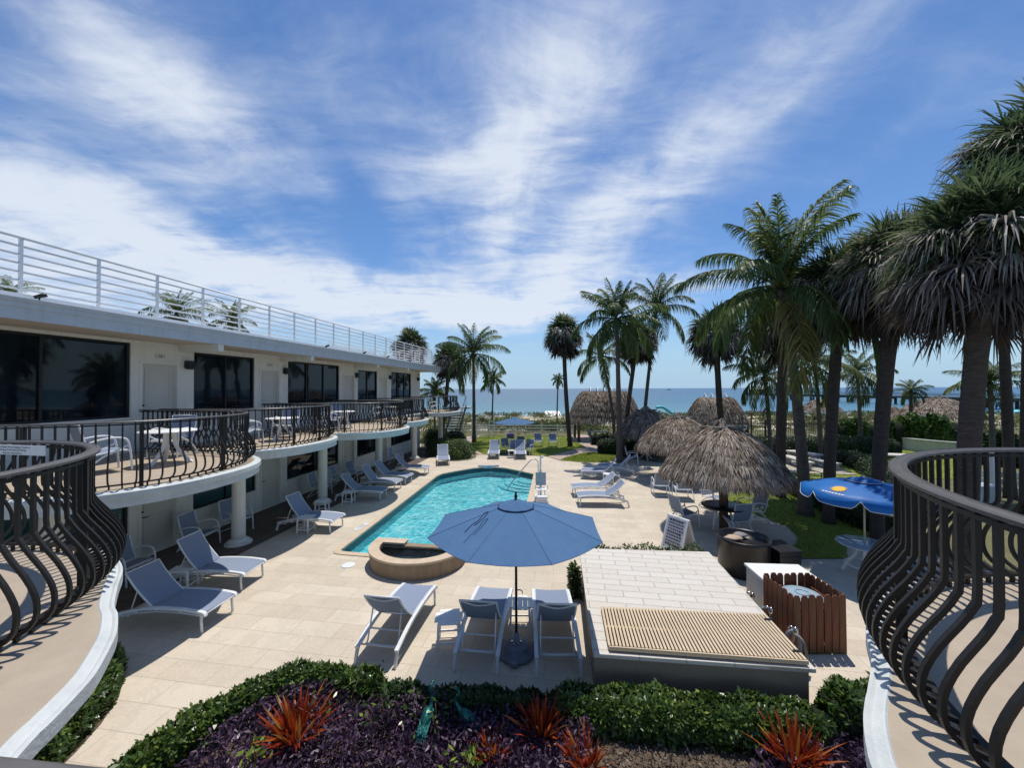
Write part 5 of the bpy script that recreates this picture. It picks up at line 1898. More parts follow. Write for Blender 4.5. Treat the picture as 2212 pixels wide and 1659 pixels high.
# furniture under them
t4 = empty('round_table', (h4.x, h4.y, 0))
g = MB(); g.lathe([(.14, .69), (.60, .69), (.62, .705), (.60, .72), (.14, .72)], 36); g.build('tabletop', 'black_plastic', t4)
for i in range(4):
    a = i * pi / 2 + .3
    g = MB(); g.tube([(.22 * cos(a), .22 * sin(a), .69), (.42 * cos(a), .42 * sin(a), 0)], .025, 8); g.build('leg', 'white_plastic', t4)
tag(t4, 'dark round table built round the post of the nearest thatched shelter', 'table')
for p, fc, lab in ((S(1520, 1166), radians(15), 'grey armchair facing right at the left of the nearest thatched shelter'),
                   (S(1636, 1182), radians(95), 'grey armchair with its back to the camera under the nearest thatched shelter'),
                   (S(1672, 1158), radians(190), 'grey armchair at the right of the nearest thatched shelter beside the lawn'),
                   (S(1585, 1128), radians(-70), 'grey armchair at the far side of the post of the nearest thatched shelter'),
                   (S(1468, 1098), radians(80), 'left of two white framed armchairs backing on to the pool deck behind the nearest shelter'),
                   (S(1518, 1107), radians(85), 'right of two white framed armchairs backing on to the pool deck behind the nearest shelter'),
                   (S(1405, 1030), radians(-20), 'grey armchair in the shade left of the middle thatched shelter'),
                   (S(1540, 1088), radians(190), 'white armchair half hidden behind the fringe of the nearest thatched shelter')):
    chair_at(p, fc, lab)
round_table((h3.x, 18.0, 0), .55, .70, 'dark round table under the middle thatched shelter', 'black_plastic')
round_table((h2.x, 23.3, 0), .55, .70, 'dark round table under the farthest round thatched shelter', 'black_plastic')


def ridge_hut(loc, rz, L, W, eave, ridge, n, label, seed, poles=4, posts=True):
    """long thatched pavilion: hipped, rounded roof on timber posts, pale poles pinning the ridge"""
    h = empty('thatched_pavilion', loc, rz)
    rg = np.random.default_rng(seed)

    def f(U, T):
        a = 2 * pi * U
        cx = np.cos(a); cy = np.sin(a)
        e = 2 / 2.8
        ox = np.sign(cx) * np.abs(cx) ** e * L / 2; oy = np.sign(cy) * np.abs(cy) ** e * W / 2
        ix = np.sign(cx) * np.abs(cx) ** e * L * .27; iy = oy * .06
        px = ix + (ox - ix) * T; py = iy + (oy - iy) * T
        dz = (ridge - eave)
        z = ridge - dz * (.30 * T + .70 * T ** 2.4)
        P = np.stack([px, py, z], 1)
        D = unit(np.stack([ox - ix, oy - iy, -dz * (.30 + 1.68 * T ** 1.4)], 1))
        hd = unit(np.stack([ox - ix, oy - iy, 0 * T], 1))
        NR = unit(hd * (dz * (.30 + 1.68 * T ** 1.4))[:, None] + np.array([0, 0, 1.0]) * np.hypot(ox - ix, oy - iy)[:, None])
        return P, D, NR
    g = MB()
    rows = []
    for t in np.linspace(0, 1, 9):
        P, D, NR = f(np.linspace(0, 1, 49), np.full(49, t))
        rows.append([tuple(p - nr * .05) for p, nr in zip(P, NR)])
    g.sheet(rows)
    g.sheet([[(p[0] * .95, p[1] * .95, eave - .02) for p in rows[-1]], [(p[0], p[1], eave + .3) for p in rows[0]]])
    roof = g.build('roof', 'thatch_core', h)
    V = thatch_on(rg, f, n, .34, .04)
    V2 = thatch_on(rg, lambda U, T: f(U, .96 + .05 * T), n // 5, .38, .05)
    V = np.concatenate([V, V2])
    quad_mesh('thatch', V, np.clip(rg.normal(.55, .22, len(V)), 0, 1), 'thatch', roof)
    if poles:
        for i in range(poles):
            g = MB()
            x = -L * .2 + L * .4 * i / max(1, poles - 1)
            g.tube([(x + .05, .12, ridge + .28), (x, -.45, ridge - .28)], .035, 6); g.tube([(x - .05, -.12, ridge + .28), (x, .45, ridge - .28)], .035, 6)
            g.build('ridge_pole', 'white_plastic', roof)
    if posts:
        for sx in (-1, 1):
            for sy in (-1, 1):
                g = MB(); g.tube([(sx * L * .39, sy * W * .39, 0), (sx * L * .39, sy * W * .39, eave + .3)], .11, 10); g.build('post', 'old_wood', h)
    tag(h, label, 'thatched shelter')
    return h


p = SY(1352, 980, 31.0)
ridge_hut((p.x, 32.3, 0), -.05, 5.9, 3.6, 1.62, 4.12, 7000, 'large long thatched pavilion on timber posts in front of the sea, left of the palms', 21, 5)
tn = empty('picnic_table', (p.x - .4, 31.8, 0))
g = MB(); g.rbox((0, 0, .72), (1.3, .75, .04), .01); g.build('tabletop', 'black_plastic', tn)
for sx in (-.5, .5):
    g = MB(); g.tube([(sx, -.3, 0), (sx, .3, .70)], .03, 6); g.tube([(sx, .3, 0), (sx, -.3, .70)], .03, 6); g.build('leg', 'black_plastic', tn)
tag(tn, 'dark table in the shade of the large long pavilion', 'table')
chair_at((p.x - 1.2, 31.2, 0), .4, 'armchair beside the post of the large long pavilion')
chair_at((p.x + 1.1, 31.4, 0), 2.6, 'armchair on the right under the large long pavilion')
p = SY(1598, 940, 31.0)
ridge_hut((p.x, 31.5, 0), .12, 4.5, 3.3, 1.5, 3.55, 5500, 'thatched pavilion with pale ridge poles behind the black garden fence', 22, 4)
p = SY(1824, 940, 44.0)
tiki_hut((p.x, 44.0, .2), 1.9, 1.5, 2.7, 1500, 'small distant thatched shelter on the beach between palm trunks', 23, cap=False, post_r=.08, strip=.4, width=.06)
p = SY(2085, 940, 30.0)
tiki_hut((p.x, 30.0, 0), 2.7, 2.05, 3.42, 4500, 'broad thatched shelter behind the bright hedge at the right', 24, capdir=.0, sy=.8, strip=.38, width=.05)
p = SY(1978, 940, 36.0)
tiki_hut((p.x, 36.0, 0), 1.0, 1.7, 2.5, 900, 'small grey thatched shelter left of the broad thatched one at the right', 25, cap=False, post_r=.06)

# ------------------------------------------------------------------ garden and beach structures
GB = 'blue'
for (sx, sy, Y, fc, lab) in ((1127, 0, 25.9, radians(-60), 'white armchair at the left beneath the far blue umbrella, back to the sea'),
                             (1157, 0, 26.9, radians(-95), 'white armchair behind the pole of the far blue umbrella'),
                             (1173, 0, 25.2, radians(-120), 'white armchair at the right beneath the far blue umbrella on the lawn'),
                             (1143, 0, 24.9, radians(-90), 'white armchair in front of the pole of the far blue umbrella'),
                             (1196, 0, 28.6, radians(-90), 'left of a pair of white armchairs on the lawn towards the sea'),
                             (1229, 0, 28.4, radians(-90), 'right of a pair of white armchairs on the lawn towards the sea')):
    q = SY(sx, 1000, Y)
    chair_at((q.x, Y, 0), fc, lab)

# white slatted low fence behind the lawn
fw = empty('low_white_fence', (0, 0, 0))
pa, pb = Vector((-7.5, 36.4, 0)), Vector((5.6, 35.2, 0))
g = MB()
for zz in (.35, .62, .88):
    g.tube([pa + Vector((0, 0, zz)), pb + Vector((0, 0, zz))], 0, flat=(.03, .09))
g.build('rails', 'white_plastic', fw)
for i in range(10):
    q = pa.lerp(pb, i / 9); g = MB(); g.box((q.x, q.y + .05, .48), (.08, .08, .96)); g.build('post', 'white_plastic', fw)
tag(fw, 'low white three rail fence between the lawn and the dunes', 'fence')

# arched white garden gate
ga = empty('garden_gate', (-2.55, 33.6, 0), .05)
for sx in (-1, 1):
    g = MB()
    for xx in (sx * .95, sx * .55):
        g.box((xx, 0, .85), (.10, .10, 1.7)); g.box((xx, 0, 1.73), (.15, .15, .06))
    for i in range(4):
        g.box((sx * .75, 0, .3 + .38 * i), (.31, .03, .05))
    g.build('pier', 'white_plastic', ga)
g = MB()
for i in range(9):
    x = -.45 + .1125 * i
    g.box((x, 0, .62 + .06 * cos(x * 3)), (.035, .03, 1.15 + .12 * cos(x * 3)))
g.tube([(-.48, 0, .25), (.48, 0, .25)], .02, 6); g.tube([(-.48, 0, .95), (.48, 0, .95)], .02, 6)
g.build('gate_leaf', 'white_plastic', ga)
g = MB(); g.tube([(.52 * cos(a), 0, 1.55 + .48 * sin(a)) for a in np.linspace(0, pi, 16)], .03, 6); g.tube([(.40 * cos(a), 0, 1.55 + .36 * sin(a)) for a in np.linspace(0, pi, 16)], .02, 6); g.build('arch', 'white_plastic', ga)
tag(ga, 'arched white garden gate behind the leftmost tall palm trunk', 'gate')
bp_ = empty('beach_bag', (-.15, 33.2, 0))
g = MB(); g.rbox((0, 0, .22), (.62, .3, .44), .06); g.tube(smooth_path([(-.15, 0, .42), (-.1, 0, .56), (.1, 0, .56), (.15, 0, .42)], 3), .015, 6); g.build('bag', 'purple_cloth', bp_)
tag(bp_, 'purple bag on the lawn edge between the white gate and the far umbrella', 'bag')

# black picket fence in front of the right pavilion
fb = empty('black_metal_fence', (0, 0, 0))
pa = SY(1545, 960, 29.2); pb = SY(1868, 960, 27.8)
pa.z = pb.z = 0
g = MB()
for zz in (.25, 1.62):
    g.tube([pa + Vector((0, 0, zz)), pb + Vector((0, 0, zz))], 0, flat=(.035, .045))
n_ = 84
for i in range(n_ + 1):
    q = pa.lerp(pb, i / n_); g.box((q.x, q.y, .9), (.022, .022, 1.7))
g.build('pickets', 'black_metal', fb)
for i in range(5):
    q = pa.lerp(pb, i / 4); g = MB(); g.box((q.x, q.y + .04, .95), (.09, .09, 1.9)); g.build('post', 'black_metal', fb)
g = MB(); q = pa.lerp(pb, .40); g.box((q.x, q.y, 1.2), (.055, .05, 2.4)); q2 = pa.lerp(pb, .335); g.box((q2.x, q2.y, 1.2), (.055, .05, 2.4)); g.box(((q.x + q2.x) / 2, (q.y + q2.y) / 2, 2.38), (q.x - q2.x, .05, .05), math.atan2((pb - pa).y, (pb - pa).x)); g.build('gate_frame', 'black_metal', fb)
g = MB(); q = pa.lerp(pb, .355); g.box((q.x, q.y - .04, 1.35), (.22, .01, .30)); g.build('plaque', 'sign_white', fb)
tag(fb, 'black metal picket fence with a framed gate in front of the right pavilion', 'fence')
for i, (sx, Y) in enumerate(((1745, 26.6), (1800, 26.4), (1840, 26.6))):
    q = SY(sx, 960, Y)
    # flat white steamer lounger seen over the hedge
    l_ = empty('beach_lounger', (q.x, Y, .0), radians(170))
    g = MB(); g.tube([(-.9, 0, .62), (.3, 0, .66), (.9, 0, .98)], 0, flat=(.62, .05)); g.build('cushion', 'white_plastic', l_)
    for xx in (-.8, .4):
        for yy in (-.25, .25):
            g = MB(); g.tube([(xx, yy, .62), (xx, yy, 0)], .025, 6); g.build('leg', 'white_plastic', l_)
    tag(l_, ('white lounger behind the hedge, leftmost of three in front of the black fence', 'white lounger behind the hedge, middle one of three in front of the black fence',
             'white lounger behind the hedge, rightmost of three in front of the black fence')[i], 'sun lounger', 'white loungers behind the hedge')

# court benches, hand rail and white walls on the right
for i, (p0, p1, w_, lab) in enumerate(((S(1752, 1000, .45), S(1822, 1011, .45), .75, 'white concrete bench farther back on the pale court at the right'),
                                       (S(1742, 1010, .45), S(1800, 1028, .45), .5, 'long white concrete bench on the pale court nearest the palm trunks'),
                                       (S(1802, 1018, .40), S(1862, 1030, .40), .5, 'white concrete bench on the pale court between two palm trunks'),
                                       (S(1953, 1008, .55), S(2026, 1011, .55), .8, 'white slab bench below the curved white wall at the right'))):
    mid = (p0 + p1) / 2; d = p1 - p0
    bnc = empty('stone_bench', (mid.x, mid.y, 0), math.atan2(d.y, d.x))
    L = min(d.length, 3.4)
    g = MB(); g.rbox((0, 0, p0.z - .04), (L, w_, .08), .01); g.build('seat', 'concrete', bnc)
    for sx in (-1, 1):
        g = MB(); g.rbox((sx * L * .38, 0, (p0.z - .08) / 2), (.14, w_ * .8, p0.z - .08), .01); g.build('support', 'concrete', bnc)
    tag(bnc, lab, 'bench', 'white benches by the court')
hb = empty('garden_handrail', (0, 0, 0))
pa, pb = S(1742, 1027, .0), S(1830, 1062, .0)
g = MB(); g.tube([SY(1742, 1027, 20.5), SY(1835, 1054, 17.6)], .022, 6)
g.build('rail', 'black_metal', hb)
for q in (SY(1742, 1027, 20.5), SY(1826, 1051, 17.9)):
    g = MB(); g.tube([(q.x, q.y, 0), (q.x, q.y, q.z)], .022, 6); g.build('post', 'black_metal', hb)
tag(hb, 'thin black handrail sloping along the pale court at the right', 'handrail')
cw = empty('low_white_wall', (0, 0, 0))
pts = [SY(1994, 978, 27.5), SY(2010, 982, 26.6), SY(2060, 989, 25.4), SY(2118, 998, 24.4), SY(2190, 1010, 23.8), SY(2280, 1022, 23.4)]
g = MB()
sp_ = smooth_path([(q.x, q.y, 0) for q in pts], 5)
hz = .82
nr = []
for i in range(len(sp_)):
    d = (sp_[min(i + 1, len(sp_) - 1)] - sp_[max(0, i - 1)]).normalized(); nr.append(Vector((-d.y, d.x, 0)))
g.sheet([[sp_[i] + nr[i] * o + Vector((0, 0, zz)) for i in range(len(sp_))] for o, zz in ((-.10, 0), (-.10, hz - .06), (-.15, hz - .06), (-.15, hz), (.15, hz), (.15, 0))], smooth=False)
g.build('wall', 'white_stucco', cw)
tag(cw, 'low curved white wall below the bright green hedge at the right', 'wall')
gp = empty('gate_post', SY(2207, 1090, 15.0))
gp.location.z = 0
g = MB(); g.box((0, 0, .9), (.14, .14, 1.8)); g.box((0, 0, 1.82), (.18, .18, .05)); g.build('post', 'white_plastic', gp)
tag(gp, 'white gate post rising behind the cap of the right railing', 'post')
wf = empty('white_board_fence', (0, 0, 0))
g = MB()
pa = SY(2155, 1045, 15.6); pb = SY(2330, 1045, 14.6)
for zz in (.25, .55, .85):
    g.tube([Vector((pa.x, pa.y, zz)), Vector((pb.x, pb.y, zz))], 0, flat=(.03, .22))
g.build('boards', 'white_plastic', wf)
for t in (0, .5, 1):
    q = Vector((pa.x, pa.y, 0)).lerp(Vector((pb.x, pb.y, 0)), t); g = MB(); g.box((q.x, q.y + .06, .5), (.1, .1, 1.0)); g.build('post', 'white_plastic', wf)
tag(wf, 'white board fence seen through the bars of the right railing', 'fence')
ck = empty('white_crate', S(2183, 1115)); ck.location.z = 0
g = MB(); g.rbox((0, 0, .30), (.85, .5, .60), .02); g.build('box', 'white_stucco', ck)
g = MB(); g.rbox((0, 0, .62), (.90, .55, .05), .015); g.build('lid', 'white_plastic', ck)
tag(ck, 'pale box with a white lid on the lawn behind the right railing', 'box')

# turquoise arch of a beach toy, beach shade, distant boat
ta = empty('water_slide', (0, 0, 0))
g = MB(); g.tube(smooth_path([SY(1458, 906, 40), SY(1472, 905, 40), SY(1488, 915, 40), SY(1495, 920, 40)], 4), .14, 8); g.tube([SY(1495, 920, 40), Vector((SY(1495, 920, 40).x, 40, 0))], .05, 6); g.build('tube', 'turquoise_paint', ta)
tag(ta, 'turquoise curved tube beyond the middle thatched shelters', 'slide')
bt = empty('beach_shelter', SY(1228, 924, 82)); 
g = MB(); g.add([(-2, 0, -.2), (2, 0, -.2), (1.6, 1.5, .9), (-1.4, 1.5, .9)], [(0, 1, 2, 3)]); g.add([(-2, .02, -.25), (2, .02, -.25), (1.6, 1.52, .85), (-1.4, 1.52, .85)], [(3, 2, 1, 0)]); g.build('cloth', 'sign_white', bt)
g = MB(); g.tube([(1.6, 1.5, .9), (1.6, 1.5, -2.0)], .04, 5); g.tube([(-1.4, 1.5, .9), (-1.4, 1.5, -2.0)], .04, 5); g.build('pole', 'white_metal', bt)
tag(bt, 'small white beach shade at the water edge left of the large pavilion', 'beach shade')
for i, (sx, sy, Y, mt, lab) in enumerate(((1700, 912, 60, 'purple_cloth', 'small violet beach umbrella on the sand between palm trunks'), (1795, 914, 62, 'turquoise_paint', 'small turquoise beach umbrella on the sand beyond the black fence'),
                                          (1892, 918, 60, 'sign_white', 'small white beach umbrella on the sand beyond the right palm trunks'),
                                          (2215, 905, 56, 'bright_blue_cloth', 'blue beach umbrella on the sand behind the largest palm trunk'), (2262, 912, 54, 'turquoise_paint', 'turquoise beach umbrella on the sand at the right edge'))):
    q = SY(sx, sy, Y)
    b_ = empty('beach_umbrella', (q.x, Y, q.z - 1.9))
    g = MB(); g.tube([(0, 0, 0), (0, 0, 1.95)], .03, 6); g.build('pole', 'white_metal', b_)
    g = MB(); g.lathe([(1.2, 1.55), (.7, 1.85), (0, 2.0)], 12); g.build('canopy', mt, b_)
    tag(b_, lab, 'umbrella', 'small umbrellas on the beach')

# fishing pier
pr = empty('fishing_pier', (0, 0, 0))
A0, A1 = Vector((147, 240, 0)), Vector((141, 88, 0))
dk = .75
g = MB(); g.tube([A0 + Vector((0, 0, dk)), A1 + Vector((0, 0, dk))], 0, flat=(5.0, .7)); g.build('deck', 'pier_wood', pr)
g = MB()
for sx in (-2.4, 2.4):
    for zz in (1.6, 2.1):
        g.tube([A0 + Vector((sx, 0, zz)), A1 + Vector((sx, 0, zz))], 0, flat=(.12, .12))
g.build('handrail', 'pier_wood', pr)
for i in range(22):
    q = A0.lerp(A1, i / 21)
    g = MB()
    for sx in (-2.1, 2.1):
        g.tube([(q.x + sx, q.y, -3), (q.x + sx, q.y, dk)], .42, 8)
    g.tube([(q.x - 2.5, q.y, dk - .6), (q.x + 2.5, q.y, dk - .6)], 0, flat=(.5, .5))
    g.build('pile_bent', 'pier_wood', pr)
g = MB(); q = A0.lerp(A1, .08); g.box((q.x, q.y, 2.2), (5.5, 9, 2.2)); hs_ = g.build('pier_house', 'pier_wood', pr)
g = MB()
g.add([(q.x - 4, q.y - 6, 3.3), (q.x + 4, q.y - 6, 3.3), (q.x + 4, q.y + 6, 3.3), (q.x - 4, q.y + 6, 3.3), (q.x, q.y - 3.5, 5.0), (q.x, q.y + 3.5, 5.0)], [(0, 1, 4), (1, 2, 5, 4), (2, 3, 5), (3, 0, 4, 5), (3, 2, 1, 0)])
g.build('roof', 'pier_roof', hs_)
tag(pr, 'long dark fishing pier on piles with a small hut at its sea end', 'pier')
bo = empty('boat', (470, 1150, -2))
g = MB(); g.add([(-8, 0, 0), (8, 0, 0), (10, 0, 2.2), (-8, 0, 2), (-7, 3, 0), (7, 3, 0), (9, 3, 2.2), (-8, 3, 2)], [(0, 1, 2, 3), (4, 7, 6, 5), (1, 5, 6, 2), (0, 3, 7, 4), (3, 2, 6, 7)]); g.build('hull', 'sign_white', bo)
g = MB(); g.box((-1, 1.5, 3.3), (6, 2.4, 2.4)); g.build('cabin', 'sign_white', bo)
tag(bo, 'tiny white boat far out on the sea at the right', 'boat')

# ------------------------------------------------------------------ palms
def strips(P0, D, L, W, droop, rng, pieces=3, curl=0.0):
    """tapering strap leaves from P0 along D that bend down under their own weight -> quads"""
    n = len(P0)
    zax = np.array([0, 0, 1.0])
    nr = unit(np.cross(D, np.cross(zax + .25 * rng.normal(size=(n, 3)), D)))
    side = unit(np.cross(D, nr + .35 * rng.normal(size=(n, 3))))
    quads = []
    prev = P0; wprev = W * .55
    for k_ in range(1, pieces + 1):
        t = k_ / pieces
        p = P0 + D * L * t
        p = p - zax * (droop * L * t ** 2.2) - D * (droop * L * .35 * t ** 3)
        w = W * (1.0 if k_ < pieces else .10) * (1.0 - .25 * (k_ == pieces - 1))
        quads.append(np.stack([prev - side * wprev * .5, prev + side * wprev * .5, p + side * w * .5, p - side * w * .5], 1))
        prev, wprev = p, w
    return np.concatenate(quads), pieces


def coconut_crown(seed, L=3.0, nf=20, nl=46, leaf=.75, el_lo=-45, el_hi=84, lw=.045, spread=1.0):
    nl = int(nl * 1.3); leaf *= 1.12; lw *= 1.1; nf = int(nf * 1.25)
    rng = np.random.default_rng(seed)
    allq = []; allt = []
    stems = MB()
    for i in range(nf):
        t = i / (nf - 1)
        az = i * 2.39996 + rng.uniform(-.3, .3)
        el = radians(el_hi + (el_lo - el_hi) * t ** 1.75 + rng.uniform(-9, 9))
        Lf = L * (.72 + .28 * min(1, t * 2.2)) * rng.uniform(.88, 1.06)
        bend = radians((30 + 50 * min(1, t * 1.6)) * spread + rng.uniform(-14, 18))
        n_ = 13
        pts = [np.zeros(3)]; tg = []
        for j in range(n_):
            s_ = (j + .5) / n_
            e_ = el - bend * s_ ** 1.5
            d = np.array([cos(az) * cos(e_), sin(az) * cos(e_), sin(e_)])
            pts.append(pts[-1] + d * Lf / n_); tg.append(d)
        pts = np.array(pts); tg.append(tg[-1]); tg = np.array(tg)
        stems.tube([Vector(p) for p in pts], list(np.linspace(.035, .006, n_ + 1)), 5, tone=.75)
        base_tone = np.clip(.30 + .22 * rng.normal() + .55 * max(0, t - .8) * 3 + (.18 if t < .12 else 0), .02, .98)
        ss = np.linspace(.14, .995, nl)
        for sg in (-1, 1):
            sj = ss + rng.uniform(-.008, .008, nl)
            idx = np.clip(sj * n_, 0, n_ - 1e-4)
            i0 = idx.astype(int); fr = (idx - i0)[:, None]
            P0 = pts[i0] * (1 - fr) + pts[i0 + 1] * fr
            T_ = tg[i0]
            hz = np.array([-sin(az), cos(az), 0.0]) * sg
            nrm = unit(np.cross(np.broadcast_to(hz, T_.shape), T_)) * sg
            lean = .52 + .75 * sj[:, None] ** 2
            D = unit(np.broadcast_to(hz, T_.shape) * .85 + T_ * lean + nrm * .16 * (1 if t < .5 else .2) + .10 * rng.normal(size=(nl, 3)))
            prof = np.sin(pi * (.12 + .82 * ss)) ** .7
            ln = (leaf * prof * rng.uniform(.85, 1.1, nl))[:, None] * (Lf / L)
            q, k_ = strips(P0, D, ln, np.full((nl, 1), lw), .50 + .35 * t, rng, 3)
            tn = np.clip(base_tone + .10 * rng.normal(size=nl), 0, 1)
            allq.append(q); allt.append(np.tile(tn, k_))
    return np.concatenate(allq), np.concatenate(allt), stems


def fan_crown(seed, R=1.5, n_live=46, n_dead=60, segs=26, sw=.05, live_lo=-25, droop=.45, pieces=3):
    """sabal crown: live fans above, grey hanging fans below"""
    rng = np.random.default_rng(seed)
    out = {}
    for kind, n_ in (('live', n_live), ('dead', n_dead)):
        Q = []; Tn = []
        for i in range(n_):
            t = (i + .5) / n_
            az = i * 2.39996 + rng.uniform(-.35, .35)
            if kind == 'live':
                el = radians(84 + (-8 - 84) * t ** .9 + rng.uniform(-8, 8)); pl = R * rng.uniform(.42, .58); sl = R * rng.uniform(.42, .60)
                fanw = radians(rng.uniform(95, 125)); dr = droop * (.35 + .75 * t)
            else:
                el = radians(30 - 92 * t ** .85 + rng.uniform(-16, 16)); pl = R * rng.uniform(.36, .64); sl = R * (rng.uniform(.42, .62) if t < .5 else rng.uniform(.30, .46))
                fanw = radians(rng.uniform(70, 125)); dr = droop * (rng.uniform(1.0, 1.7) if t < .5 else rng.uniform(.5, 1.1))
            d = np.array([cos(az) * cos(el), sin(az) * cos(el), sin(el)])
            sd = np.array([-sin(az), cos(az), 0]); up = np.cross(d, sd) * -1
            tip = d * pl - np.array([0, 0, 1]) * pl * (.12 if kind == 'live' else .28)
            tip = tip + np.array([0, 0, rng.uniform(-.16, .16) * R])
            tilt = rng.uniform(-.5, .5)
            sd2 = sd * cos(tilt) + up * sin(tilt); up2 = up * cos(tilt) - sd * sin(tilt)
            ph = np.linspace(-fanw, fanw, segs) + rng.uniform(-.03, .03, segs)
            D = unit(np.outer(np.cos(ph), d) + np.outer(np.sin(ph), sd2) + np.outer(.22 * np.cos(2 * ph) - .12 + .20 * rng.normal(size=segs), up2))
            ln = (sl * (.66 + .34 * np.cos(ph * .8)) * rng.uniform(.65, 1.2, segs))[:, None]
            P0 = np.broadcast_to(tip, (segs, 3)) + D * .04
            q, k_ = strips(P0, D, ln, np.full((segs, 1), sw * R / 1.5), dr, rng, pieces)
            tone = np.clip((.40 + (.5 if rng.random() < .12 else 0) if kind == 'live' else .45) + .16 * rng.normal() + .10 * rng.normal(size=segs) + (.18 * (t > .75) if kind == 'live' else .34 * max(0, 1 - t / .45) - .32 * (t > .62) - .1 * (t > .4)), 0, 1)
            Q.append(q); Tn.append(np.tile(tone, k_))
            # petiole
            a = np.zeros(3); s3 = sd * .018
            pq = np.stack([a - s3, a + s3, tip + s3 * .6, tip - s3 * .6])[None]
            Q.append(pq); Tn.append(np.array([.6]))
        out[kind] = (np.concatenate(Q), np.concatenate(Tn))
    return out


def trunk_mesh(base, top, r0, r1, lean, name, mat, parent, flare=1.4, n=22, boots=False, seed=0):
    """curved tapering trunk in parent space (parent sits at the base)"""
    b = Vector((0, 0, -.15)); t_ = Vector(top) - Vector(base)
    mid = Vector((t_.x * lean, t_.y * lean, t_.z * .5))
    pts = []; rad = []
    rs = random.Random(seed)
    for i in range(n + 1):
        u = i / n
        p = b * (1 - u) ** 2 + mid * 2 * u * (1 - u) + t_ * u * u
        pts.append(p)
        r_ = r0 + (r1 - r0) * u
        if u < .12:
            r_ *= 1 + (flare - 1) * (1 - u / .12) ** 1.6
        if boots and u > .72:
            r_ *= 1 + .22 * (u - .72) / .28
        rad.append(r_ * (1 + rs.uniform(-.035, .035)))
    g = MB(); g.tube(pts, rad, 14)
    return g.build(name, mat, parent)


MESH_CACHE = {}


def coconut(base, crown, label, seed, L=3.0, nf=20, nl=46, leaf=.75, r0=.15, r1=.10, lean=.25, key=None, rotz=0.0, scale=1.0, lw=.045, group=None, **kw):
    o = empty('coconut_palm', base)
    trunk_mesh(base, crown, r0, r1, lean, 'trunk', 'coco_bark', o, 1.6, seed=seed)
    loc = Vector(crown) - Vector(base)
    if key and key in MESH_CACHE:
        m1, m2 = MESH_CACHE[key]
        c = link('crown', m1, None, o, loc, (0, 0, rotz), scale); s_ = link('frond_stems', m2, None, c)
    else:
        q, t, st_ = coconut_crown(seed, L, nf, nl, leaf, lw=lw, **kw)
        c = quad_mesh('crown', q, t, 'coco_leaf', o, loc)
        c.rotation_euler = (0, 0, rotz); c.scale = (scale,) * 3
        s_ = st_.build('frond_stems', 'coco_leaf', c, tone=True)
        if key:
            MESH_CACHE[key] = (c.data, s_.data)
    g = MB()
    rs = random.Random(seed)
    for i in range(5):
        a = i * 1.26 + rs.random()
        g.lathe([(0, -.12), (.08, -.09), (.105, 0), (.08, .08), (0, .12)], 10, (cos(a) * (r1 + .08), sin(a) * (r1 + .08), -.16 - .1 * rs.random()))
    n_ = g.build('coconuts', 'coco_bark', o, loc)
    tag(o, label, 'palm tree', group)
    return o


def sabal(base, crown, label, seed, R=1.5, r0=.17, r1=.16, lean=.35, key=None, rotz=0.0, scale=1.0, group=None, boots=True, **kw):
    o = empty('cabbage_palm', base)
    trunk_mesh(base, crown, r0, r1, lean, 'trunk', 'sabal_bark', o, 1.25, boots=boots, seed=seed)
    loc = Vector(crown) - Vector(base)
    if key and key in MESH_CACHE:
        for nm, m_ in zip(('crown', 'dead_skirt'), MESH_CACHE[key]):
            link(nm, m_, None, o, loc, (0, 0, rotz), scale)
    else:
        f = fan_crown(seed, R, **kw)
        a = quad_mesh('crown', f['live'][0], f['live'][1], 'sabal_leaf', o, loc)
        b = quad_mesh('dead_skirt', f['dead'][0], f['dead'][1], 'dead_leaf', o, loc)
        for x in (a, b):
            x.rotation_euler = (0, 0, rotz); x.scale = (scale,) * 3
        if key:
            MESH_CACHE[key] = (a.data, b.data)
    tag(o, label, 'palm tree', group)
    return o


def at_ground(sx, sy):
    p = S(sx, sy); return (p.x, p.y, 0)


# left of centre
b = at_ground(1053.7, 983); c = SY(1052, 786, b[1])
coconut(b, c, 'coconut palm with a straight slim trunk on the lawn left of centre', 31, 3.3, 19, 48, .80, .15, .10, .0)
c = SY(998, 800, 33.5)
sabal((-6.2, 33.5, 0), c, 'cabbage palm with a shaggy grey skirt between the roof edge and the coconut palm', 32, 1.75, n_live=62, n_dead=74, segs=26, sw=.07, lean=.75, key='sabal_a')
b = (SY(1094, 930, 46).x, 46.0, .3); c = SY(1097, 843, 46)
coconut(b, c, 'short coconut palm alone on the dune behind the far blue umbrella', 33, 1.9, 15, 26, .6, .10, .07, .2, lw=.06)
c = SY(913, 768, 37)
sabal((c.x, 37, 0), c, 'green cabbage palm crown rising over the far end of the rooftop railing', 34, 1.9, key='sabal_a', rotz=1.2, scale=1.1)
c = SY(966, 872, 34)
coconut((c.x, 34, 0), c, 'low young coconut palm behind the last balcony of the wing', 35, 1.9, 12, 26, .6, .10, .08, .1, lw=.06, el_lo=-10)
for i, (sx, sy, Y, sc, lab) in enumerate(((392, 698, 23, .60, 'coconut palm crown behind the rooftop railing, the largest one seen through its bars'),
                                          (515, 712, 27, .60, 'coconut palm crown behind the rooftop railing, second and farther along'),
                                          (20, 655, 17.5, .36, 'dark palm tips behind the rooftop railing at the left edge'))):
    c = SY(sx, sy, Y)
    coconut((c.x, Y, 0), c, lab, 40, 3.4, 18, 40, .8, .15, .10, .2, key='coco_back', rotz=i * 1.1, scale=sc)
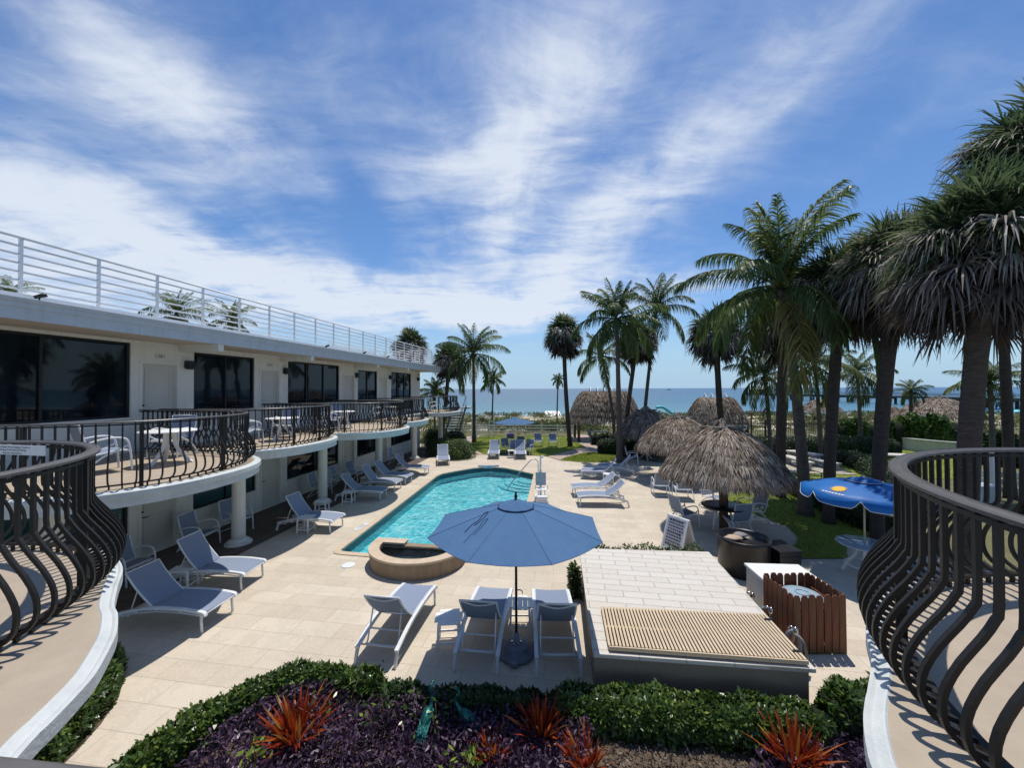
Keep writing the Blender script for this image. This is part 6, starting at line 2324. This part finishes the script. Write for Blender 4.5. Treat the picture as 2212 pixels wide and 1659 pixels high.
# group right of centre
b = at_ground(1267.7, 992); c = SY(1253, 744, b[1])
sabal(b, c, 'cabbage palm with a round grey crown, leftmost of the palms right of centre', 51, 1.75, key='sabal_a', rotz=2.1, scale=.98, lean=.9, r0=.17, r1=.14, boots=False)
b = (SY(1238, 950, 45).x, 45.0, .3); c = SY(1241, 843, 45)
coconut(b, c, 'very small distant coconut palm half hidden behind the leftmost trunk of the palm group', 52, 1.0, 12, 20, .4, .09, .07, .1, lw=.05)
b = at_ground(1377, 1028); c = SY(1370, 710, b[1])
coconut(b, c, 'tall slender coconut palm with full crown in the palm group right of centre', 53, 3.0, 22, 50, .75, .17, .10, .05)
c = SY(1417, 758, 24.5)
sabal((SY(1384, 950, 24.5).x, 24.5, 0), c, 'cabbage palm with a brown skirt right behind the tall slender coconut palm', 54, 1.5, key='sabal_a', rotz=.6, scale=.85, lean=.35, r0=.15, r1=.12, boots=False)
c = SY(1336, 793, 29)
coconut((SY(1366, 960, 29).x, 29, 0), c, 'shorter coconut palm with drooping fronds in front of the large pavilion', 55, 2.6, 14, 36, .65, .13, .09, .02, lw=.05)
c = SY(1459, 686, 27)
coconut((SY(1425, 960, 27).x, 27, 0), c, 'coconut palm leaning to the right above the farthest round shelter', 56, 3.1, 17, 44, .75, .14, .09, .40)
# right hand group
b = (SY(1611, 980, 22.5).x, 22.5, 0); c = SY(1592, 742, 22.5)
sabal(b, c, 'cabbage palm with a wide grey skirt whose trunk rises behind the nearest thatched shelter', 61, 1.85, n_live=66, n_dead=84, segs=28, sw=.06, lean=.9, r0=.17, r1=.15, key='sabal_b')
b = at_ground(1790, 1145); c = SY(1735, 640, b[1])
coconut(b, c, 'big coconut palm with a leaning grey trunk and long arching fronds beside the right lawn', 62, 3.8, 21, 62, .85, .19, .115, .12, lw=.05, el_lo=-34, rotz=.9)
b = (SY(1733, 1020, 15.2).x, 15.2, 0); c = SY(1745, 700, 15.2)
sabal(b, c, 'thick upright cabbage palm trunk left of the big coconut palm, crown lost behind its fronds', 63, 1.75, n_live=62, n_dead=84, segs=28, sw=.055, lean=.2, r0=.18, r1=.17, key='sabal_c')
b = (SY(1840, 1080, 12.2).x, 12.2, 0); c = SY(1872, 640, 12.2)
sabal(b, c, 'cabbage palm between the big coconut palm and the trunk behind the bright blue umbrella', 64, 1.75, n_live=90, n_dead=100, segs=30, sw=.042, lean=.15, r0=.16, r1=.15, pieces=3)
b = at_ground(1949, 1206); c = SY(2000, 600, b[1])
sabal(b, c, 'cabbage palm whose trunk stands behind the bright blue umbrella, with a large shaggy crown', 65, 1.9, n_live=110, n_dead=130, segs=34, lean=.1, r0=.15, r1=.18, sw=.036)
b = (SY(2140, 1300, 7.4).x, 7.4, 0); c = SY(2196, 545, 7.4)
sabal(b, c, 'largest cabbage palm with the thickest trunk and long grey straps at the right', 66, 1.75, n_live=130, n_dead=150, segs=38, lean=.15, r0=.165, r1=.16, sw=.033)
c = SY(2350, 330, 7.6)
sabal((c.x + .2, 7.6, 0), c, 'cabbage palm at the right edge with only its green fan tips in view', 67, 1.75, n_live=80, n_dead=80, segs=34, lean=.2, r0=.2, r1=.2, sw=.032)
b = (SY(2243, 960, 15).x, 15, 0); c = SY(2225, 640, 15)
sabal(b, c, 'slender palm trunk right of the largest trunk, crown hidden among the big palms', 68, 1.75, key='sabal_c', rotz=1.9, lean=.3, r0=.16, r1=.14)
b = (SY(2274, 960, 13).x, 13, 0); c = SY(2290, 560, 13)
sabal(b, c, 'dark slender palm trunk at the right edge of the view', 69, 1.75, key='sabal_b', rotz=.9, lean=.3, r0=.13, r1=.12)
for i, (sx, sy, Y, base_x, sc, lab) in enumerate(((1700, 835, 21, 1712, .72, 'young coconut palm with pale drooping fronds behind the thick upright trunk'),
                                                  (1812, 812, 23, 1822, .80, 'young coconut palm with pale fronds between the two darkest trunks'),
                                                  (1905, 830, 25, 1912, .70, 'young coconut palm with fronds left of the trunk behind the bright blue umbrella'),
                                                  (2025, 868, 28, 2022, .42, 'small bushy palm on the dune left of the broad thatched shelter'),
                                                  (2200, 850, 20, 2204, .62, 'dark feathery palm right of the largest trunk'),
                                                  (1625, 918, 33, 1625, .30, 'tiny palm beside the pavilion with pale ridge poles'))):
    c = SY(sx, sy, Y)
    coconut((SY(base_x, sy, Y).x, Y, 0), c, lab, 70, 3.0, 17, 40, .8, .12, .09, .2, key='coco_young', rotz=i * .9, scale=sc, lw=.05)

# ------------------------------------------------------------------ hedges and beds
rngv = np.random.default_rng(77)


def hedge_along(path, w, h, n, leaf, mat, label, name='hedge', cat='hedge', z0=.0, aspect=.5, up=.35, rough=.06, group=None, round_=True):
    """a clipped hedge following a path: dark twiggy core plus leaves through the outer shell"""
    P = [Vector((p[0], p[1], 0)) for p in path]
    P = smooth_path(P, 8)
    k_ = len(P)
    seg = np.array([[p.x, p.y] for p in P])
    ln = np.concatenate([[0], np.cumsum(np.linalg.norm(np.diff(seg, axis=0), axis=1))])
    tot = ln[-1]

    def at(s):
        x = np.interp(s, ln, seg[:, 0]); y = np.interp(s, ln, seg[:, 1])
        x2 = np.interp(np.minimum(s + .05, tot), ln, seg[:, 0]) - np.interp(np.maximum(s - .05, 0), ln, seg[:, 0])
        y2 = np.interp(np.minimum(s + .05, tot), ln, seg[:, 1]) - np.interp(np.maximum(s - .05, 0), ln, seg[:, 1])
        nn = np.hypot(x2, y2) + 1e-9
        return x, y, x2 / nn, y2 / nn
    o = empty(name, (0, 0, 0))
    # core
    prof = [(-w * .40, z0), (-w * .42, h * .55), (-w * .30, h * .82), (0, h * .86), (w * .30, h * .82), (w * .42, h * .55), (w * .40, z0)]
    g = MB()
    rows = []
    m_ = max(3, int(tot / .25))
    for s in np.linspace(0.05, tot - .05, m_):
        x, y, tx, ty = at(np.array([s]))
        rows.append([(x[0] - ty[0] * a, y[0] + tx[0] * a, b) for a, b in prof])
    g.sheet(rows)
    g.add(rows[0], [tuple(range(len(prof)))]); g.add(rows[-1], [tuple(range(len(prof)))])
    g.build('branches', 'hedge_core', o)
    # leaves
    s = rngv.uniform(0, tot, n)
    th = rngv.uniform(-.15, pi + .15, n)
    x, y, tx, ty = at(s)
    lump = 1 + rough * (np.sin(s * 5.1 + 1.3) + np.sin(s * 11.7 + 3 * th) + .7 * rngv.normal(size=n))
    e = .62 if round_ else .42
    a = np.sign(np.cos(th)) * np.abs(np.cos(th)) ** e * w * .5 * lump
    zz = z0 + np.abs(np.sin(th)) ** e * (h - z0) * lump * np.where(np.sin(th) < 0, 0.02, 1) - rngv.uniform(0, .10, n) * h
    endd = np.minimum(s, tot - s)
    fall = np.clip(endd / (w * .5), .25, 1) ** .5
    P3 = np.stack([x - ty * a * fall, y + tx * a * fall, np.maximum(z0, zz * (.5 + .5 * fall))], 1)
    out = np.stack([-ty * np.cos(th), tx * np.cos(th), np.sin(th)], 1)
    V = leaf_quads(rngv, P3, leaf, aspect, up, .6, out)
    tn = np.clip(.45 + .22 * rngv.normal(size=n) + .12 * np.sin(s * 3.3) * np.sin(th * 2 + s), 0, 1)
    quad_mesh('leaves', V, tn, mat, o)
    tag(o, label, cat, group)
    return o


hedge_along([(-4.28, 3.3), (-4.06, 4.1), (-3.62, 4.95), (-3.05, 5.36), (-2.35, 5.38), (-1.75, 5.22)], .36, .40, 13000, .062, 'hedge_leaf', 'leafy green hedge curving round the left end of the foreground flower bed')
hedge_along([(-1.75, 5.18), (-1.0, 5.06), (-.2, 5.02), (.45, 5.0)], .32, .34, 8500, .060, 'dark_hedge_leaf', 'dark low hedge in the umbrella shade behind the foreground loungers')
hedge_along([(.45, 5.0), (1.2, 4.98), (2.0, 4.90), (3.0, 4.78), (3.85, 4.72)], .48, .38, 17000, .058, 'hedge_leaf', 'bright clipped hedge along the front wall of the raised stone platform')
hedge_along([(3.85, 4.74), (4.3, 4.86), (4.9, 4.90), (5.5, 4.75)], .52, .52, 11000, .062, 'hedge_leaf', 'leafy hedge at the right end of the flower bed next to the right balcony')
hedge_along([S(215, 1452, .2), S(222, 1485, .2), S(205, 1530, .2), S(160, 1585, .2), S(95, 1655, .2), S(20, 1740, .2)], .46, .36, 9000, .060, 'hedge_leaf', 'small curved hedge below the near left balcony')
hedge_along([(1.75, 9.05), (2.6, 8.98), (3.6, 8.92), (4.45, 8.92)], .30, .62, 3200, .055, 'hedge_leaf', 'narrow hedge peeping over the far edge of the stone platform')
hedge_along([(1.26, 8.2), (1.30, 7.85)], .22, .60, 900, .06, 'hedge_leaf', 'small climbing shrub at the left edge of the stone platform')
p1, p2 = SY(1330, 1000, 25.3), SY(1424, 1000, 25.0)
hedge_along([(p1.x, 25.6), (p2.x, 25.2), (p2.x + 1.6, 24.6)], 1.3, .98, 9000, .075, 'dark_hedge_leaf', 'dark clipped hedge behind the tall slender palm trunk right of centre', round_=False)
p1, p2 = SY(1250, 1000, 29.5), SY(1420, 1000, 29)
hedge_along([(p1.x + 2.2, 29.6), (p2.x, 29.2)], 1.0, .8, 4000, .08, 'dark_hedge_leaf', 'low dark hedge in front of the large long pavilion', round_=False)
p1, p2 = SY(1668, 1000, 24.6), SY(1990, 1000, 24.0)
hedge_along([(p1.x - .5, 24.8), ((p1.x + p2.x) / 2, 24.5), (p2.x, 24.0)], 1.3, 1.12, 15000, .085, 'dark_hedge_leaf', 'long dark clipped hedge in front of the black fence at the right', round_=False)
hedge_along([(19.2, 22.6), (18.4, 20.0), (17.0, 17.6), (15.6, 16.2), (14.6, 15.6)], 1.2, .70, 13000, .075, 'dark_hedge_leaf', 'curving low hedge right of the pale court')
hedge_along([(11.9, 16.6), (11.5, 15.1), (11.1, 13.6), (10.9, 12.2), (10.9, 11.2)], .85, .62, 13000, .06, 'dark_hedge_leaf', 'low dark hedge along the right lawn behind the bright blue umbrella')
p1, p2 = SY(1995, 960, 26.8), SY(2150, 960, 25.6)
hedge_along([(p1.x, 27.4), ((p1.x + p2.x) / 2, 26.9), (p2.x, 26.2)], 1.6, 2.15, 15000, .14, 'grape_leaf', 'bright green sea grape hedge above the curved white wall at the right', aspect=.8)
p1, p2 = SY(1872, 960, 27), SY(1942, 960, 27)
hedge_along([(p1.x, 27.6), (p2.x, 27.2)], 1.2, 1.95, 6500, .12, 'grape_leaf', 'bright green hedge between two palm trunks right of the black fence', aspect=.8)
p1, p2 = SY(2160, 980, 22), SY(2330, 980, 20)
hedge_along([(p1.x, 22.5), (p2.x, 20.5)], 1.5, 1.65, 9000, .13, 'dark_hedge_leaf', 'dark shrubby hedge right of the largest palm trunk', aspect=.75)


def bush(c, r_, h, n, leaf, mat, label):
    o = empty('round_bush', (c[0], c[1], 0))
    g = MB(); g.lathe([(r_ * .8, 0), (r_ * .86, h * .5), (r_ * .6, h * .82), (0, h * .88)], 20); g.build('branches', 'hedge_core', o)
    d = unit(rngv.normal(size=(n, 3))); d[:, 2] = np.abs(d[:, 2])
    lump = 1 + .06 * np.sin(d[:, 0] * 7) * np.sin(d[:, 1] * 6 + 2) + .04 * rngv.normal(size=n)
    P = np.stack([d[:, 0] * r_ * lump, d[:, 1] * r_ * lump, d[:, 2] ** .7 * h * lump], 1)
    V = leaf_quads(rngv, P, leaf, .5, .3, .4, d)
    quad_mesh('leaves', V, np.clip(.5 + .22 * rngv.normal(size=n), 0, 1), mat, o)
    tag(o, label, 'bush')


q = SY(1018, 1000, 24.3)
bush((q.x - .1, 24.2), 1.15, 1.05, 6500, .075, 'hedge_leaf', 'round clipped bush behind the wrinkled lounger at the end of the terrace')
q = SY(985, 1000, 25.0)
bush((q.x - .1, 25.2), 1.0, 1.0, 4500, .075, 'dark_hedge_leaf', 'dark clipped bush left of the round one at the end of the terrace')
q = SY(968, 965, 29.0)
bush((q.x, 29), 1.0, 1.35, 3500, .09, 'hedge_leaf', 'round bush behind the column at the sea end of the wing')
q = SY(1010, 975, 29.5)
bush((q.x, 29.5), .9, 1.0, 3000, .09, 'dark_hedge_leaf', 'bush at the foot of the outside stair')


def in_poly(P, poly):
    x, y = P[:, 0], P[:, 1]
    r_ = np.zeros(len(P), bool)
    k_ = len(poly)
    for i in range(k_):
        x1, y1 = poly[i][:2]; x2, y2 = poly[(i + 1) % k_][:2]
        c_ = ((y1 > y) != (y2 > y)) & (x < (x2 - x1) * (y - y1) / (y2 - y1 + 1e-12) + x1)
        r_ ^= c_
    return r_


def scatter(poly, n):
    a = np.array([p[:2] for p in poly])
    lo, hi = a.min(0), a.max(0)
    P = rngv.uniform(lo, hi, (n * 3, 2))
    return P[in_poly(P, poly)][:n]


# purple trailing ground cover in the bed
pur = [(-3.75, 2.6), (-3.6, 4.2), (-3.3, 4.95), (-2.9, 5.2), (-2.3, 5.26), (-1.6, 5.1), (-.4, 4.95), (.5, 4.92), (.95, 4.7), (.8, 4.3), (.3, 3.9), (.7, 3.2), (-.2, 2.4)]
P2 = scatter(pur, 28000)
hgt = .27 + .06 * np.clip((P2[:, 1] - 4.3) / .8, 0, 1) + .08 * np.sin(P2[:, 0] * 4) * np.sin(P2[:, 1] * 5 + 1)
P3 = np.stack([P2[:, 0], P2[:, 1], hgt * rngv.uniform(.2, 1.0, len(P2)) ** .5], 1)
V = leaf_quads(rngv, P3, .082, .30, .75, .4, droop=.25)
patch = np.sin(P2[:, 0] * 2.1 + 1) * np.sin(P2[:, 1] * 3.3)
tag(quad_mesh('purple_ground_cover', V, np.clip(.45 + .12 * patch + .22 * rngv.normal(size=len(V)), 0, 1), 'purple_leaf'), 'dense dark purple trailing plants covering the foreground flower bed', 'ground cover', kind='stuff')
pur2 = [(2.6, 2.8), (2.5, 4.1), (2.9, 4.5), (4.0, 4.6), (5.2, 4.62), (5.6, 3.2)]
P2 = scatter(pur2, 7000)
P3 = np.stack([P2[:, 0], P2[:, 1], .22 * rngv.uniform(.1, 1.0, len(P2)) ** .5], 1)
V = leaf_quads(rngv, P3, .105, .30, .75, .4, droop=.25)
tag(quad_mesh('purple_ground_cover', V, np.clip(.45 + .24 * rngv.normal(size=len(V)), 0, 1), 'purple_leaf'), 'dark purple plants in the right end of the flower bed', 'ground cover', kind='stuff')
# bark chips on the open soil
P2 = scatter([(.2, 2.6), (.4, 4.75), (1.4, 4.75), (2.6, 4.65), (3.8, 4.55), (4.0, 2.8)], 14000)
P3 = np.stack([P2[:, 0], P2[:, 1], .015 + .02 * rngv.uniform(0, 1, len(P2))], 1)
d = rngv.normal(size=(len(P2), 3)); d[:, 2] *= .25
V = leaf_quads(rngv, P3, .045, .4, .05, .6, unit(d))
o = quad_mesh('bark_mulch', V, np.clip(rngv.normal(.5, .25, len(V)), 0, 1), 'dead_leaf')
tag(o, 'pale bark chips scattered over the soil in the flower bed', 'mulch', kind='stuff')

# red bromeliads
def bromeliad(loc, R, n, label, seed):
    rg = np.random.default_rng(seed)
    o = empty('red_bromeliad', loc)
    az = rg.uniform(0, 2 * pi, n); el = rg.uniform(radians(38), radians(88), n)
    D = np.stack([np.cos(az) * np.cos(el), np.sin(az) * np.cos(el), np.sin(el)], 1)
    P0 = np.stack([np.cos(az), np.sin(az), 0 * az], 1) * rg.uniform(0, .16, (n, 1)) * R / .5
    L = R * rg.uniform(.55, 1.15, (n, 1))
    q, k_ = strips(P0, D, L, np.full((n, 1), .028) * rg.uniform(.7, 1.3, (n, 1)), .16, rg, 3)
    tn = np.tile(np.clip(.42 + .26 * rg.normal(size=n), 0, 1), k_)
    quad_mesh('leaves', q, tn, 'red_leaf', o)
    g = MB(); g.lathe([(R * .10, 0), (R * .12, .03), (R * .06, .07), (0, .08)], 12); g.build('heart', 'rust_red', o)
    tag(o, label, 'plant')


for (sx, sy, R, n_, lab, sd) in ((660, 1668, .54, 170, 'largest clump of spiky red leaves left of the two metal birds', 1),
                                (1205, 1662, .46, 100, 'spiky red plant right of the two metal birds, in front of the hedge corner', 2),
                                (1095, 1718, .36, 70, 'low spiky red plant at the bottom edge between the birds and the taller red clump', 3),
                                (1300, 1730, .38, 60, 'small spiky red plant on the bark chips at the bottom edge', 4),
                                (1770, 1728, .50, 120, 'broad clump of spiky red leaves at the right end of the bed', 5)):
    q = S(sx, sy)
    bromeliad((q.x, q.y, .14), R, n_, lab, sd)


def leafy_plant(loc, n, leaf, h, spread, mat, label, name='leafy_plant'):
    o = empty(name, loc)
    P = rngv.normal(size=(n, 3)) * np.array([spread, spread, 0]); P[:, 2] = rngv.uniform(.3, 1, n) * h
    V = leaf_quads(rngv, P, leaf, .42, .3, .3)
    quad_mesh('leaves', V, np.clip(rngv.normal(.5, .25, n), 0, 1), mat, o)
    g = MB()
    for i in range(8):
        p = P[i]; g.tube([(p[0] * .2, p[1] * .2, 0), tuple(p)], .005, 5)
    g.build('stems', 'old_wood', o)
    tag(o, label, 'plant')


leafy_plant((-.52, 4.12, .05), 70, .10, .34, .09, 'lime_leaf', 'lime green seedling between the right bird and the red plant')
leafy_plant((-1.55, 4.80, .05), 80, .08, .42, .16, 'hedge_leaf', 'green weedy plant growing up through the purple cover')
leafy_plant((-2.2, 4.95, .05), 90, .07, .44, .22, 'hedge_leaf', 'weedy green sprigs pushing through the purple cover near the left hedge')
leafy_plant((-.9, 4.75, .05), 60, .07, .40, .16, 'hedge_leaf', 'thin green sprigs in the purple cover behind the two birds')
leafy_plant((-2.85, 4.25, .05), 40, .09, .36, .08, 'lime_leaf', 'small lime green plant left of the largest red clump')


# two painted metal birds
def metal_bird(loc, rz, label, seed, twist=0.0):
    o = empty('metal_bird', loc, rz)
    g = MB()
    g.tube(smooth_path([(-.20, 0, .30), (-.08, 0, .36), (.05, 0, .40), (.14, 0, .42), (.19, 0, .47)], 5), [.012, .03, .05, .068, .082, .09, .095, .098, .098, .095, .09, .085, .078, .070, .062, .054, .048, .044, .040, .036, .034][:21], 12)
    body = g.build('body', 'patina_metal', o)
    g = MB()
    pts = smooth_path([(.17, 0, .45), (.25, 0, .54), (.24, 0, .64), (.18, 0, .70), (.20, 0, .78), (.25, 0, .79)], 4)
    g.tube(pts, list(np.linspace(.036, .02, len(pts))), 10)
    g.lathe([(0, -.03), (.028, -.015), (.034, .005), (.026, .028), (0, .036)], 12, (.262, 0, .79))
    g.build('neck', 'patina_metal', o)
    g = MB(); g.tube([(.285, 0, .79), (.36, 0, .77), (.42, 0, .742)], [.014, .009, .002], 8); g.build('beak', 'beak_paint', o)
    # overlapping feather plates on the back
    g = MB()
    rs = random.Random(seed)
    for row in range(6):
        for sd in range(-2, 3):
            x = .10 - row * .062; yy = sd * .034
            z = .485 - row * .026 - abs(sd) * .022
            L = .11; w_ = .022
            g.add([(x, yy - w_, z), (x, yy + w_, z), (x - L * .7, yy + w_ * 1.05 + sd * .006, z - .042), (x - L, yy + sd * .008, z - .062), (x - L * .7, yy - w_ * 1.05 + sd * .006, z - .042)], [(0, 1, 2, 3, 4)])
    for k_ in range(7):
        yy = (k_ - 3) * .022
        g.add([(-.20, yy - .014, .32), (-.20, yy + .014, .32), (-.40, yy * 1.7 + .012, .17 - abs(k_ - 3) * .008), (-.42, yy * 1.7, .15), (-.40, yy * 1.7 - .012, .17 - abs(k_ - 3) * .008)], [(0, 1, 2, 3, 4)])
    g.build('feathers', 'patina_metal', o)
    g = MB()
    for sy in (-.03, .03):
        g.tube([(.02, sy, .36), (.03, sy, .18), (.01, sy, 0)], .008, 6)
    g.build('legs', 'beak_paint', o)
    tag(o, label, 'statue')
    return o


p = S(950, 1648, 0)
metal_bird((p.x, p.y, .06), radians(80), 'left of two teal metal bird statues, upright with its back to the camera', 1).scale = (.66, .66, .66)
p = S(1038, 1650, 0)
metal_bird((p.x, p.y, .06), radians(150), 'right of two teal metal bird statues, body turned sideways with scaly feathers', 2).scale = (.66,) * 3

# grass on the lawns
for i, (poly, n, hgt_) in enumerate(((lawn3, 26000, .055), (lawn2, 12000, .06), (lawn1, 40000, .06), (lawn4, 16000, .07))):
    P2 = scatter(poly, n)
    P3 = np.stack([P2[:, 0], P2[:, 1], np.full(len(P2), .0 if i == 3 else .012)], 1)
    V = leaf_quads(rngv, P3, hgt_, .22, 1.1, .4)
    tone = np.clip(.5 + .2 * np.sin(P2[:, 0] * 1.3) * np.sin(P2[:, 1] * 1.1) + .2 * rngv.normal(size=len(P2)), 0, 1)
    tag(quad_mesh('grass', V, tone, 'grass_blade'), ['short grass of the right lawn by the nearest shelter', 'short grass of the small lens shaped lawn at the path', 'short grass of the main lawn before the dunes', 'thin grass beside the pale court'][i], 'grass', kind='stuff')

# dune vegetation: clumps of sea oats and creeping green
n = 1300
C2 = np.stack([rngv.uniform(-40, 70, n), rngv.uniform(36.6, 60, n)], 1)
keep = (np.sin(C2[:, 0] * .35) * np.sin(C2[:, 1] * .5 + C2[:, 0] * .1) + .35 * rngv.normal(size=n)) > -.35
C2 = C2[keep]
Ps = []; Ts = []
for cx0, cy0 in C2:
    m_ = 60
    rr_ = rngv.uniform(.4, 1.5)
    q = rngv.normal(size=(m_, 2)) * rr_ * .5 + (cx0, cy0)
    bump = .42 * np.exp(-((q[:, 1] - 50) / 6.5) ** 2) * .9
    Ps.append(np.stack([q[:, 0], q[:, 1], bump + rngv.uniform(0, .5, m_)], 1)); Ts.append(np.full(m_, rngv.uniform(.1, .9)))
P3 = np.concatenate(Ps); T3 = np.clip(np.concatenate(Ts) + .15 * rngv.normal(size=len(P3)), 0, 1)
tag(quad_mesh('dune_plants', leaf_quads(rngv, P3, .34, .22, .8, .5), T3, 'dune_leaf'), 'sea oats and creeping dune plants between the lawn and the beach', 'dune plants', kind='stuff')

for sx, Y, r_, h_, lab in ((1000, 38.5, 1.3, .9, 'bushy green dune shrub behind the low white fence left of the gate'), (1185, 40.5, 1.0, .75, 'bushy green dune shrub right of the far blue umbrella'),
                           (1225, 39.0, .8, .7, 'bright rounded dune shrub left of the large pavilion post'), (1262, 41.0, .7, .7, 'small dune shrub just left of the large pavilion'),
                           (1110, 41.5, 1.6, .9, 'low wide dune shrub behind the far blue umbrella'), (1300, 40.0, .9, .6, 'dune shrub seen under the roof of the large pavilion')):
    q = SY(sx, 940, Y)
    bush((q.x, Y), r_, h_, 1500, .13, 'grape_leaf', lab)

# the chair the others were copied from is not part of the place
for ch in list(CHAIR.children):
    bpy.data.objects.remove(ch)
bpy.data.objects.remove(CHAIR)
